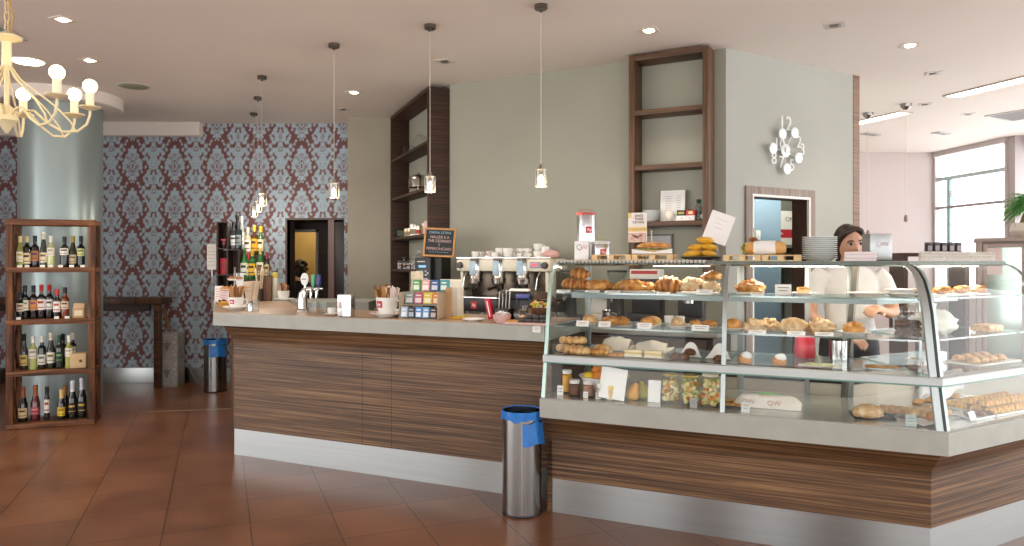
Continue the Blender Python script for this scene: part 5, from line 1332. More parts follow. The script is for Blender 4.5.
q = B(); q.T = Matrix.Rotation(-.35, 4, 'X'); q.box(-.03,.03,0,.003,0,.05); t = thing('card_holder', 'clear acrylic card holder standing by the almond bars', 'card holder', RR(.27,-.045,sd_), AR); part('stand', q, GLASS, t, smooth=0); q = B(); q.T = Matrix.Rotation(-.35, 4, 'X'); q.box(-.026,.026,-.0015,-.0002,.004,.046); part('card', q, M('eceae6', .5), t, smooth=0)

# ================================================================ ON TOP OF THE CASE
zt = ZT+E_; zl = .0+1.4185+E_
def tin(loc, r, h, label, lidc, logo_z, rz):
    t = thing('coffee_tin', label, 'coffee tin', loc, rz); q = B(); q.lathe([(0,.0),(r,.0),(r,.006),(r-.001,.008),(r-.001,h*.5),(r,h*.505),(r-.001,h*.51),(r-.001,h-.008),(r,h-.006),(r,h)], seg=40, caps=False); part('body', q, M('cdced0', .22, .95), t)
    q = B(); q.lathe([(r+.001,h-.004),(r+.001,h+.010),(r-.004,h+.013),(0,h+.013)], seg=36, caps=False); part('lid', q, M(lidc, .35, .3 if lidc != 'b23a32' else 0), t)
    s = .040; q = B(); w = s/2/(r); q.lathe([(r+.0006,logo_z-s/2),(r+.0006,logo_z+s/2)], seg=8, a0=-PI/2-w, a1=-PI/2+w, caps=False); lg = part('logo', q, REDLOGO, t)
    text(lg, 'illy', .030, WHITEINK, (0,-r-.0012,logo_z), sx=.85)
    return t
t = tin(fu(586, .45, zl), .058, .280, 'tall silver coffee tin with red lid behind the napkin box', 'b23a32', .185, .22)
q = B(); q.tube([(-.05,0,.293),(-.045,0,.305),(0,0,.312),(.045,0,.305),(.05,0,.293)], .0025, 6); part('handle', q, CHROME, t)
t = tin(fu(600.5, .34, zl), .056, .10, 'short silver coffee tin with red logo next to the napkin box', 'b9b9b5', .045, .20)
q = B(); q.lathe([(.0,.113),(.006,.113),(.005,.12),(.009,.126),(0,.13)], seg=12, caps=False); part('knob', q, M('c9a050', .3, .8), t)
t = thing('napkin_box', 'white napkin box with grey and pink monogram before the tall tin', 'napkin box', fu(582.5, .28, zl), AF+.12)
q = B(); q.box(-.043,.043,-.03,.03,0,.112,.004); part('body', q, M('f1f0ee', .4), t); q = B(); q.box(-.04,.04,-.026,.026,.112,.113); part('top_slot', q, M('8b8a88', .5), t)
text(t, 'Q', .046, M('a5a3a2', .6), (-.014,-.0306,.075)); text(t, 'W', .04, M('d59aa0', .6), (.016,-.0306,.073))
PAL = M('d9b57e', .65, hex2='e8cb9a', scale=12, stretch=(.5,8,8))
def pallet(u0, u1, n, z, label):
    a, c = fu(u0, n), fu(u1, n); w = (c-a).length; d = .14; t = thing('mini_pallet', label, 'wooden pallet', (a+c)/2 + Vector((0,0,z)), AF, 'small wooden serving pallets on the case')
    for y in (-d/2, -.012, d/2-.024):
        q = B(); q.box(-w/2, w/2, y, y+.024, 0, .005); part('bottom_slat', q, PAL, t, smooth=0)
        for x in (-w/2, -.016, w/2-.032):
            q = B(); q.box(x, x+.032, y, y+.024, .005, .026); part('block', q, PAL, t, smooth=0)
    for i in range(5):
        y = -d/2+ i*(d-.022)/4; q = B(); q.box(-w/2, w/2, y, y+.022, .026, .032); part('top_slat', q, PAL, t, smooth=0)
    return t
pallet(595.5, 634, .26, zl, 'empty small wooden pallet beside the short coffee tin'); pallet(635, 675, .26, zl, 'small wooden pallet carrying the club sandwich')
pallet(725, 762, .24, zt, 'small wooden pallet under the filled end of the wrap'); pallet(763, 801, .24, zt, 'small wooden pallet under the paper end of the wrap')
zp = .032+E_
# club sandwich
t = thing('club_sandwich', 'sandwich with salad wrapped in paper and held by a wooden pick', 'sandwich', fu(654, .26, zl+zp), AF)
q = B(); q.ell((0,0,.016), (.098,.05,.020), 22, 10, amp=.08, flat=.75); part('bottom_bread', q, M('e3c79a', .6, hex2='d0a768', scale=20), t)
q = B(); q.sheet(lambda u, v: ((u-.5)*.19, (v-.5)*.115, .030+.010*mnoise.noise(Vector((u*9, v*6, 3)))), 24, 12, .002); part('salad', q, M('8aa348', .6, hex2='c7cf8a', scale=30), t)
q = B(); q.sheet(lambda u, v: ((u-.5)*.17, (v-.5)*.105, .038+.007*mnoise.noise(Vector((u*7, v*6, 8)))), 20, 10, .003); part('filling', q, M('e6d3b0', .5, hex2='b9653a', scale=40), t)
q = B(); q.ell((0,0,.045), (.10,.05,.026), 22, 10, amp=.10, sd=4, flat=.2); part('top_bread', q, CR1, t)
q = B(); q.sheet(lambda u, v: (-.115+.23*u, -.052-.004*math.sin(u*8), .004+.022*v*(.4+abs(u-.5)*1.6)), 20, 5, .001); part('paper', q, PAPER, t)
q = B(); q.tube([(-.01,-.005,.06),(-.014,-.005,.128)], .003, 6); q.ell((-.014,-.005,.13), (.006,.006,.006), 8, 6); part('wooden_pick', q, M('e2cfa0', .5), t)
# wrap
t = thing('filled_wrap', 'rolled wrap in white paper with a tall wooden pick', 'sandwich', fu(765, .24, zt+zp), AF)
q = B(); q.T = Matrix.Rotation(PI/2, 4, 'Y'); q.lathe([(.0,-.10),(.030,-.10),(.034,-.07),(.036,.04),(.034,.08),(.026,.102),(0,.108)], (-.036,0,0), 24, sy=1.15, caps=False); part('tortilla', q, M('c99044', .55, hex2='dcae6a', scale=14), t)
q = B(); q.T = Matrix.Rotation(PI/2, 4, 'Y'); q.lathe([(.0355,-.055),(.0375,-.05),(.0378,.05),(.0365,.055)], (-.0375,0,0), 24, sy=1.15, caps=False); q.v = [(x, y, max(z, .0002)) for x, y, z in q.v]; part('paper', q, PAPER, t)
q = B()
for i in range(26): q.ell((-.10+rnd.uniform(-.014,.006), rnd.uniform(-.035,.035), .01+rnd.uniform(0,.045)), (.008,.009,.006), 7, 5, mi=i % 4, amp=.4, sd=i)
part('salad_filling', q, [M('9fb04a', .6), M('e9d9a8', .6), M('b9582c', .6), M('6f8a34', .6)], t)
q = B(); q.tube([(-.055,0,.06),(-.057,0,.145)], .0035, 6); part('wooden_pick', q, M('d9b878', .5), t)
q = B(); q.ell((-.06,0,.082), (.024,.018,.012), 12, 8, amp=.3); part('fried_topping', q, M('6a3a1c', .5, hex2='8a5428', scale=30), t)
# leaflet on a stand
t = thing('menu_leaflet', 'upright drink leaflet with orange bands and a hand photo on a thin stand', 'leaflet', fu(637, .36, zl), AF+.05)
q = B(); q.box(-.052,.058,-.001,.001,.105,.278); part('card', q, M('f4efe6', .5), t, smooth=0)
q = B(); q.box(-.052,-.032,-.0016,-.001,.247,.278); q.box(-.052,.058,-.0016,-.001,.167,.193); part('orange_band', q, M('f0cf86', .5), t, smooth=0)
q = B(); q.box(-.052,.054,-.0016,-.001,.107,.160); part('photo', q, M('c98f78', .5, hex2='e9d6c8', scale=30, contrast=.4), t, smooth=0)
q = B(); q.tube([(-.03,-.0018,.15),(.0,-.0018,.138),(.03,-.0018,.145)], .003, 5); q.tube([(-.02,-.0018,.14),(.01,-.0018,.128)], .003, 5); part('photo_detail', q, M('6a4034', .6), t)
for i, s in enumerate(('pera', 'mela', 'carota')): text(t, s, .027, M('5a3f36', .6), (.013-(.004 if i == 2 else 0),-.0022,.262-.019*i))
text(t, 'E TONICOLATTE', .0125, M('b9822c', .6), (.003,-.0022,.180))
q = B(); q.box(.052,.056,.001,.004,0,.17); q.box(.030,.060,-.02,.03,0,.003); part('stand', q, M('d9cdb4', .4), t, smooth=0)
# corn dogs on a dark plate
cp = fu(701, .27, zl)
q = B(); q.lathe([(0,.004),(.05,.004),(.095,.008),(.112,.016),(.112,.019),(.09,.012),(.05,.0085),(0,.0085)], seg=36, sy=.8, caps=False); q.lathe([(0,0),(.06,0),(.06,.005)], seg=24, sy=.8, caps=False)
t = thing('serving_plate', 'dark plate carrying a pyramid of yellow rolls', 'plate', cp, AF); part('plate', q, M('2b2622', .3), t)
ROL = M('c98a12', .5, hex2='e8b630', scale=26, bump=.4, bscale=90)
rollm = (lambda q: (q.ell((0,0,0), (.058,.022,.021), 20, 12, amp=.10, fr=3), q)[1])(B()).mesh('yellow_roll', [ROL], .9)
ROLLS = [(-.042,-.03,.034,.0,'yellow fried roll in the bottom layer towards the club sandwich'),(.05,-.028,.034,.9,'yellow fried roll in the bottom layer below the menu card'),(.0,.032,.034,.2,'yellow fried roll at the back of the bottom layer'),
 (-.022,.0,.072,.15,'yellow fried roll in the second layer towards the club sandwich'),(.045,-.002,.072,.7,'yellow fried roll in the second layer below the menu card'),(.022,.0,.110,-.2,'topmost yellow fried roll of the pyramid')]
for x, y, z, a, lab in ROLLS:
    o = single('fried_roll', rollm, None, lab, 'roll', cp + Matrix.Rotation(AF, 3, 'Z') @ Vector((x, y, z)), AF+a, 'yellow fried rolls on the dark plate'); o.rotation_euler[1] = .12*(-1 if x < 0 else 1); o.scale = (.86,.9,.9)
# tilted menu card on its stand
mp_ = fu(718, .30, zt); t = thing('menu_card', 'tilted white menu card on a grey stand beside the yellow rolls', 'menu card', mp_, AF+.18)
q = B(); q.box(-.014,.014,-.012,.012,0,.03,.002); q.box(-.004,.004,.004,.010,.03,.12); part('stand', q, M('9aa0a4', .4), t)
q = B(); q.T = Matrix.Translation((.004,0,.183)) @ Matrix.Rotation(.36, 4, 'Y') @ Matrix.Rotation(-.15, 4, 'X'); q.box(-.066,.066,-.002,.002,-.085,.085); part('card', q, M('f3f1ee', .5), t, smooth=0)
q = B(); q.T = Matrix.Translation((.004,0,.183)) @ Matrix.Rotation(.36, 4, 'Y') @ Matrix.Rotation(-.15, 4, 'X'); q.box(-.03,.03,-.0028,-.002,.045,.048); q.box(-.03,.01,-.0028,-.002,.02,.023); q.box(-.03,.02,-.0028,-.002,-.005,-.002); part('print', q, M('d8d2cc', .6), t, smooth=0)
# stack of plates
pm2 = plate_b(.088).mesh('dinner_plate', [M('dfe3e0', .25, coat=.2)], .6)
for i in range(12):
    lab = 'topmost plate of the stack on the case' if i == 11 else 'lowest plate of the stack on the case' if i == 0 else 'pale plate within the tall stack on the case'
    single('dinner_plate', pm2, None, lab, 'plate', fu(819.5, .40, zt+.0102*i), 0, 'dinner plates stacked on the case').scale = (1,1,.98)
# papers and napkin dispenser
for i in range(8):
    q = B(); q.box(-.072,.072,-.05,.05,0,.0055,.001); single('paper_stack', q, M(('efe3e2','f4eeec','e6d3d4')[i % 3], .7), ('topmost pad of the pink and white paper stack' if i == 7 else 'lowest pad of the pink and white paper stack' if i == 0 else 'thin pad inside the pink and white paper stack'), 'paper pad', fu(860.5, .24, zt+.0058*i), AF+rnd.uniform(-.1,.1), 'paper pads on the case')
t = thing('napkin_dispenser', 'square steel napkin dispenser with a pink and grey sticker', 'napkin dispenser', fu(876, .36, zt), AF+.38)
q = B(); q.box(-.052,.060,-.05,.05,.004,.140,.006); part('body', q, M('a9acac', .32, .85), t)
q = B(); q.box(-.052,.060,-.05,.05,0,.005); part('base', q, BLACK, t)
q = B(); q.box(-.0535,-.052,-.04,.04,.012,.12); part('napkin_slot', q, M('8f8d86', .5), t)
text(t, 'QW', .035, M('b9a3b0', .5), (.01,-.0506,.085))

# ================================================================ ON THE BAR
zb = ZB+E_
def ret(u, Y, z): return Vector(((u-CX)/F*Y, Y, z))
def cup(loc, r, h, label, group=None, logo=False, rz=0, name='cup', m=None, seg=26):
    t = thing(name, label, 'cup', loc, rz, group); q = B()
    q.lathe([(r*.5,0),(r*.55,.002),(r*.72,h*.12),(r*.93,h*.5),(r,h),(r-.004,h),(r*.88,h*.5),(r*.66,h*.15),(0,h*.1)], seg=seg, caps=False); q.lathe([(0,0),(r*.5,0)], seg=seg, caps=False); part('bowl', q, m or PORC, t)
    q = B(); q.tube([(r*.93,0,h*.80),(r*1.22,0,h*.82),(r*1.42,0,h*.62),(r*1.36,0,h*.40),(r*1.08,0,h*.28),(r*.8,0,h*.27)], r*.085, 8); part('handle', q, m or PORC, t)
    if logo:
        w = .32; z0, z1 = h*.42, h*.80; q = B(); q.lathe([(r*.955,z0),(r*1.0,z1)], seg=8, a0=-PI/2-w-.35, a1=-PI/2+w-.35, caps=False); lg = part('logo', q, REDLOGO, t)
        a = -PI/2-.35; o = text(lg, 'illy', (z1-z0)*.72, WHITEINK, (r*.992*math.cos(a), r*.992*math.sin(a), (z0+z1)/2), (PI/2-.10,0,-.35), sx=.85)
    return t
SUGP = [M('b98a54', .6), M('cfa878', .6), M('8a5a34', .6), M('e3d4bc', .6)]
def sachets(loc, r, h, label, mats, n=16, rz=0, name='sugar_sachets', sd=0, tilt=.35, w=.012):
    t = thing(name, label, 'sachets', loc, rz); rr = random.Random(sd)
    for i in range(n):
        a = rr.uniform(0, 6.28); k = r*math.sqrt(rr.random())*.72; q = B()
        q.T = Matrix.Translation((k*math.cos(a), k*math.sin(a), 0)) @ Matrix.Rotation(a, 4, 'Z') @ Matrix.Rotation(tilt*k/r+rr.uniform(-.1,.1), 4, 'Y')
        q.box(-.002, .002, -w, w, rr.uniform(.0,.005), h*rr.uniform(.75, 1), .001); part('sachet', q, mats[i % len(mats)], t, smooth=0)
    return t
# jumbo cup at the far corner of the bar
q = B(); q.lathe([(.055,0),(.06,.004),(.065,.010),(.098,.022),(.102,.026),(.098,.028),(.06,.014),(0,.011)], seg=36, caps=False); q.lathe([(0,0),(.055,0)], seg=36, caps=False); SAUM = q.mesh('saucer', [PORC], .6)
cl = fu(236, .30, zb); single('saucer', SAUM, None, 'large white saucer at the corner end of the bar', 'saucer', cl)
cup(cl + Vector((0,0,.0122)), .058, .085, 'large white cup full of brown sachets at the corner end of the bar', None, True, .15)
sachets(cl + Vector((0,0,.0122+.05)), .05, .13, 'bunch of brown sugar sachets in the cup at the corner end', SUGP[:3], 16, 0, sd=1)
t = thing('sugar_shaker', 'small steel shaker beside the cup at the corner end', 'shaker', fu(250.5, .22, zb), 0); q = B(); q.lathe([(0,0),(.018,0),(.018,.05),(.014,.06),(.014,.07),(0,.072)], seg=20, caps=False); part('body', q, CHROME, t); q = B(); q.lathe([(.0145,.062),(.0155,.064),(.0155,.07),(.01,.076),(0,.077)], seg=18, caps=False); part('cap', q, M('8d8a86', .3, .8), t)
def tumbler(loc, r, h, label, group='clear drinking glasses on the bar'):
    q = B(); q.lathe([(r*.78,0),(r,h),(r-.003,h),(r*.74,.010),(0,.009)], seg=24, caps=False); q.lathe([(0,0),(r*.78,0)], seg=24, caps=False); return single('drinking_glass', q, GLASSD, label, 'glass', loc, 0, group)
tumbler(fu(256, .24, zb), .026, .085, 'clear glass next to the small shaker at the corner end')
# things along the return: bowls, tiered stand, parcels
ZBK = 1.025+E_
def back(u, Y): return Vector(((u-CX)/F*Y, Y, 0))
r0 = ret(226, 5.75, zb); 
t = thing('snack_bowl', 'yellow bowl of crisps at the outer edge of the bar return', 'bowl', r0, 0); q = B(); q.lathe([(.03,0),(.05,.014),(.065,.042),(.062,.042),(.047,.016),(0,.006)], seg=26, caps=False); q.lathe([(0,0),(.03,0)], seg=26, caps=False); part('bowl', q, M('d9a24a', .3), t)
q = B(); 
for i in range(18): q.ell((rnd.uniform(-.035,.035), rnd.uniform(-.035,.035), .030+rnd.uniform(0,.02)), (.014,.012,.005), 7, 5, amp=.3, sd=i)
o = part('crisps', q, YEL, t); o['kind'] = 'stuff'
t = thing('snack_bowl', 'glass dish of dark olives behind the yellow bowl', 'bowl', ret(222, 6.0, zb), 0); q = B(); q.lathe([(.028,0),(.045,.012),(.055,.035),(.052,.035),(.042,.014),(0,.006)], seg=24, caps=False); q.lathe([(0,0),(.028,0)], seg=24, caps=False); part('dish', q, GLASSD, t)
q = B()
for i in range(14): q.ell((rnd.uniform(-.03,.03), rnd.uniform(-.03,.03), .026+rnd.uniform(0,.018)), (.009,.009,.009), 8, 6)
o = part('olives', q, M('4a3a30', .4), t); o['kind'] = 'stuff'
tsp = ret(235, 6.08, zb)
t = thing('tiered_stand', 'two-tier white stand of small pastries behind the large cup', 'cake stand', tsp, 0)
q = B(); q.lathe([(0,0),(.05,0),(.04,.008),(.008,.02),(.008,.30),(.012,.31),(0,.32)], seg=20, caps=False); part('stem', q, CHROME, t)
for z, r in ((.12,.125),(.205,.062)):
    q = B(); q.lathe([(0,z),(r*.8,z),(r,z+.012),(r,z+.015),(r*.8,z+.004),(0,z+.004)], seg=32, caps=False); part('plate', q, PORC, t)
for i in range(9):
    a = 2*PI*i/9; put('bun', 'small_brioche', 'pastry', tsp + Vector((.085*math.cos(a), .085*math.sin(a), .1248)), 'small brioche around the lower tier of the white stand', a, .62, 'brioches on the lower tier')
for i in range(5):
    a = 2*PI*i/5+.3; put('croissant', 'small_croissant', 'pastry', tsp + Vector((.037*math.cos(a), .037*math.sin(a), .2098)), 'small croissant on the upper tier of the white stand', a, .42, 'croissants on the upper tier')
for (u, w, h, lab, m) in ((214.5,.035,.15,'white leaflet standing at the outer end of the bar return','f0eeea'),(220,.04,.14,'pinkish leaflet standing at the outer end of the bar return','e8d3d2')):
    t = thing('leaflet', lab, 'leaflet', ret(u+4, 6.35 if u < 217 else 6.25, zb), .1); q = B(); q.T = Matrix.Rotation(-.12, 4, 'X'); q.box(-w, w, 0, .002, 0, h); part('card', q, M(m, .6), t, smooth=0); q = B(); q.box(-w,w,0,.035,0,.003); part('foot', q, M('d9d6d0', .5), t, smooth=0)
    q = B(); q.T = Matrix.Rotation(-.12, 4, 'X')
    for i in range(4): q.box(-w*.7, w*(.6-.1*i), -.0006, 0, h*(.8-.15*i), h*(.83-.15*i))
    part('print', q, M('c08a88', .6), t, smooth=0)
p0 = back(239.5, 6.95); p0.z = ZBK
t = thing('menu_tent', 'white folded menu card with notched top under the bottles', 'menu card', p0 + Vector((0,-.02,0)), 0)
q = B()
for s in (-1, 1): q.prism([(-.045,-.004),(.045,-.004),(.045,.004),(-.045,.004)], 0, .27) if s == 1 else None
part('card', q, M('eef0f2', .5), t, smooth=0); q = B(); q.prism([(-.014,-.005),(.014,-.005),(.014,-.004),(-.014,-.004)], .20, .27); part('print', q, M('8fa0a6', .5), t, smooth=0)
for (u, Y, sg, lab) in ((249,6.55,0,'pale paper cone of straws beside the tiered stand'),(254.5,6.68,1,'second paper cone leaning beside the spatula jar')):
    v = back(u, Y); v.z = ZB+E_ if Y < 6.6 else ZB+E_
    t = thing('paper_cone', lab, 'paper cone', ret(u, 6.25 if sg == 0 else 6.40, zb), .2*sg); q = B(); q.lathe([(.018,0),(.05,.19),(.049,.19),(.016,.004),(0,.003)], seg=18, caps=False); q.lathe([(0,0),(.018,0)], seg=18, caps=False); part('paper', q, M('e3d2bb', .7), t)
t = thing('utensil_jar', 'jar of wooden and pale spatulas by the beer tap counter', 'utensil jar', Vector(((259.5-512)/F*6.95, 6.95, ZBK)), 0)
q = B(); q.lathe([(.03,0),(.032,.12),(.029,.12),(.027,.005),(0,.005)], seg=20, caps=False); q.lathe([(0,0),(.03,0)], seg=20, caps=False); part('jar', q, M('3a2c22', .4), t)
for i in range(7):
    a = 2*PI*i/7; q = B(); q.tube([(.012*math.cos(a), .012*math.sin(a), .01), (.035*math.cos(a), .03*math.sin(a), .25+.02*(i % 3))], .005, 6); q.ell((.036*math.cos(a), .031*math.sin(a), .27+.02*(i % 3)), (.012,.006,.026), 9, 7); part('spatula', q, M(('d9c2a0','ece6dc','8a5f38')[i % 3], .5), t)
t = thing('wooden_box', 'dark wooden upright box on the back counter beside a white bottle', 'box', Vector(((267.5-512)/F*7.0, 7.0, ZBK)), .1); q = B(); q.box(-.042,.042,-.04,.04,0,.23,.004); part('body', q, DARKWV, t); q = B(); q.box(-.044,.044,-.042,.042,.23,.24,.003); part('lid', q, DARKWV, t)
t = thing('syrup_bottle', 'white syrup bottle with yellow cap band on the back counter', 'bottle', Vector(((275-512)/F*7.05, 7.05, ZBK)), 0); q = B(); q.lathe([(0,0),(.028,0),(.03,.006),(.03,.25),(.026,.27),(0,.275)], seg=20, caps=False); part('body', q, M('ece6d6', .4), t); q = B(); q.lathe([(.0305,.22),(.0305,.255),(.027,.272),(0,.277)], seg=20, caps=False); part('cap_band', q, M('d9c25a', .4), t)
bs = Vector(((283.5-512)/F*6.92, 6.92, ZBK)); single('saucer', SAUM, None, 'large white saucer on the back counter below the doorway', 'saucer', bs).scale = (1,1,1)
cup(bs + Vector((0,0,.0122)), .058, .09, 'large white cup of brown and pale sachets on the back counter', None, False, 1.4)
sachets(bs + Vector((0,0,.06)), .05, .12, 'brown and pink sachets in the cup on the back counter', [SUGP[2], SUGP[0], M('ecd3cc', .6)], 15, 0, sd=4)
# bottle cubby and the bottles round it
cb = Vector(((216.5-512)/F*7.12, 7.12, ZBK))
t = thing('cubby_shelf', 'dark stepped cubby shelf holding bottles before the wallpaper', 'shelf unit', cb, .05)
DC = M('2e1c15', .5, hex2='3d271c', scale=6, stretch=(1,1,10))
for (x0,x1,z0,z1) in ((0,.012,0,.77),(.098,.110,0,.77),(.208,.22,0,.50)):
    q = B(); q.box(x0,x1,0,.16,z0,z1); part('upright', q, DC, t, smooth=0)
for (x0,x1,z) in ((.012,.098,0),(.012,.098,.24),(.012,.098,.50),(.012,.098,.758),(.11,.208,0),(.11,.208,.24),(.11,.208,.488)):
    q = B(); q.box(x0,x1,0,.16,z,z+.012); part('shelf_board', q, DC, t, smooth=0)
q = B(); q.box(.012,.208,.15,.16,.012,.49); q.box(.012,.098,.15,.16,.5,.758); part('back_panel', q, DC, t, smooth=0)
def cbp(x, y, z): return cb + Matrix.Rotation(.05, 3, 'Z') @ Vector((x, y, z))
t = thing('gift_bag', 'dark gift bag with pink bow in the upper cubby', 'bag', cbp(.055,.06,.513), 0); q = B(); q.ell((0,0,.045), (.035,.03,.046), 14, 9, amp=.25, flat=.97); part('wrapping', q, M('4a2c30', .3), t); q = B(); q.ell((-.012,-.028,.08), (.016,.008,.010), 10, 7); q.ell((.016,-.03,.078), (.016,.008,.012), 10, 7); q.tube([(.0,-.03,.075),(.012,-.034,.03)], .004, 6); part('bow', q, M('c9566a', .4), t)
t = thing('gift_box', 'red gift box standing in the middle cubby', 'box', cbp(.055,.07,.253), 0); q = B(); q.box(-.036,.036,-.03,.03,0,.16,.003); part('body', q, M('b3202c', .4), t); q = B(); q.box(-.02,.02,-.031,-.03,.05,.11); part('panel', q, M('8e1620', .4), t, smooth=0)
q = B(); q.box(-.036,.036,-.03,.03,.0,.03,.002); single('gift_box', q, M('d05a6a', .4), 'small pink box lying in front of the red gift box', 'box', cbp(.04,-.05,0), 0)
LG_ = 'liquor bottles around the cubby shelf'
liq = [(.150,.05,.501,.27,.034,'2c3336','15171a','cfd5d6','square','grey-black square bottle on the lower cubby beside the tall upright'),
 (.165,.11,.501,.34,.032,'14161a','101012','3a3f46','bordeaux','tall black bottle at the back on top of the cubby'),(.195,.05,.501,.28,.036,'20282c','2a2c30','77838a','square','dark square bottle in the middle on top of the cubby'),
 (.205,.12,.501,.33,.030,'9aa0a0','c9c9c4','e9e6df','flute','clear slim bottle behind on top of the cubby')]
for (x, y, z, h, r, g, c, l, st, tx) in liq: bottle(cbp(x, y, z), h, r, g, c, l, tx, st, (.15,.5), LG_, 0, 'liquor')
# stand of bottles beside the cubby
st_ = thing('bottle_stand', 'stepped dark stand of liquor bottles next to the cubby shelf', 'stand', cbp(.235,-.02,0), .05)
q = B(); q.box(0,.30,0,.10,0,.20,.003); part('lower_step', q, DC, st_); q = B(); q.box(0,.20,.105,.21,0,.44,.003); part('upper_step', q, DC, st_)
liq2 = [(.26,.03,.201,.30,.037,'2f7a3a','2c6a34','d9e0d0','burgundy','bright green bottle with pale label, nearest the cubby in the lower row'),
 (.335,.03,.201,.29,.040,'1f5a2c','c8b040','e2b32c','square','green bottle with big gold label in the lower row'),(.415,.03,.201,.31,.037,'2a6a34','d8c060','efe6c8','burgundy','green bottle with cream label at the end of the lower row'),
 (.48,.03,.201,.27,.024,'2c1a12','8a2a24','c9b58a','bordeaux','slim brown bottle with red top ending the lower row'),(.300,.035,.201,.27,.026,'8a1c20','b8202a','d9d0c0','flute','slim bottle with red top squeezed in the lower row'),
 (.26,.135,.441,.28,.036,'b8b09a','d8d0bc','efe8d8','bordeaux','clear bottle with beige label in the upper row next to the cubby'),(.325,.135,.441,.30,.034,'4a3018','e3c23c','e0a51c','square','bottle with orange-gold label and yellow top in the upper row'),
 (.385,.145,.441,.29,.034,'3f5a34','e9b92c','d9cfa8','bordeaux','olive bottle with yellow cap at the end of the upper row')]
for (x, y, z, h, r, g, c, l, st, tx) in liq2: bottle(cbp(x, y, z), h, r, g, c, l, tx, st, (.15,.55), LG_, 0, 'liquor')
t = thing('wall_notice', 'white paper notice pinned up at the edge of the wallpapered wall', 'notice', Vector(((210-512)/F*7.3, 7.3, 1.33)), 0)
q = B(); q.box(-.045,.045,0,.002,0,.25); part('paper', q, M('dcdad4', .6), t, smooth=0); q = B()
for i in range(6): q.box(-.034,.034-.006*(i%3),-.0006,0,.04+.034*i,.046+.034*i)
part('print', q, M('b3b0aa', .6), t, smooth=0); q = B(); q.tube([(0,.001,.25),(.03,.001,.33),(.05,.05,.36)], .0015, 5); q.box(-.045,.045,.0,.012,-1.08-.0+.0,.0) if False else None; part('string', q, M('b0aca4', .6), t)
t.location = cbp(-.055, .02, .0); t.location.z = ZBK+.30
q = B(); q.tube([(.0,.01,-.30),(.0,.01,.0)], .004, 6); q.lathe([(0,-.30),(.035,-.30),(.03,-.294),(0,-.292)], (0,.01,0), 16, caps=False); part('stand', q, CHROME, t)
# beer tap
tp_ = fu(302.5, .42, zb); t = thing('beer_tap', 'curved chrome beer tap with white, green and blue badges', 'beer tap', tp_, AF)
q = B(); q.lathe([(0,0),(.05,0),(.05,.008),(.04,.014),(.038,.02)], seg=28, caps=False); q.tube([(0,0,.015),(0,0,.09),(.006,0,.125),(.03,0,.152),(.07,0,.162),(.13,0,.162)], [.036,.035,.034,.028,.020,.016], 16); q.cyl((.0,0,.0), .0, .0, 4) if False else None; part('column', q, CHROME, t)
q = B(); q.tube([(.02,0,.168),(.19,0,.168)], .011, 12); part('manifold', q, CHROME, t)
for i, (x, c, nm) in enumerate(((.045,'f0f0ec','white round badge'),(.105,'5fae8a','green tap handle'),(.155,'2a3478','blue tap handle'))):
    q = B(); q.tube([(x,-.01,.172),(x,-.03,.15),(x,-.035,.11),(x,-.032,.085)], [.009,.009,.007,.006], 10); part('spout', q, CHROME, t)
    q = B()
    if i == 0: q.T = Matrix.Translation((x-.012,-.016,.235)) @ Matrix.Rotation(PI/2, 4, 'X'); q.lathe([(0,-.006),(.03,-.006),(.034,-.003),(.034,.003),(.03,.006),(0,.006)], seg=28, sy=1.35, caps=False)
    else: q.box(x-.014,x+.014,-.016,.004,.19,.27,.006); q.lathe([(.006,.17),(.007,.19)], (x,-.006,0), 10)
    part('handle', q, M(c, .35), t, nm)
    if i == 0: q = B(); q.T = Matrix.Identity(4); q.box(-.02,.02,-.0005,0,-.004,.004); o = part('badge_print', q, M('9aa0a0', .5), t, smooth=0); o.location = (x-.012,-.0228,.235); q = B(); q.lathe([(.008,.17),(.009,.20)], (x-.01,-.012,0), 10); part('handle_stem', q, CHROME, t)
tumbler(fu(312.5, .20, zb), .034, .082, 'clear tumbler before the beer tap spouts'); tumbler(fu(323, .24, zb), .034, .082, 'clear tumbler next to the espresso cup')
ec = fu(331.5, .17, zb); q = B(); q.lathe([(.03,0),(.035,.002),(.05,.009),(.052,.012),(.035,.006),(0,.005)], seg=28, caps=False); q.lathe([(0,0),(.03,0)], seg=28, caps=False); single('saucer', q, PORC, 'small white saucer under the espresso cup on the bar', 'saucer', ec)
cup(ec + Vector((0,0,.0062)), .029, .045, 'small white espresso cup beside the clear tumblers', None, False, .2)
t = thing('napkin_dispenser', 'upright steel napkin dispenser with pink sticker on the bar', 'napkin dispenser', fu(346.5, .13, zb), AF+.2); q = B(); q.box(-.048,.048,-.035,.035,0,.148,.006); part('body', q, M('d3d3d0', .2, .95), t); q = B(); q.box(-.012,.046,-.0358,-.035,.004,.144,.0); part('front_plate', q, M('bcbdbb', .18, 1), t, smooth=0); q = B(); q.box(-.043,-.018,-.0362,-.035,.055,.10); part('sticker', q, M('e3c4c4', .5), t, smooth=0)
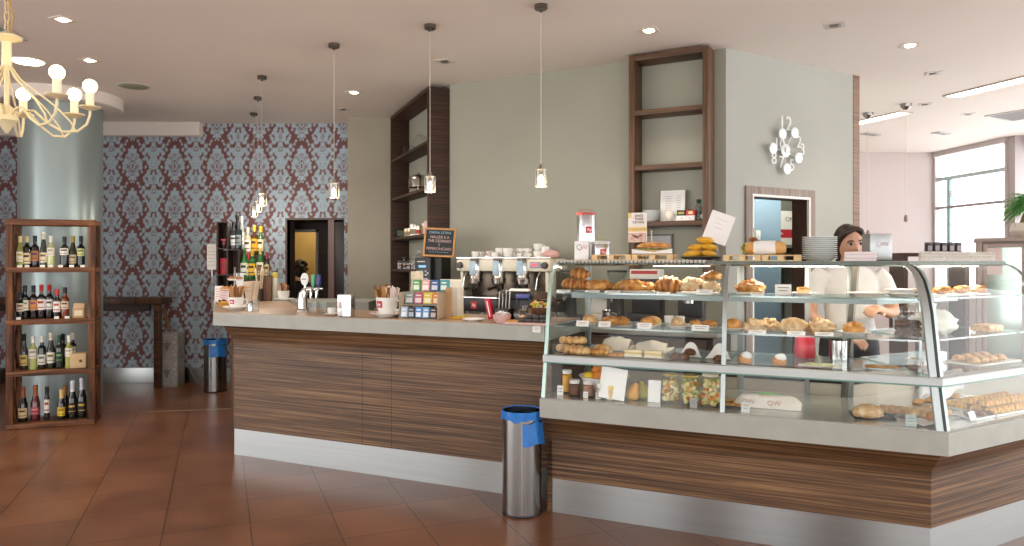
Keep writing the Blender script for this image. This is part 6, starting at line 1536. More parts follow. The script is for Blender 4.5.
# jumbo cup with cookies
jc = fu(387, .20, zb); o = single('saucer', SAUM, None, 'extra large white saucer in the middle of the bar', 'saucer', jc); o.scale = (1.16,1.16,1.1)
cup(jc + Vector((-.0,0,.0165)), .074, .115, 'jumbo white coffee cup with red logo in the middle of the bar', None, True, -.25, 'coffee_cup')
sachets(jc + Vector((-.022,0,.075)), .045, .145, 'bunch of brown crinkled biscuit sachets in the jumbo cup', [M('a8713c', .7, hex2='c9985c', scale=40), M('8a5a2c', .7)], 20, 0, 'biscuit_sachets', 9, .5, .016)
sachets(jc + Vector((.035,.0,.075)), .030, .135, 'bunch of pinkish white sachets in the jumbo cup', [M('e9d9d4', .6), M('f1e8e4', .6)], 10, 0, 'sugar_sachets', 5, .4, .013)
for (dx, dy, m, lab) in ((-.075,-.035,'c0694a','red-brown wrapped sweet on the extra large saucer'),(.075,-.03,'d9b98a','pale wrapped sweet on the extra large saucer')):
    q = B(); q.ell((0,0,.007), (.016,.010,.006), 10, 7, amp=.2); single('wrapped_sweet', q, M(m, .4), lab, 'sweet', jc + Vector((dx, dy, .021)), AF)
# tea box rack
tr = fu(423, .20, zb); t = thing('tea_rack', 'stepped clear rack of coloured tea boxes on the bar', 'rack', tr, AF+.08)
RT = Matrix.Translation(tr) @ Matrix.Rotation(AF+.08, 4, 'Z')
q = B(); q.box(-.135,.135,-.075,.12,0,.004); q.box(-.135,.135,-.02,.12,.085,.089); q.box(-.12,.15,.055,.12,.165,.169); q.box(-.137,-.134,-.07,.12,.004,.17); q.box(.134,.137,-.07,.12,.004,.17); part('tiers', q, M('b9a68c', .3), t, smooth=0)
q = B(); q.box(-.135,.135,-.078,-.075,0,.018); q.box(-.135,.135,-.024,-.021,.089,.10); part('front_lip', q, GLASS, t, smooth=0)
for x in (-.1, .1): q = B(); q.tube([(x,-.068,.004),(x,-.022,.083)], .003, 6); part('wire_support', q, CHROME, t)
def teabox(x, y, z, w, h, c, c2, label, tilt=-.12):
    v = RT @ Vector((x, y, z)); t = thing('tea_box', label, 'tea box', v, AF+.08, 'tea boxes in the rack'); q = B(); q.T = Matrix.Rotation(tilt, 4, 'X'); q.box(-w/2, w/2, -.016, .016, .003, h, .001); part('carton', q, M(c, .45), t)
    q = B(); q.T = Matrix.Rotation(tilt, 4, 'X'); q.box(-w*.36, w*.36, -.0168, -.016, h*.12, h*.52); q.box(-w*.3, w*.3, -.0168, -.016, h*.68, h*.8); part('front_print', q, M(c2, .5), t, smooth=0)
for i, (c, c2, lab) in enumerate((('5fae5c','e9f0e2','green tea box in the top tier'),('e9b9b4','f6efe9','pale pink tea box in the top tier'),('3f5f9c','d3dbe9','dark blue tea box in the top tier'),('3fa3a0','eaf2e9','turquoise tea box at the end of the top tier'))):
    teabox(-.085+.066*i, .085, .171, .056, .075, c, c2, lab)
for i, (c, c2, lab) in enumerate((('8fa8a4','e3e9e6','grey-green tea box in the middle tier'),('c0607a','f0dfe2','raspberry tea box in the middle tier'),('e3c92c','f6f0d0','yellow tea box in the middle tier'),('e08a3c','f3dcc0','orange tea box at the end of the middle tier'))):
    teabox(-.10+.066*i, .012, .091, .060, .075, c, c2, lab)
for i, (c, c2, lab) in enumerate((('bcd3e9','f3f6fa','ice blue tea box in the bottom tier'),('3a4048','a9b3bd','black and grey tea box in the bottom tier'),('4f93d0','e9f1f8','sky blue tea box in the bottom tier'),('7fb3dc','e6eef5','pale blue tea box in the bottom tier'),('23262c','bdb0a8','black tea box at the end of the bottom tier'))):
    teabox(-.105+.052*i, -.05, .0055, .046, .07, c, c2, lab)
pouch(RT @ Vector((-.105, .055, .0905)), .07, .10, .05, 'bag of orange sweets standing at the edge of the tea rack', M('c9641c', .4, hex2='e3963a', scale=60), 0, 6)
t = thing('paper_pouch', 'cream coffee pouch with red mark behind the tea rack', 'pouch', RT @ Vector((-.12, .15, 0)), AF); q = B(); q.ell((0,0,.15), (.05,.025,.155), 16, 10, flat=.96); q.v = [(x, y*.9, z) for x, y, z in q.v]; q.box(-.046,.046,-.004,.004,.245,.30); part('body', q, M('e3d3b8', .6), t); q = B(); q.box(-.008,.008,-.0048,-.004,.27,.285); part('mark', q, REDLOGO, t, smooth=0)
t = thing('wooden_sample', 'small wooden strip with dark spots at the end of the tea rack', 'wooden strip', RT @ Vector((.168, .03, .0)), AF+.3); q = B(); q.box(-.018,.018,-.004,.004,0,.20,.001); part('strip', q, M('b08a5c', .6), t)
t = thing('white_box', 'plain cream carton standing next to the tea rack', 'box', fu(450, .40, zb), AF+.15); q = B(); q.box(-.075,.075,-.06,.06,0,.20,.003); part('body', q, M('e9e1d2', .55), t); q = B(); q.T = Matrix.Translation((-.0,.0,.2)) @ Matrix.Rotation(-.3, 4, 'X'); q.box(-.075,.075,0,.002,0,.05); part('flap', q, M('efe8da', .55), t, smooth=0)
o = plate(fu(473.5, .16, zb), 'small empty white plate on the bar before the espresso machine', .95, None)
for i, (c, lab) in enumerate((('d9a21c','orange packet lying flat beside the cream carton'),('c9c02c','yellow packet lying behind the orange one'))):
    q = B(); q.box(-.04,.04,-.03,.03,0,.012,.003); single('sugar_packet', q, M(c, .5), lab, 'packet', fu(457+5*i, .26+.09*i, zb), AF+.2*i)
# stick holder, pink bowl, register, treats
t = thing('straw_holder', 'black holder of black and white straws next to a red one', 'straw holder', fu(503, .33, zb), AF); q = B(); q.box(-.05,.05,-.03,.03,0,.07,.003); part('body', q, BLACK, t)
for i in range(8):
    x = -.04+.0115*i; q = B(); q.tube([(x,-.01+.01*(i%2),.05),(x+.012,-.02+.01*(i%2),.165+.012*(i%3))], .004, 6); part('straw', q, M(('1c1c1c','e9e5dc')[i % 2], .5), t)
t = thing('stick_box', 'leaning red box of stirring sticks', 'box', fu(492, .30, zb), AF); q = B(); q.T = Matrix.Rotation(-.22, 4, 'Y'); q.box(-.016,.016,-.02,.02,.006,.135,.002); part('body', q, M('c42034', .4), t); q = B(); q.T = Matrix.Rotation(-.22, 4, 'Y'); q.box(-.003,.003,-.0208,-.02,.02,.12); part('stripe', q, WHITE, t, smooth=0)
t = thing('sugar_bowl', 'pale pink bowl heaped with white sachets', 'bowl', fu(502, .10, zb), 0); q = B(); q.lathe([(.028,0),(.048,.02),(.058,.05),(.055,.05),(.044,.02),(0,.008)], seg=26, caps=False); q.lathe([(0,0),(.028,0)], seg=26, caps=False); part('bowl', q, M('e6bfb9', .3), t); q = B()
for i in range(14): q.T = Matrix.Translation((rnd.uniform(-.03,.03), rnd.uniform(-.03,.03), .045+rnd.uniform(0,.02))) @ Euler((rnd.uniform(-.6,.6), rnd.uniform(-.6,.6), rnd.uniform(0,3))).to_matrix().to_4x4(); q.box(-.018,.018,-.011,.011,-.002,.002)
q.T = Matrix.Identity(4); o = part('sachets', q, M('efe9e4', .6), t, smooth=0); o['kind'] = 'stuff'
t = thing('cash_register', 'black cash register with blue display and white paper on top', 'cash register', fu(520, .44, zb), AF); q = B(); q.box(-.11,.10,-.07,.09,0,.13,.008); q.T = Matrix.Translation((0,-.02,.13)) @ Matrix.Rotation(-.5, 4, 'X'); q.box(-.10,.09,-.05,.05,-.03,.03,.006); part('body', q, M('141517', .4), t)
q = B(); q.T = Matrix.Translation((-.02,.02,.166)) @ Matrix.Rotation(.3, 4, 'X'); q.box(-.07,.07,-.05,.04,0,.014,.002); part('paper', q, M('f1efec', .6), t); q = B(); q.T = Matrix.Translation((.055,-.085,.135)); q.box(-.045,.045,-.006,.006,0,.028,.002); part('display', q, M('3a3f7c', .3, emit=.25), t)
q = B(); q.box(.01,.02,-.078,-.07,.08,.135); part('display_arm', q, BLACK, t, smooth=0)
# pink tray with chocolates and cookies at the end of the bar
tc = fu(530, .10, zb); q = B(); q.box(-.15,.15,-.055,.075,0,.006,.003); q.box(-.152,.152,-.057,-.053,.005,.012); single('serving_tray', q, M('e0b9ae', .4), 'pink tray of chocolates and yellow cookies at the end of the bar', 'tray', tc, AF)
for i in range(4):
    for k in range(2):
        v = tc + Matrix.Rotation(AF, 3, 'Z') @ Vector((-.035+.045*i, -.03, .0128+.0235*k)) if k == 0 or i in (1,2,3) else None
        if v: put('chocolate', 'chocolate_block', 'chocolate', v, ('dark chocolate block in the lower row on the pink tray' if k == 0 else 'dark chocolate block in the upper row on the pink tray'), AF, 1.05, 'lower chocolate blocks' if k == 0 else 'upper chocolate blocks')
for i in range(8):
    v = tc + Matrix.Rotation(AF, 3, 'Z') @ Vector((-.13+.022*(i % 4), -.02+.035*(i//4), .0068+.0)); put('cookie', 'yellow_cookie', 'cookie', v, 'yellow cookie spilling over the pink tray', i, .75, 'yellow cookies on the pink tray')
pouch(tc + Matrix.Rotation(AF, 3, 'Z') @ Vector((-.055, .045, .0068)), .12, .10, .08, 'clear bag of pale pastries on the pink tray', CR2, 0, 12)
t = thing('treat_basket', 'dark round basket of wrapped candies before the register', 'basket', fu(541, .28, zb), AF); q = B(); q.lathe([(.05,0),(.06,.01),(.085,.09),(.08,.09),(.055,.014),(0,.010)], seg=30, caps=False); q.lathe([(0,0),(.05,0)], seg=30, caps=False); part('basket', q, M('4a2c1c', .6, hex2='6a442c', scale=80, bump=.5), t)
q = B()
def arch(u, v): a = PI*u; return (-.0+.085*math.cos(a), .05+.012*(v-.5), .08+.10*math.sin(a)*(.55+.45*v))
q.sheet(arch, 20, 4, .004); part('raised_back', q, M('4a2c1c', .6), t)
q = B()
for i in range(34): a = rnd.uniform(0,6.28); k = .06*math.sqrt(rnd.random()); q.ell((k*math.cos(a), k*math.sin(a), .085+rnd.uniform(-.01,.035)), (.012,.010,.009), 7, 5, mi=i % 4, amp=.3, sd=i)
o = part('candies', q, [M('e0b93a', .4), M('efe0b0', .4), M('d07a5a', .4), M('c9c24a', .4)], t); o['kind'] = 'stuff'
t = price_tag(fu(536.5, -.0, ZB-.02), AF, 'white price card hanging over the worktop edge below the pink tray', .05, .036, 0); t.location = fu(536.5, .17-.1165, 1.002)

# ================================================================ ESPRESSO MACHINE, GRINDER, BOARD
em = kl(510, .30, .94+E_); t = thing('espresso_machine', 'cream three-group espresso machine on the back counter', 'espresso machine', em, AKL)
IV = M('e6dfca', .35); EMK = M('2b2725', .35); W2 = .40
q = B(); q.box(-W2, W2, -.16, .2, .06, .17, .008); part('base', q, EMK, t); q = B(); q.box(-W2-.005, W2+.005, -.165, .2, .165, .18, .003); part('drip_tray', q, CHROME, t)
for x in (-W2+.05, W2-.05):
    for y in (-.11, .15): q = B(); q.cyl((x,y,0), .022, .06, 16); part('foot', q, CHROME, t)
q = B(); q.box(-W2, W2, .03, .2, .18, .40, .006); part('back_panel', q, M('6a5d50', .3, .8), t)
for x in (-W2, W2-.025): q = B(); q.box(x, x+.025, -.12, .03, .18, .40, .004); part('side_panel', q, IV, t)
q = B(); q.box(-W2-.03, W2+.03, -.15, .2, .385, .49, .03); part('hood', q, IV, t)
for x in (-W2+.015, W2-.015): 
    q = B(); q.T = Matrix.Translation((x,-.15,.437)) @ Matrix.Rotation(PI/2, 4, 'X'); q.lathe([(0,.03),(.024,.028),(.028,.0),(.028,-.004)], seg=20, caps=False); part('steam_knob', q, M('3a2b22', .3), t)
for i in range(3):
    x = -.245+.215*i
    q = B(); q.lathe([(.055,.29),(.058,.33),(.05,.345),(.05,.49),(.052,.495),(.0,.495)], (x,-.13,0), 24, caps=False); gp = part('group_head', q, CHROME, t)
    q = B(); q.box(x-.03, x+.025, -.186, -.176, .36, .47, .002); part('button_panel', q, M('8fb0c4', .3, hex2='b9cfdb', scale=30), gp, 'blue-lit button panel')
    q = B(); q.lathe([(.036,.245),(.04,.25),(.04,.285),(.0,.285)], (x,-.13,0), 20, caps=False); q.tube([(x,-.17,.268),(x,-.23,.262),(x,-.30,.25)], [.009,.012,.014], 10); q.tube([(x,-.13,.25),(x-.012,-.13,.225)], .007, 8); q.tube([(x,-.13,.25),(x+.012,-.13,.225)], .007, 8); part('portafilter', q, M('3a302a', .3, .6), t)
q = B(); q.box(.255,.35,-.153,-.148,.415,.465,.002); part('display', q, M('9aa0b0', .4), t); q = B(); q.box(.27,.325,-.1545,-.153,.43,.452); part('display_digits', q, M('d8545c', .4, emit=.6), t, smooth=0)
for x in (-W2+.08, W2-.06): q = B(); q.tube([(x,-.14,.385),(x,-.19,.34),(x-.01,-.20,.25),(x-.02,-.18,.21)], .006, 8); part('steam_wand', q, CHROME, t)
q = B(); q.box(-.275,-.22,-.1612,-.16,.085,.14); lg = part('logo', q, REDLOGO, t, smooth=0); text(lg, 'illy', .036, WHITEINK, (-.2475,-.1622,.112), sx=.85)
q = B(); q.box(-W2-.03, W2+.03, -.14, -.13, .49, .503, .002); part('cup_rail', q, CHROME, t)
SP = PORC; DOT = M('3c3a3c', .4)
CG = 'spotted white cups on the espresso machine'
RE = Matrix.Translation(em) @ Matrix.Rotation(AKL, 4, 'Z')
for i, (u, k, r, h, lab) in enumerate(((475.5,1,.036,.06,'spotted cup at the bar-flap end of the machine top'),(481,1,.036,.058,'dark-dotted cup second along the machine top'),(489,1,.030,.032,'small red-dotted cup, lower of its pair'),(489,2,.030,.032,'small red-dotted cup, upper of its pair'),(495,1,.032,.05,'small white cup beside the red-dotted pair'),
    (500,1,.042,.088,'tall plain white cup in the middle of the machine top'),(508,1,.042,.085,'tall cup with faint spots next to the tall plain one'),(513,1,.036,.08,'narrow grey-dotted cup behind the tall ones'),
    (520.5,1,.036,.042,'black-spotted cup, lower one of the front stack'),(520.5,2,.036,.042,'black-spotted cup, upper one of the front stack'),(528,1,.036,.042,'black-spotted cup, lower one of the second stack'),(528,2,.036,.042,'black-spotted cup, upper one of the second stack'),
    (538,1,.040,.060,'large white cup, lower one of the tallest stack'),(538,2,.040,.060,'large white cup, upper one of the tallest stack'),(545.5,1,.036,.095,'dotted tall cup behind the folded pink cloth'),)):
    v = kl(u, .30 if i % 2 == 0 else .22, em.z+.4908); v.z = em.z+.4908 + (k-1)*(h+.0008) ; cc_ = cup(v, r, h, lab, CG, False, rnd.uniform(-1.5,.6), m=SP)
    if 'plain' not in lab and 'white cup' not in lab:
        q = B(); c_ = M('b8403c', .4) if 'red' in lab else DOT
        for d_ in range(14):
            a = rnd.uniform(0,6.28); f = rnd.uniform(.25,.95); rr_ = r*(.72+.28*min(1,f*1.15))*1.0; q.ell((rr_*math.cos(a), rr_*math.sin(a), h*f), (.0035,.0035,.0035), 6, 4)
        o = part('dots', q, c_, cc_); o['kind'] = 'stuff'
t = thing('folded_cloth', 'folded pink cloth on the end of the espresso machine', 'cloth', kl(551, .34, em.z+.4912), AKL); q = B(); q.ell((0,0,.030), (.075,.04,.034), 20, 12, amp=.35, fr=3, flat=.85, sd=2); part('cloth', q, M('d8aaa2', .8, bump=.3, bscale=40), t, smooth=1.2)
# grinder with the chalkboard leaning on top
gp_ = fu(430, .60, 0); gv = kl(429, .32, .94+E_)
t = thing('coffee_vending_unit', 'black coffee unit with small display under the chalkboard', 'coffee machine', gv, AKL); q = B(); q.box(-.085,.075,-.09,.10,0,.50,.006); part('body', q, M('22262a', .4), t)
q = B(); q.box(-.045,.03,-.0915,-.09,.415,.435); part('display', q, M('6aa0c8', .3, emit=.6), t, smooth=0)
for (x, z) in ((-.045,.375),(-.02,.375),(.02,.375),(-.045,.345),(.02,.345),(.04,.36)): q = B(); q.box(x,x+.016,-.0925,-.09,z,z+.014,.001); part('button', q, M('cfcfcb', .4), t)
q = B(); q.box(-.06,-.01,-.0912,-.09,.315,.322); q.box(.0,.05,-.0912,-.09,.315,.322); q.box(-.06,.02,-.0912,-.09,.462,.470); part('print', q, M('d8d8d4', .5), t, smooth=0)
q = B(); q.box(.078,.16,-.05,.10,0,.50,.005); part('side_unit', q, M('17130f', .5), t)
ch = gv + Vector((0,0,.5008)); t = thing('chalkboard', 'small wood-framed chalkboard with handwritten menu', 'chalkboard', kl(438.5, .40, gv.z+.5008), AKL+.25); 
q0 = Matrix.Translation((0,0,.016)) @ Matrix.Rotation(.05, 4, 'Y') @ Matrix.Rotation(-.10, 4, 'X')
q = B(); q.T = q0; q.box(-.128,.128,-.004,.004,.0,.222); part('board', q, M('23272a', .7, hex2='2e3236', scale=8), t, smooth=0)
for (x0,x1,z0,z1) in ((-.14,.14,-.012,.004),(-.14,.14,.218,.234),(-.14,-.124,.004,.218),(.124,.14,.004,.218)):
    q = B(); q.T = q0; q.box(x0,x1,-.010,.008,z0,z1,.002); part('frame', q, M('b98548', .5, hex2='cf9c5c', scale=20), t)
for s, z, c, sz in (('CREMA ESTIVA', .193, '8fb9d0', .030), ('MALIZIE E A', .155, 'd3b3b0', .032), ('THE CEDRINO', .122, 'd3b3b0', .032), ('E', .090, 'd3b3b0', .026), ('PEPERONCINO', .056, 'c9a8a8', .033), ('~~~~~~~~~~', .030, '8fb9d0', .03)):
    me = text_mesh('lettering', s, sz, M(c, .8)); o = bpy.data.objects.new('lettering', me); COL.objects.link(o); o.parent = t; o.matrix_local = q0 @ Matrix.Translation((0,-.0048,z)) @ Matrix.Rotation(PI/2, 4, 'X')

# ================================================================ WALL SHELF GOODS
def KS_(u, zi, off=.10): v = kl(u, off, KSH[zi]+E_); return v
zk3 = KSH[2]+E_
for i in range(8):
    single('shelf_plate', pm2, None, 'pale plate in the stack on the walnut wall shelf', 'plate', kl(651, .10, zk3+.0102*i), 0, 'plates stacked on the walnut wall shelf').scale = (.80,.80,.98)
t = thing('framed_menu', 'white framed price list standing on the walnut shelf', 'framed menu', kl(672.5, .06, zk3), AKL); q = B(); q.T = Matrix.Rotation(-.07, 4, 'X'); q.box(-.092,.092,0,.004,0,.238); part('sheet', q, M('e9e9e6', .35), t, smooth=0)
q = B(); q.T = Matrix.Rotation(-.07, 4, 'X')
for a in ((-.095,.095,0,.006),(-.095,.095,.232,.240),(-.095,-.088,.006,.232),(.088,.095,.006,.232)): q.box(a[0],a[1],-.006,.004,a[2],a[3])
part('frame', q, M('f4f4f1', .4), t, smooth=0)
q = B(); q.T = Matrix.Rotation(-.07, 4, 'X')
for i in range(9): q.box(-.06,-.01,-.0005,0,.05+.018*i,.054+.018*i); q.box(.03,.06,-.0005,0,.05+.018*i,.054+.018*i)
part('print', q, M('b9b8b5', .6), t, smooth=0)
t = thing('sugar_jug', 'small rounded white jug before the framed price list', 'jug', kl(669.5, .15, zk3), 0); q = B(); q.lathe([(.025,0),(.036,.02),(.038,.045),(.028,.07),(.018,.078),(0,.08)], seg=22, caps=False); q.lathe([(0,0),(.025,0)], seg=22, caps=False); part('body', q, M('efe8dc', .4), t); q = B(); q.tube([(.034,0,.055),(.05,0,.045),(.036,0,.022)], .004, 7); part('handle', q, M('efe8dc', .4), t)
t = thing('carton', 'white flat carton under two coloured tea packs', 'box', kl(686.5, .12, zk3), AKL); q = B(); q.box(-.07,.07,-.04,.04,0,.038,.002); part('body', q, WHITE, t); q = B(); q.box(-.03,-.024,-.0406,-.04,.015,.022); q.box(.03,.036,-.0406,-.04,.015,.022); part('print', q, REDLOGO, t, smooth=0)
q = B(); q.box(-.032,.032,-.03,.03,0,.040,.002); q.box(-.022,.022,-.0306,-.03,.012,.028,0,1); single('tea_pack', q, [M('2a2c1e', .4), M('b9b04a', .5)], 'black tea pack with yellow label on the white carton', 'tea pack', kl(682, .12, zk3+.0388), AKL)
q = B(); q.box(-.034,.034,-.03,.03,0,.040,.002); q.box(-.016,.016,-.0306,-.03,.010,.032,0,1); single('tea_pack', q, [M('c0282c', .4), M('f0d4a0', .5)], 'red tea pack with pale label on the white carton', 'tea pack', kl(691.5, .12, zk3+.0388), AKL)
for (u, off, r, h, cap, lab) in ((698.5,.09,.026,.15,'1f2426','clear glass bottle with black stopper on the walnut shelf'),(703,.13,.026,.145,'1f7a5a','clear glass bottle with green stopper on the walnut shelf')):
    t = thing('glass_bottle', lab, 'bottle', kl(u, off, zk3), 0, 'stoppered glass bottles on the walnut shelf'); q = B(); q.lathe([(r*.9,0),(r,.01),(r,h*.7),(r*.55,h*.85),(r*.55,h*.95),(r*.48,h*.95),(r*.48,h*.85),(r*.9,h*.68),(r*.9,.012),(0,.01)], seg=22, caps=False); q.lathe([(0,0),(r*.9,0)], seg=22, caps=False); part('glass', q, GLASSD, t); q = B(); q.lathe([(r*.46,h*.88),(r*.62,h*.96),(r*.62,h*1.06),(0,h*1.08)], seg=18, caps=False); part('stopper', q, M(cap, .4), t); q = B(); q.lathe([(0,.013),(r*.86,.013),(r*.86,h*.3),(0,h*.3)], seg=18, caps=False); part('contents', q, M('6a6a60', .4), t)
q = B(); q.lathe([(0,0),(.018,0),(.018,.07),(.01,.085),(0,.087)], seg=18, caps=False); single('white_flask', q, M('eee6da', .4), 'small white flask at the end of the walnut shelf', 'bottle', kl(704.8, .06, zk3), 0)
t = thing('wall_picture', 'grey framed picture on the wall below the walnut shelf board', 'picture', kl(658, .004, 1.46), AKL); q = B()
for a in ((-.115,.115,0,.012),(-.115,.115,.148,.16),(-.115,-.103,.012,.148),(.103,.115,.012,.148)): q.box(a[0],a[1],-.014,0,a[2],a[3])
part('frame', q, M('6d6c68', .5), t, smooth=0); q = B(); q.box(-.103,.103,-.006,0,.012,.148); part('print', q, M('b9bcc2', .5), t, smooth=0)
# side shelf goods
def SP_(k, f, off=.1): v = KA - sd*(f*wS) - sn*(off); v.z = SSH[k]+E_; return v
def dome(loc, r, h, label, m, foot=0.0, knob=True):
    t = thing('cake_dome', label, 'cake dome', loc, 0); q = B()
    if foot: q.lathe([(0,0),(r*.5,0),(r*.45,.006),(r*.12,.02),(r*.12,foot-.012),(r*.9,foot-.006),(r*.95,foot),(0,foot)], seg=32, caps=False)
    else: q.lathe([(0,0),(r*.95,0),(r*1.0,.008),(0,.009)], seg=32, caps=False)
    part('stand', q, m if foot else GLASSD, t)
    z0 = foot + (.009 if not foot else .0); q = B(); pr = [(r*.88, z0)]
    for i in range(1, 9):
        a = PI/2*i/8; pr.append((r*.88*math.cos(a)**.7 if i < 8 else 0, z0 + h*(.45+.55*math.sin(a))))
    q.lathe(pr, seg=32, caps=False); part('dome', q, m, t, smooth=.9)
    q = B(); q.lathe([(.004,z0+h),(.012,z0+h+.012),(.010,z0+h+.02),(0,z0+h+.022)], seg=14, caps=False); part('knob', q, m, t)
dome(SP_(0,.42), .085, .13, 'glass cake dome on the top board of the dark side shelf, nearer one', GLASSD); dome(SP_(0,.72), .075, .10, 'lower glass cake dome behind on the dark side shelf', GLASSD)
dome(SP_(1,.46,.106), .112, .125, 'silver cake dome on a foot on the second board of the side shelf', M('b9b4aa', .2, .95), .05)
# tins, bags
for i, (f, h, c, lab) in enumerate(((.76,.085,'c9a050','short gold tin in the row on the side shelf'),(.68,.085,'d9cfb8','short cream tin in the row on the side shelf'),(.60,.12,'e9e6de','tall white tin in the row on the side shelf'),(.52,.11,'dfe3e0','tall pale grey tin in the row on the side shelf'),(.44,.095,'e9e4da','white tin with red foot in the row on the side shelf'),(.30,.11,'a8623a','copper tin at the near end of the row on the side shelf'))):
    t = thing('tea_tin', lab, 'tin', SP_(2,f,.11), 0, 'tins on the dark side shelf'); q = B(); q.lathe([(0,0),(.03,0),(.03,h*.8)], seg=20, caps=False); part('body', q, M(c, .3, .4), t); q = B(); q.lathe([(.031,h*.78),(.031,h),(0,h+.002)], seg=20, caps=False); part('lid', q, M('b9b5ac', .3, .6), t)
    q = B(); q.lathe([(.0308,h*.15),(.0308,h*.6)], seg=10, a0=-PI*.75-.6, a1=-PI*.75+.6+.9, caps=False); part('paper_label', q, M('b8402c' if i == 4 else '8a7a5a', .5), t)
t = thing('photo_frame', 'small black framed photo at the deep end of the side shelf', 'picture frame', SP_(2,.90,.12), ASD-PI/2+1.2); q = B(); q.T = Matrix.Rotation(-.2, 4, 'X'); q.box(-.06,.06,-.004,.004,0,.09); part('frame', q, BLACK, t, smooth=0); q = B(); q.T = Matrix.Rotation(-.2, 4, 'X'); q.box(-.045,.045,-.0055,-.004,.014,.076); part('photo', q, M('6a7266', .5), t, smooth=0)
t.rotation_euler[2] = .5
pouch(SP_(2,.20,.10), .12, .17, .08, 'pink ribboned bag at the near end of the tins', M('d9a8a4', .5), 0, 31, 'gift_bag', M('e3c4c0', .5), 'c97a80')
for i, (f, lab) in enumerate(((.88,'cellophane bag of dark coffee at the deep end of the lowest side board'),(.66,'cellophane bag of dark coffee second from the deep end'),(.46,'tall cellophane bag of dark coffee in the middle of the lowest board'))):
    pouch(SP_(3,f,.10), .13, .13 if i < 2 else .19, .09, lab, DRK, 0, 20+i, tie='d8d2c8')
t = thing('coffee_pack', 'purple-brown coffee pack leaning at the near end of the lowest board', 'coffee pack', SP_(3,.30,.10), ASD); q = B(); q.T = Matrix.Rotation(.15, 4, 'Y'); q.box(-.05,.05,-.03,.03,.008,.19,.006); part('pack', q, M('7a4a4c', .4), t); q = B(); q.T = Matrix.Rotation(.15, 4, 'Y'); q.box(-.03,.03,-.031,-.03,.05,.11); part('paper_label', q, M('c9a8a0', .5), t, smooth=0)

# ================================================================ WALL CLOCK
ck = ku(780, .0, 2.30); t = thing('wall_clock', 'modern wall clock of silver discs and wire numerals', 'clock', ck, AKR)
SIL = M('dfe3e5', .35, .3); WIRE = M('e9e9e6', .35)
def cw(u, v):
    p = ku(u, 0); return ((p-ku(780,0)).dot(KD), H-(v-HY)/F*p.y-2.30)
def disc(u, v, r, y, nm, m):
    x, z = cw(u, v); q = B(); q.T = Matrix.Translation((x, y, z)) @ Matrix.Rotation(PI/2, 4, 'X'); q.lathe([(0,.004),(r*.7,.006),(r,.002),(r,-.004),(0,-.006)], seg=32, caps=False); part(nm, q, m, t)
disc(782.5, 151, .052, -.03, 'centre_disc', SIL)
for u, v in ((777.5,134.5),(789.5,133.5),(768,149),(793.5,158.5),(782,169.5)): disc(u, v, .042, -.05, 'mirror_disc', M('eef1f2', .3, .3))
q = B()
x0, z0 = cw(782.5, 151)
for u, v in ((777.5,134.5),(789.5,133.5),(768,149),(793.5,158.5),(782,169.5)):
    x, z = cw(u, v); q.tube([(x0,-.02,z0),(x,-.04,z)], .003, 6)
q.T = Matrix.Translation((x0,-.024,z0)) @ Matrix.Rotation(PI/2, 4, 'X'); q.cyl((0,0,-.0), .02, .024, 14); q.T = Matrix.Identity(4)
part('wire_frame', q, WIRE, t)
for s, u, v in (('12',782.5,124.5),('2',796,143),('3',799.5,150.5),('5',789,166),('7',778.5,163),('8',771,159),('10',776.5,145.5)):
    x, z = cw(u, v); text(t, s, .135 if s != '12' else .16, WIRE, (x,-.03,z), name='numeral')
q = B(); q.tube([(x0,-.042,z0),(x0+.03,-.042,z0-.012)], .003, 5); q.tube([(x0,-.042,z0),(x0-.012,-.042,z0+.022)], .003, 5); part('hands', q, GREY, t)

# ================================================================ KITCHEN DOORWAY AND BEHIND THE CASE
def KR_(x, y, z): return KK + KD*x + KDN*y + Vector((0,0,z))
sh = thing('kitchen_shelf', 'grey shelf with a carton inside the kitchen doorway', 'shelf', KR_(2.10, 1.25, 0), AKR)
q = B(); q.box(-.25,.6,0,.35,1.55,1.58); part('board', q, M('6f746c', .5), sh, smooth=0)
for x in (-.25,.56): q = B(); q.box(x,x+.04,0,.35,0,1.55); part('upright', q, M('7a7f78', .5), sh, smooth=0)
t = thing('carton', 'white carton with a red band on the kitchen shelf', 'box', KR_(2.36, 1.43, 1.5808), AKR-.25); q = B(); q.box(-.16,.16,-.13,.13,0,.36,.003); part('body', q, M('d6d6cc', .6), t); q = B(); q.box(-.161,.161,-.131,.131,.075,.165); part('red_band', q, M('a8242c', .5), t, smooth=0); text(t, 'ONE', .07, M('5a5a58', .6), (.05,-.1315,.27)); text(t, 'caffe', .035, M('e9e6e0', .6), (-.08,-.132,.12)) 
# light switch on the blue wall
t = thing('light_switch', 'white light switch on the blue kitchen wall', 'light switch', (0,0,0)); t.matrix_world = kb.T @ Matrix.Translation((.51,0,1.66)); q = B(); q.box(-.03,.03,-.008,-.0005,-.045,.045,.003); part('plate', q, WHITE, t); q = B(); q.box(-.012,.012,-.011,-.008,-.02,.02,.002); part('rocker', q, M('e3e3df', .4), t)
zc = .94+E_
def mach(u, w, d, h, m, label, name, off=.3, extras=()):
    t = thing(name, label, name.replace('_', ' '), kl(u, off, zc), AKL); q = B(); q.box(-w/2, w/2, -d/2, d/2, 0, h*.25, .008); q.box(-w/2, w/2, 0, d/2, h*.25, h*.78, .006); q.box(-w/2, w/2, -d/2, d/2, h*.78, h, .01); part('body', q, m, t)
    q = B(); q.cyl((0,-d*.22,h*.68), w*.22, h*.1, 16); part('spout', q, CHROME, t)
    q = B(); q.box(-w*.3, w*.3, -d/2-.003, -d/2, h*.84, h*.93); part('panel', q, M('8f9496', .3), t, smooth=0)
    return t
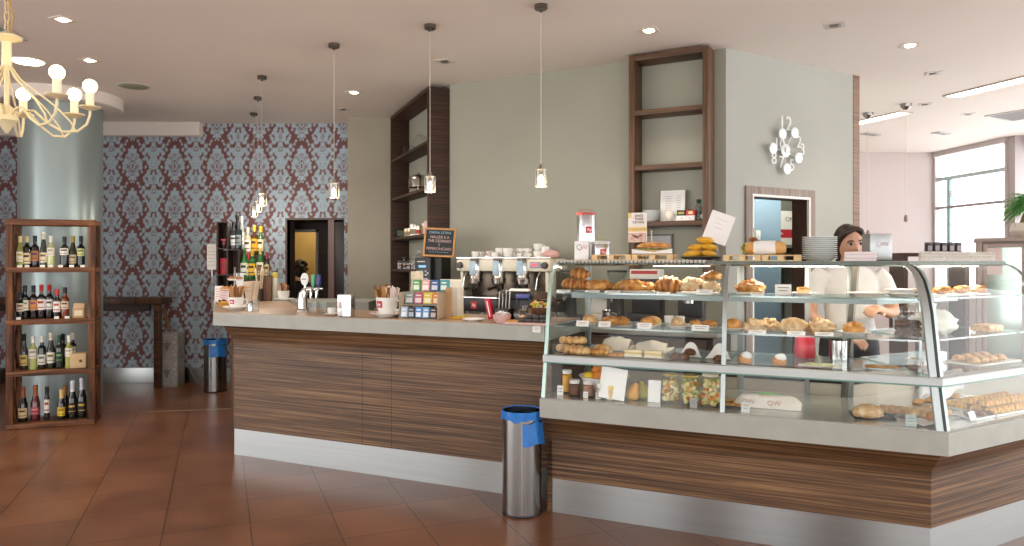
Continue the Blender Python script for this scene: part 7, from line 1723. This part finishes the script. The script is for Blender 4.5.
mach(598, .14, .2, .28, M('d5d3cc', .4), 'pale grey small coffee machine behind the pastry counter', 'pod_machine'); mach(646, .22, .24, .34, M('1c1d20', .35), 'large black coffee machine behind the pastry counter', 'coffee_machine'); mach(690, .18, .22, .25, M('232427', .4), 'black box-shaped machine beside the large black coffee machine', 'pod_machine')
for u, lab, c in ((570,'black coffee grinder with clear hopper behind the croissants','26282b'),(617,'dark grey coffee grinder between the two coffee machines','3a3a3a')):
    t = thing('coffee_grinder', lab, 'coffee grinder', kl(u, .28, zc), AKL); q = B(); q.box(-.07,.07,-.09,.09,0,.05,.006); q.lathe([(.055,.05),(.05,.24),(.06,.26),(.0,.262)], seg=22, caps=False); part('body', q, M(c, .4), t); q = B(); q.lathe([(.035,.262),(.075,.36),(.075,.385),(.07,.385),(.03,.27)], seg=22, caps=False); part('hopper', q, GLASSD, t); q = B(); q.lathe([(0,.386),(.078,.386),(.075,.40),(0,.405)], seg=22, caps=False); part('lid', q, BLACK, t); q = B(); q.tube([(0,-.05,.20),(0,-.10,.19),(0,-.12,.17)], .012, 8); part('chute', q, CHROME, t)
for u, lab in ((669,'white mug standing by the black machines, first of two'),(680,'white mug standing by the black machines, second of two')): cup(kl(u, .48, zc), .034, .085, lab, None, False, 1.5, 'mug')
t = thing('carton', 'white and red carton on top of the black coffee machine', 'box', kl(647, .30, zc+.3408), AKL); q = B(); q.box(-.11,.11,-.07,.07,0,.07,.002); part('body', q, M('e9e6df', .5), t); q = B(); q.box(-.10,.10,-.0708,-.07,.035,.06); part('print', q, M('b03030', .5), t, smooth=0)
t = thing('steel_pitcher', 'steel milk pitcher beside the coffee grinder', 'pitcher', kl(607, .46, zc), 0); q = B(); q.lathe([(.04,0),(.045,.02),(.035,.09),(.038,.11),(.035,.11),(.032,.09),(0,.01)], seg=22, caps=False); q.lathe([(0,0),(.04,0)], seg=22, caps=False); part('body', q, CHROME, t); q = B(); q.tube([(.035,0,.09),(.07,0,.08),(.065,0,.035),(.042,0,.025)], .005, 7); part('handle', q, CHROME, t)

# ================================================================ FAR RIGHT
cbx = Vector(((977-512)/F*6.0, 6.0, 0)); CRZ = -.55
t = thing('glass_cabinet', 'taupe framed cabinet with small glass door near the window', 'cabinet', cbx, CRZ)
TA = M('9b8a82', .5, hex2='a8978e', scale=4, stretch=(1,1,8)); zt_ = 1.42+22/F*6.0
q = B(); q.box(0,.75,.02,.55,0,zt_-.03); part('body', q, M('8d7c74', .5), t, smooth=0); q = B(); q.box(-.015,.765,-.01,.56,zt_-.03,zt_,.003); part('top', q, TA, t)
for a in ((0,.035,0,zt_-.03),(.34,.375,0,zt_-.03),(.715,.75,0,zt_-.03)): q = B(); q.box(a[0],a[1],0,.02,a[2],a[3],.002); part('stile', q, TA, t)
for (x0, x1) in ((.04,.335),(.38,.71)):
    q = B()
    for a in ((x0,x0+.03,.4,zt_-.05),(x1-.03,x1,.4,zt_-.05)): q.box(a[0],a[1],-.004,.016,a[2],a[3],.002)
    q.box(x0+.03,x1-.03,-.004,.016,zt_-.08,zt_-.05,.002); q.box(x0+.03,x1-.03,-.004,.016,.4,.44,.002); d_ = part('door', q, TA, t); q = B(); q.box(x0+.03,x1-.03,.006,.012,.44,zt_-.08); part('pane', q, M('a9b8ae', .08, .5), d_, smooth=0)
q = B(); q.box(.07,.17,-.004,.005,1.3,zt_-.085); part('notice', q, M('d9c4bf', .6), t, smooth=0)
pp_ = cbx + Matrix.Rotation(CRZ, 3, 'Z') @ Vector((.37, .27, 0)); pp_.z = zt_+E_; t = thing('ponytail_palm', 'bushy green ponytail palm in a white pot on the taupe cabinet', 'potted plant', pp_, 0)
q = B(); q.lathe([(.07,0),(.11,.02),(.135,.06),(.13,.10),(.12,.125),(.11,.125),(.115,.10),(0,.09)], seg=32, caps=False); q.lathe([(0,0),(.07,0)], seg=32, caps=False); part('pot', q, M('eae4da', .4), t)
q = B(); q.lathe([(.055,.09),(.065,.13),(.045,.19),(.022,.25),(.015,.33),(0,.34)], seg=18, caps=False); part('trunk', q, M('8a7250', .8, hex2='a88d66', scale=30, bump=.4), t)
q = B(); rr = random.Random(3)
for i in range(300):
    a = rr.uniform(0,6.28); L_ = rr.uniform(.14,.27); up_ = rr.uniform(.1,.95); zz = rr.uniform(.22,.33); pts = []
    for k in range(5):
        f = k/4; pts.append((L_*f*math.cos(a)*(1-.3*up_), L_*f*math.sin(a)*(1-.3*up_), zz + L_*(up_*.9*f - 1.0*f*f*(.55+.3*(1-up_)))))
    q.tube(pts, [.0035,.004,.0035,.0025,.0008], 4)
o = part('leaves', q, [M('3f7a34', .5, hex2='5fa048', scale=20)], t)
bdl = at(905, 260, 6.9); t = thing('window_shelf', 'dark brown high shelf board on legs before the window', 'shelf', Vector((bdl.x, 6.9, 0)), .02)
wsl = (975-905)/F*6.9; zs_ = 1.42+7.2/F*6.9
q = B(); q.box(0, wsl-.03, 0, .3, zs_-.035, zs_, .003); part('board', q, M('4a2a1c', .5), t)
for x in (.0, wsl-.07): q = B(); q.box(x,x+.04,.02,.28,0,zs_-.035); part('leg', q, M('4a2a1c', .5), t)
for i in range(5):
    u = 928.5+7.3*i; x = (u-512)/F*7.02 ; tt = thing('spice_jar', ['dark jar with printed label in the row before the window, first from the pink wall','dark jar second from the pink wall in the window row','dark jar in the middle of the window row','dark jar second from the cabinet in the window row','dark jar nearest the cabinet in the window row'][i], 'jar', Vector((x, 7.02, zs_+E_)), .02, 'dark jars before the window')
    q = B(); q.box(-.027,.027,-.025,.025,0,.085,.004); part('body', q, M('3a3540', .4), tt); q = B(); q.box(-.028,.028,-.026,.026,.0855,.102,.004); part('lid', q, M('6d6468', .4), tt); q = B(); q.box(-.02,.02,-.0258,-.025,.02,.07); part('paper_label', q, M('a99fa3', .6), tt, smooth=0)
# ================================================================ PEOPLE
def loft(b, rows, seg=24, mi=0):
    vs = []; n = len(rows)
    for (z, cx, cy, rx, ry) in rows:
        for i in range(seg):
            a = 2*PI*i/seg; vs.append((cx + rx*math.cos(a), cy + ry*math.sin(a), z))
    fs = [(j*seg+i, j*seg+(i+1) % seg, (j+1)*seg+(i+1) % seg, (j+1)*seg+i) for j in range(n-1) for i in range(seg)]
    fs += [list(range(seg))[::-1], [(n-1)*seg+i for i in range(seg)]]
    return b.add(vs, fs, mi)
def smooth_union(b, name, voxel, it=4):
    """one continuous surface out of overlapping volumes"""
    me = bpy.data.meshes.new(name); me.from_pydata(b.v, [], b.f)
    bm = bmesh.new(); bm.from_mesh(me); bmesh.ops.recalc_face_normals(bm, faces=bm.faces[:]); bm.to_mesh(me); bm.free()
    o = bpy.data.objects.new('tmp', me); COL.objects.link(o)
    r = o.modifiers.new('r', 'REMESH'); r.mode = 'VOXEL'; r.voxel_size = voxel
    s = o.modifiers.new('s', 'SMOOTH'); s.iterations = it; s.factor = .5
    dg = bpy.context.evaluated_depsgraph_get(); dg.update()
    m2 = bpy.data.meshes.new_from_object(o.evaluated_get(dg), depsgraph=dg); bpy.data.objects.remove(o)
    m2.name = name; m2.shade_smooth(); return m2
def head_b(b, T, sc=1.0):
    """a head looking along -Y about its centre, eyes on the level z=0"""
    g = lambda d, c, w: math.exp(-((d[0]-c[0])**2 + (d[1]-c[1])**2)/(2*w*w))
    seg, rings = 56, 44; vs = []
    for j in range(rings+1):
        ph = PI*j/rings
        for i in range(seg):
            a = 2*PI*i/seg; d = Vector((math.sin(ph)*math.cos(a), math.sin(ph)*math.sin(a), math.cos(ph)))
            x, y, z = d.x*.074, d.y*.094, d.z*.112
            if z < -.02:
                k = min(1, (-z-.02)/.09); x *= 1-.36*k*k; y = y*(1-.22*k*k) - .010*k
                if d.y > 0: y *= 1-.45*k
            if d.y < -.05:
                u, v = x, z
                y -= .017*g((u, v), (0,-.032), .0085) + .010*g((u, v), (0,-.018), .006) + .006*g((u, v), (0,-.004), .006)
                y -= .005*(g((u, v), (.028,.020), .012) + g((u, v), (-.028,.020), .012))
                y += .009*(g((u, v), (.030,.0), .010) + g((u, v), (-.030,.0), .010))
                y -= .006*(g((u, v), (.040,-.030), .016) + g((u, v), (-.040,-.030), .016))
                y -= .006*g((u, v*1.4), (0,-.062*1.4), .014) - .004*g((u*.5, v*2), (0,-.0615*2), .006)
                y -= .008*g((u, v), (0,-.098), .016)
            vs.append((T @ (Vector((x, y, z))*sc))[:])
    fs = [(j*seg+i, (j+1)*seg+i, (j+1)*seg+(i+1) % seg, j*seg+(i+1) % seg) for j in range(rings) for i in range(seg)]
    b.add(vs, fs)
    for s in (-1, 1):
        b.tube([(T @ (Vector((s*.072, .008, .015))*sc))[:], (T @ (Vector((s*.080, .016, .010))*sc))[:], (T @ (Vector((s*.079, .014, -.012))*sc))[:], (T @ (Vector((s*.071, .004, -.026))*sc))[:]], [.008,.011,.010,.006], 8)
def hand_b(b, w, d, side, n, curl=.5):
    """palm and five fingers: w wrist, d direction of the hand, n the palm's normal"""
    w, d, n = Vector(w), Vector(d).normalized(), Vector(n).normalized(); s = d.cross(n).normalized()*side
    b.tube([w-d*.015, w+d*.02, w+d*.05, w+d*.085], [.022,.027,.030,.026], 10)
    for k in (-1, 1): b.tube([w+d*.02+s*.012*k, w+d*.085+s*.022*k], [.016,.014], 8)
    for i, (o, L_) in enumerate(((-.031,.062),(-.011,.076),(.010,.080),(.030,.070))):
        p0 = w+d*.082+s*o; p1 = p0+(d*math.cos(curl*.6)+n*math.sin(curl*.6))*L_*.42; p2 = p1+(d*math.cos(curl*1.4)+n*math.sin(curl*1.4))*L_*.33; p3 = p2+(d*math.cos(curl*2)+n*math.sin(curl*2))*L_*.27
        b.tube([p0, p1, p2, p3], [.0092,.0088,.008,.0065], 8)
    p0 = w+d*.025+s*.026; p1 = p0+(d*.6+s*.6+n*.35)*.042; p2 = p1+(d*.85+s*.15+n*.35)*.032; b.tube([p0-s*.01, p0, p1, p2], [.014,.0125,.010,.0075], 8)
def torso(rows, grow): return [(z, x, y, rx+grow, ry+grow) for (z, x, y, rx, ry) in rows]
def figure(name_label, loc, rz, J, skin, hairm, shirt, trousers, shoes, voxel=.0065, faceless=False, curly=False, head_T=None):
    t = thing('person', name_label, 'person', loc, rz)
    tr = J['torso']; b_ = B()
    loft(b_, tr, 28)
    nk = J['neck']; b_.tube(nk, [.062,.052,.050,.052], 16)
    head_b(b_, head_T)
    for s in ('l', 'r'):
        b_.tube(J['arm_'+s], [.055,.050,.043,.038,.030,.023], 14)
        hand_b(b_, *J['hand_'+s])
        b_.tube(J['leg_'+s], [.085,.088,.070,.052,.056,.045,.036], 16)
        b_.tube(J['foot_'+s], [.038,.040,.034,.024], 12)
    body = bpy.data.objects.new('body', smooth_union(b_, 'body', voxel)); COL.objects.link(body); body.parent = t; body.data.materials.append(skin)
    # clothes
    q = B(); loft(q, torso(tr, .012), 28)
    for s in ('l', 'r'):
        a = J['arm_'+s][:J.get('sleeve', 3)]; q.tube(a, [x+.013 for x in [.058,.052,.047,.041,.034,.028][:len(a)]], 14)
    q.tube([nk[0], (Vector(nk[0])+ (Vector(nk[1])-Vector(nk[0]))*.3)[:]], [.078,.066], 16)
    o = bpy.data.objects.new('shirt', smooth_union(q, 'shirt', .009)); COL.objects.link(o); o.parent = t; o.data.materials.append(shirt)
    q = B(); loft(q, torso(tr[:3], .016), 24)
    for s in ('l', 'r'): q.tube(J['leg_'+s], [.100,.100,.082,.064,.066,.056,.050], 16)
    o = bpy.data.objects.new('trousers', smooth_union(q, 'trousers', .011)); COL.objects.link(o); o.parent = t; o.data.materials.append(trousers)
    for s in ('l', 'r'):
        q = B(); q.tube(J['foot_'+s], [.045,.048,.044,.034], 14); q.v = [(x, y, max(z, J.get('sole', 0.0))) for x, y, z in q.v]; part('shoe', q, shoes, t)
    # hair
    q = B()
    def H_(v): return (head_T @ Vector(v))[:]
    k = B(); k.ell((0,.020,.016), (.0835,.094,.112), 28, 20); q.add([H_(v) for v in k.v], k.f)
    if not curly:
        for s in (-1, 1):
            q.tube([H_(v) for v in ((.012,-.066,.100),(s*.045,-.064,.078),(s*.071,-.036,.045),(s*.080,-.006,.0),(s*.076,.02,-.05),(s*.06,.05,-.085))], [.018,.020,.020,.019,.021,.016], 10)
        q.tube([H_(v) for v in ((0,.10,-.03),(0,.125,-.05),(0,.125,-.11),(.01,.115,-.17))], [.03,.034,.028,.014], 10)
    else:
        rr = random.Random(4)
        for i in range(70):
            a, p = rr.uniform(0, 6.28), rr.uniform(0, 2.2); v = Vector((math.sin(p)*math.cos(a)*.095, .02+math.sin(p)*math.sin(a)*.105, .015+math.cos(p)*.125))
            if v.y < -.05 and v.z < .05: continue
            k = B(); k.ell(v[:], (.026,.026,.026), 8, 6); q.add([H_(x) for x in k.v], k.f)
    o = bpy.data.objects.new('hair', smooth_union(q, 'hair', .007, 3)); COL.objects.link(o); o.parent = t; o.data.materials.append(hairm)
    if not faceless:
        for s in (-1, 1):
            q = B(); k = B(); k.ell((s*.030,-.0765,.0005), (.0145,.0108,.0098), 14, 10); q.add([H_(v) for v in k.v], k.f); e = part('eye', q, M('ece6e0', .2), t)
            q = B(); k = B(); k.ell((s*.0305,-.0862,.0012), (.0076,.0026,.0080), 12, 8); q.add([H_(v) for v in k.v], k.f); part('iris', q, M('26160f', .15), e)
            q = B(); q.tube([H_(v) for v in ((s*.044,-.0795,.002),(s*.036,-.0855,.0085),(s*.027,-.0875,.0095),(s*.018,-.0845,.004))], [.0016,.0026,.0026,.0016], 6); part('eyelid', q, M('3a221a', .5), t)
            q = B(); q.tube([H_(v) for v in ((s*.014,-.093,.0185),(s*.027,-.0935,.024),(s*.040,-.086,.0225),(s*.050,-.075,.016))], [.003,.0046,.004,.002], 6); part('eyebrow', q, M('2b1a12', .6), t)
        q = B(); q.tube([H_(v) for v in ((-.024,-.0845,-.0615),(-.010,-.0935,-.0585),(0,-.0945,-.060),(.010,-.0935,-.0585),(.024,-.0845,-.0615))], [.0015,.0042,.004,.0042,.0015], 8); q.tube([H_(v) for v in ((-.022,-.085,-.0625),(0,-.0935,-.0675),(.022,-.085,-.0625))], [.0015,.0048,.0015], 8); part('lips', q, M('b5605a', .4), t)
    return t
SKIN = M('d3a084', .5, hex2='dcae94', scale=6, sub=.15)
wl_ = at(849, 260, 4.54)
T_ = [(.80,0,.0,.145,.10),(.88,0,.0,.165,.115),(.97,0,0,.150,.105),(1.06,0,-.005,.130,.095),(1.16,0,-.008,.140,.105),(1.24,0,-.008,.155,.112),(1.31,0,0,.165,.095),(1.36,0,.005,.12,.07),(1.385,0,.008,.07,.055)]
HT = Matrix.Translation((-.004,-.012,1.520)) @ Matrix.Rotation(.10, 4, 'Z') @ Matrix.Rotation(-.06, 4, 'Y') @ Matrix.Rotation(.05, 4, 'X')
J = dict(torso=T_, neck=[(0,.01,1.34),(0,.006,1.39),(.004,.004,1.43),(.008,.0,1.48)],
  arm_l=[(.150,.005,1.325),(.195,-.005,1.29),(.235,-.02,1.19),(.245,-.05,1.10),(.16,-.19,1.10),(.085,-.262,1.125)], hand_l=((.085,-.262,1.125),(-.55,-.5,.1),1,(-.3,.1,-.9),.7),
  leg_l=[(.08,0,.86),(.09,0,.76),(.095,-.01,.62),(.095,-.015,.47),(.095,.005,.36),(.095,.015,.2),(.095,.02,.09)], leg_r=[(-.08,0,.86),(-.09,0,.76),(-.095,-.01,.62),(-.095,-.015,.47),(-.095,.005,.36),(-.095,.015,.2),(-.095,.02,.09)],
  foot_l=[(.095,.035,.05),(.097,-.02,.055),(.10,-.09,.04),(.105,-.15,.03)], foot_r=[(-.095,.035,.05),(-.097,-.02,.055),(-.10,-.09,.04),(-.105,-.15,.03)])
J['arm_r'] = [(-.150,.005,1.325),(-.195,-.005,1.29),(-.235,-.01,1.18),(-.24,-.03,1.08),(-.185,-.16,1.00),(-.12,-.26,.97)]
J['hand_r'] = ((-.12,-.26,.97),(.35,-.6,-.1),-1,(.2,.1,-.9),.6)
figure('dark-haired woman in a white T-shirt looking over the pastry counter', Vector((wl_.x, 4.54, 0)), -.08, J,
    SKIN, M('24150f', .45, hex2='3a241a', scale=14, stretch=(8,8,1)), M('efeeec', .8, bump=.15, bscale=18), M('2d2d33', .8), M('26262a', .6), head_T=HT)
# the one sitting in the back room, seen from behind
pb_ = at(300.5, 260, 9.95)
SZ = -.245
T2 = [(z+SZ, x, y, rx, ry) for (z, x, y, rx, ry) in T_]
up = lambda v: (v[0], v[1], v[2]+SZ)
J2 = dict(torso=T2, neck=[up(v) for v in J['neck']], arm_l=[up(v) for v in ((.150,.005,1.325),(.195,-.005,1.29),(.225,-.02,1.18),(.23,-.06,1.07),(.20,-.18,1.01),(.16,-.27,1.0))], hand_l=(up((.16,-.27,1.0)),(-.3,-.9,-.1),1,(0,.1,-.9),.5),
  leg_l=[up(v) for v in ((.08,0,.87),(.09,-.12,.87),(.10,-.27,.865),(.10,-.40,.85),(.10,-.42,.74),(.10,-.40,.56),(.10,-.38,.34))], leg_r=[up(v) for v in ((-.08,0,.87),(-.09,-.12,.87),(-.10,-.27,.865),(-.10,-.40,.85),(-.10,-.42,.74),(-.10,-.40,.56),(-.10,-.38,.34))],
  foot_l=[(.10,-.36,.05),(.10,-.41,.055),(.10,-.48,.04),(.105,-.54,.03)], foot_r=[(-.10,-.36,.05),(-.10,-.41,.055),(-.10,-.48,.04),(-.105,-.54,.03)], sleeve=5)
HT2 = Matrix.Translation((0,-.012,1.532+SZ-.02)) @ Matrix.Rotation(.12, 4, 'Z')
J2['arm_r'] = [(-x, y, z) for x, y, z in J2['arm_l']]; J2['hand_r'] = (up((-.16,-.27,1.0)),(.3,-.9,-.1),-1,(0,.1,-.9),.5)
figure('dark-haired person in black sitting beyond the doorway, seen from behind', Vector((pb_.x, 9.95, 0)), PI, J2,
    SKIN, M('171210', .6), M('16161a', .85), M('1d1d22', .8), M('1a1a1c', .6), faceless=True, curly=True, head_T=HT2, voxel=.009)
t = thing('stool', 'round stool under the person beyond the doorway', 'stool', Vector((pb_.x, 9.95, 0)), 0)
q = B(); q.lathe([(0,.455),(.17,.455),(.18,.47),(.17,.485),(0,.485)], seg=28, caps=False); part('seat', q, M('3a2a20', .5), t)
for k in range(4):
    a = k*PI/2+PI/4; q = B(); q.tube([(.11*math.cos(a), .11*math.sin(a), .455),(.17*math.cos(a), .17*math.sin(a), .0)], .014, 8); part('leg', q, M('3a2a20', .5), t)
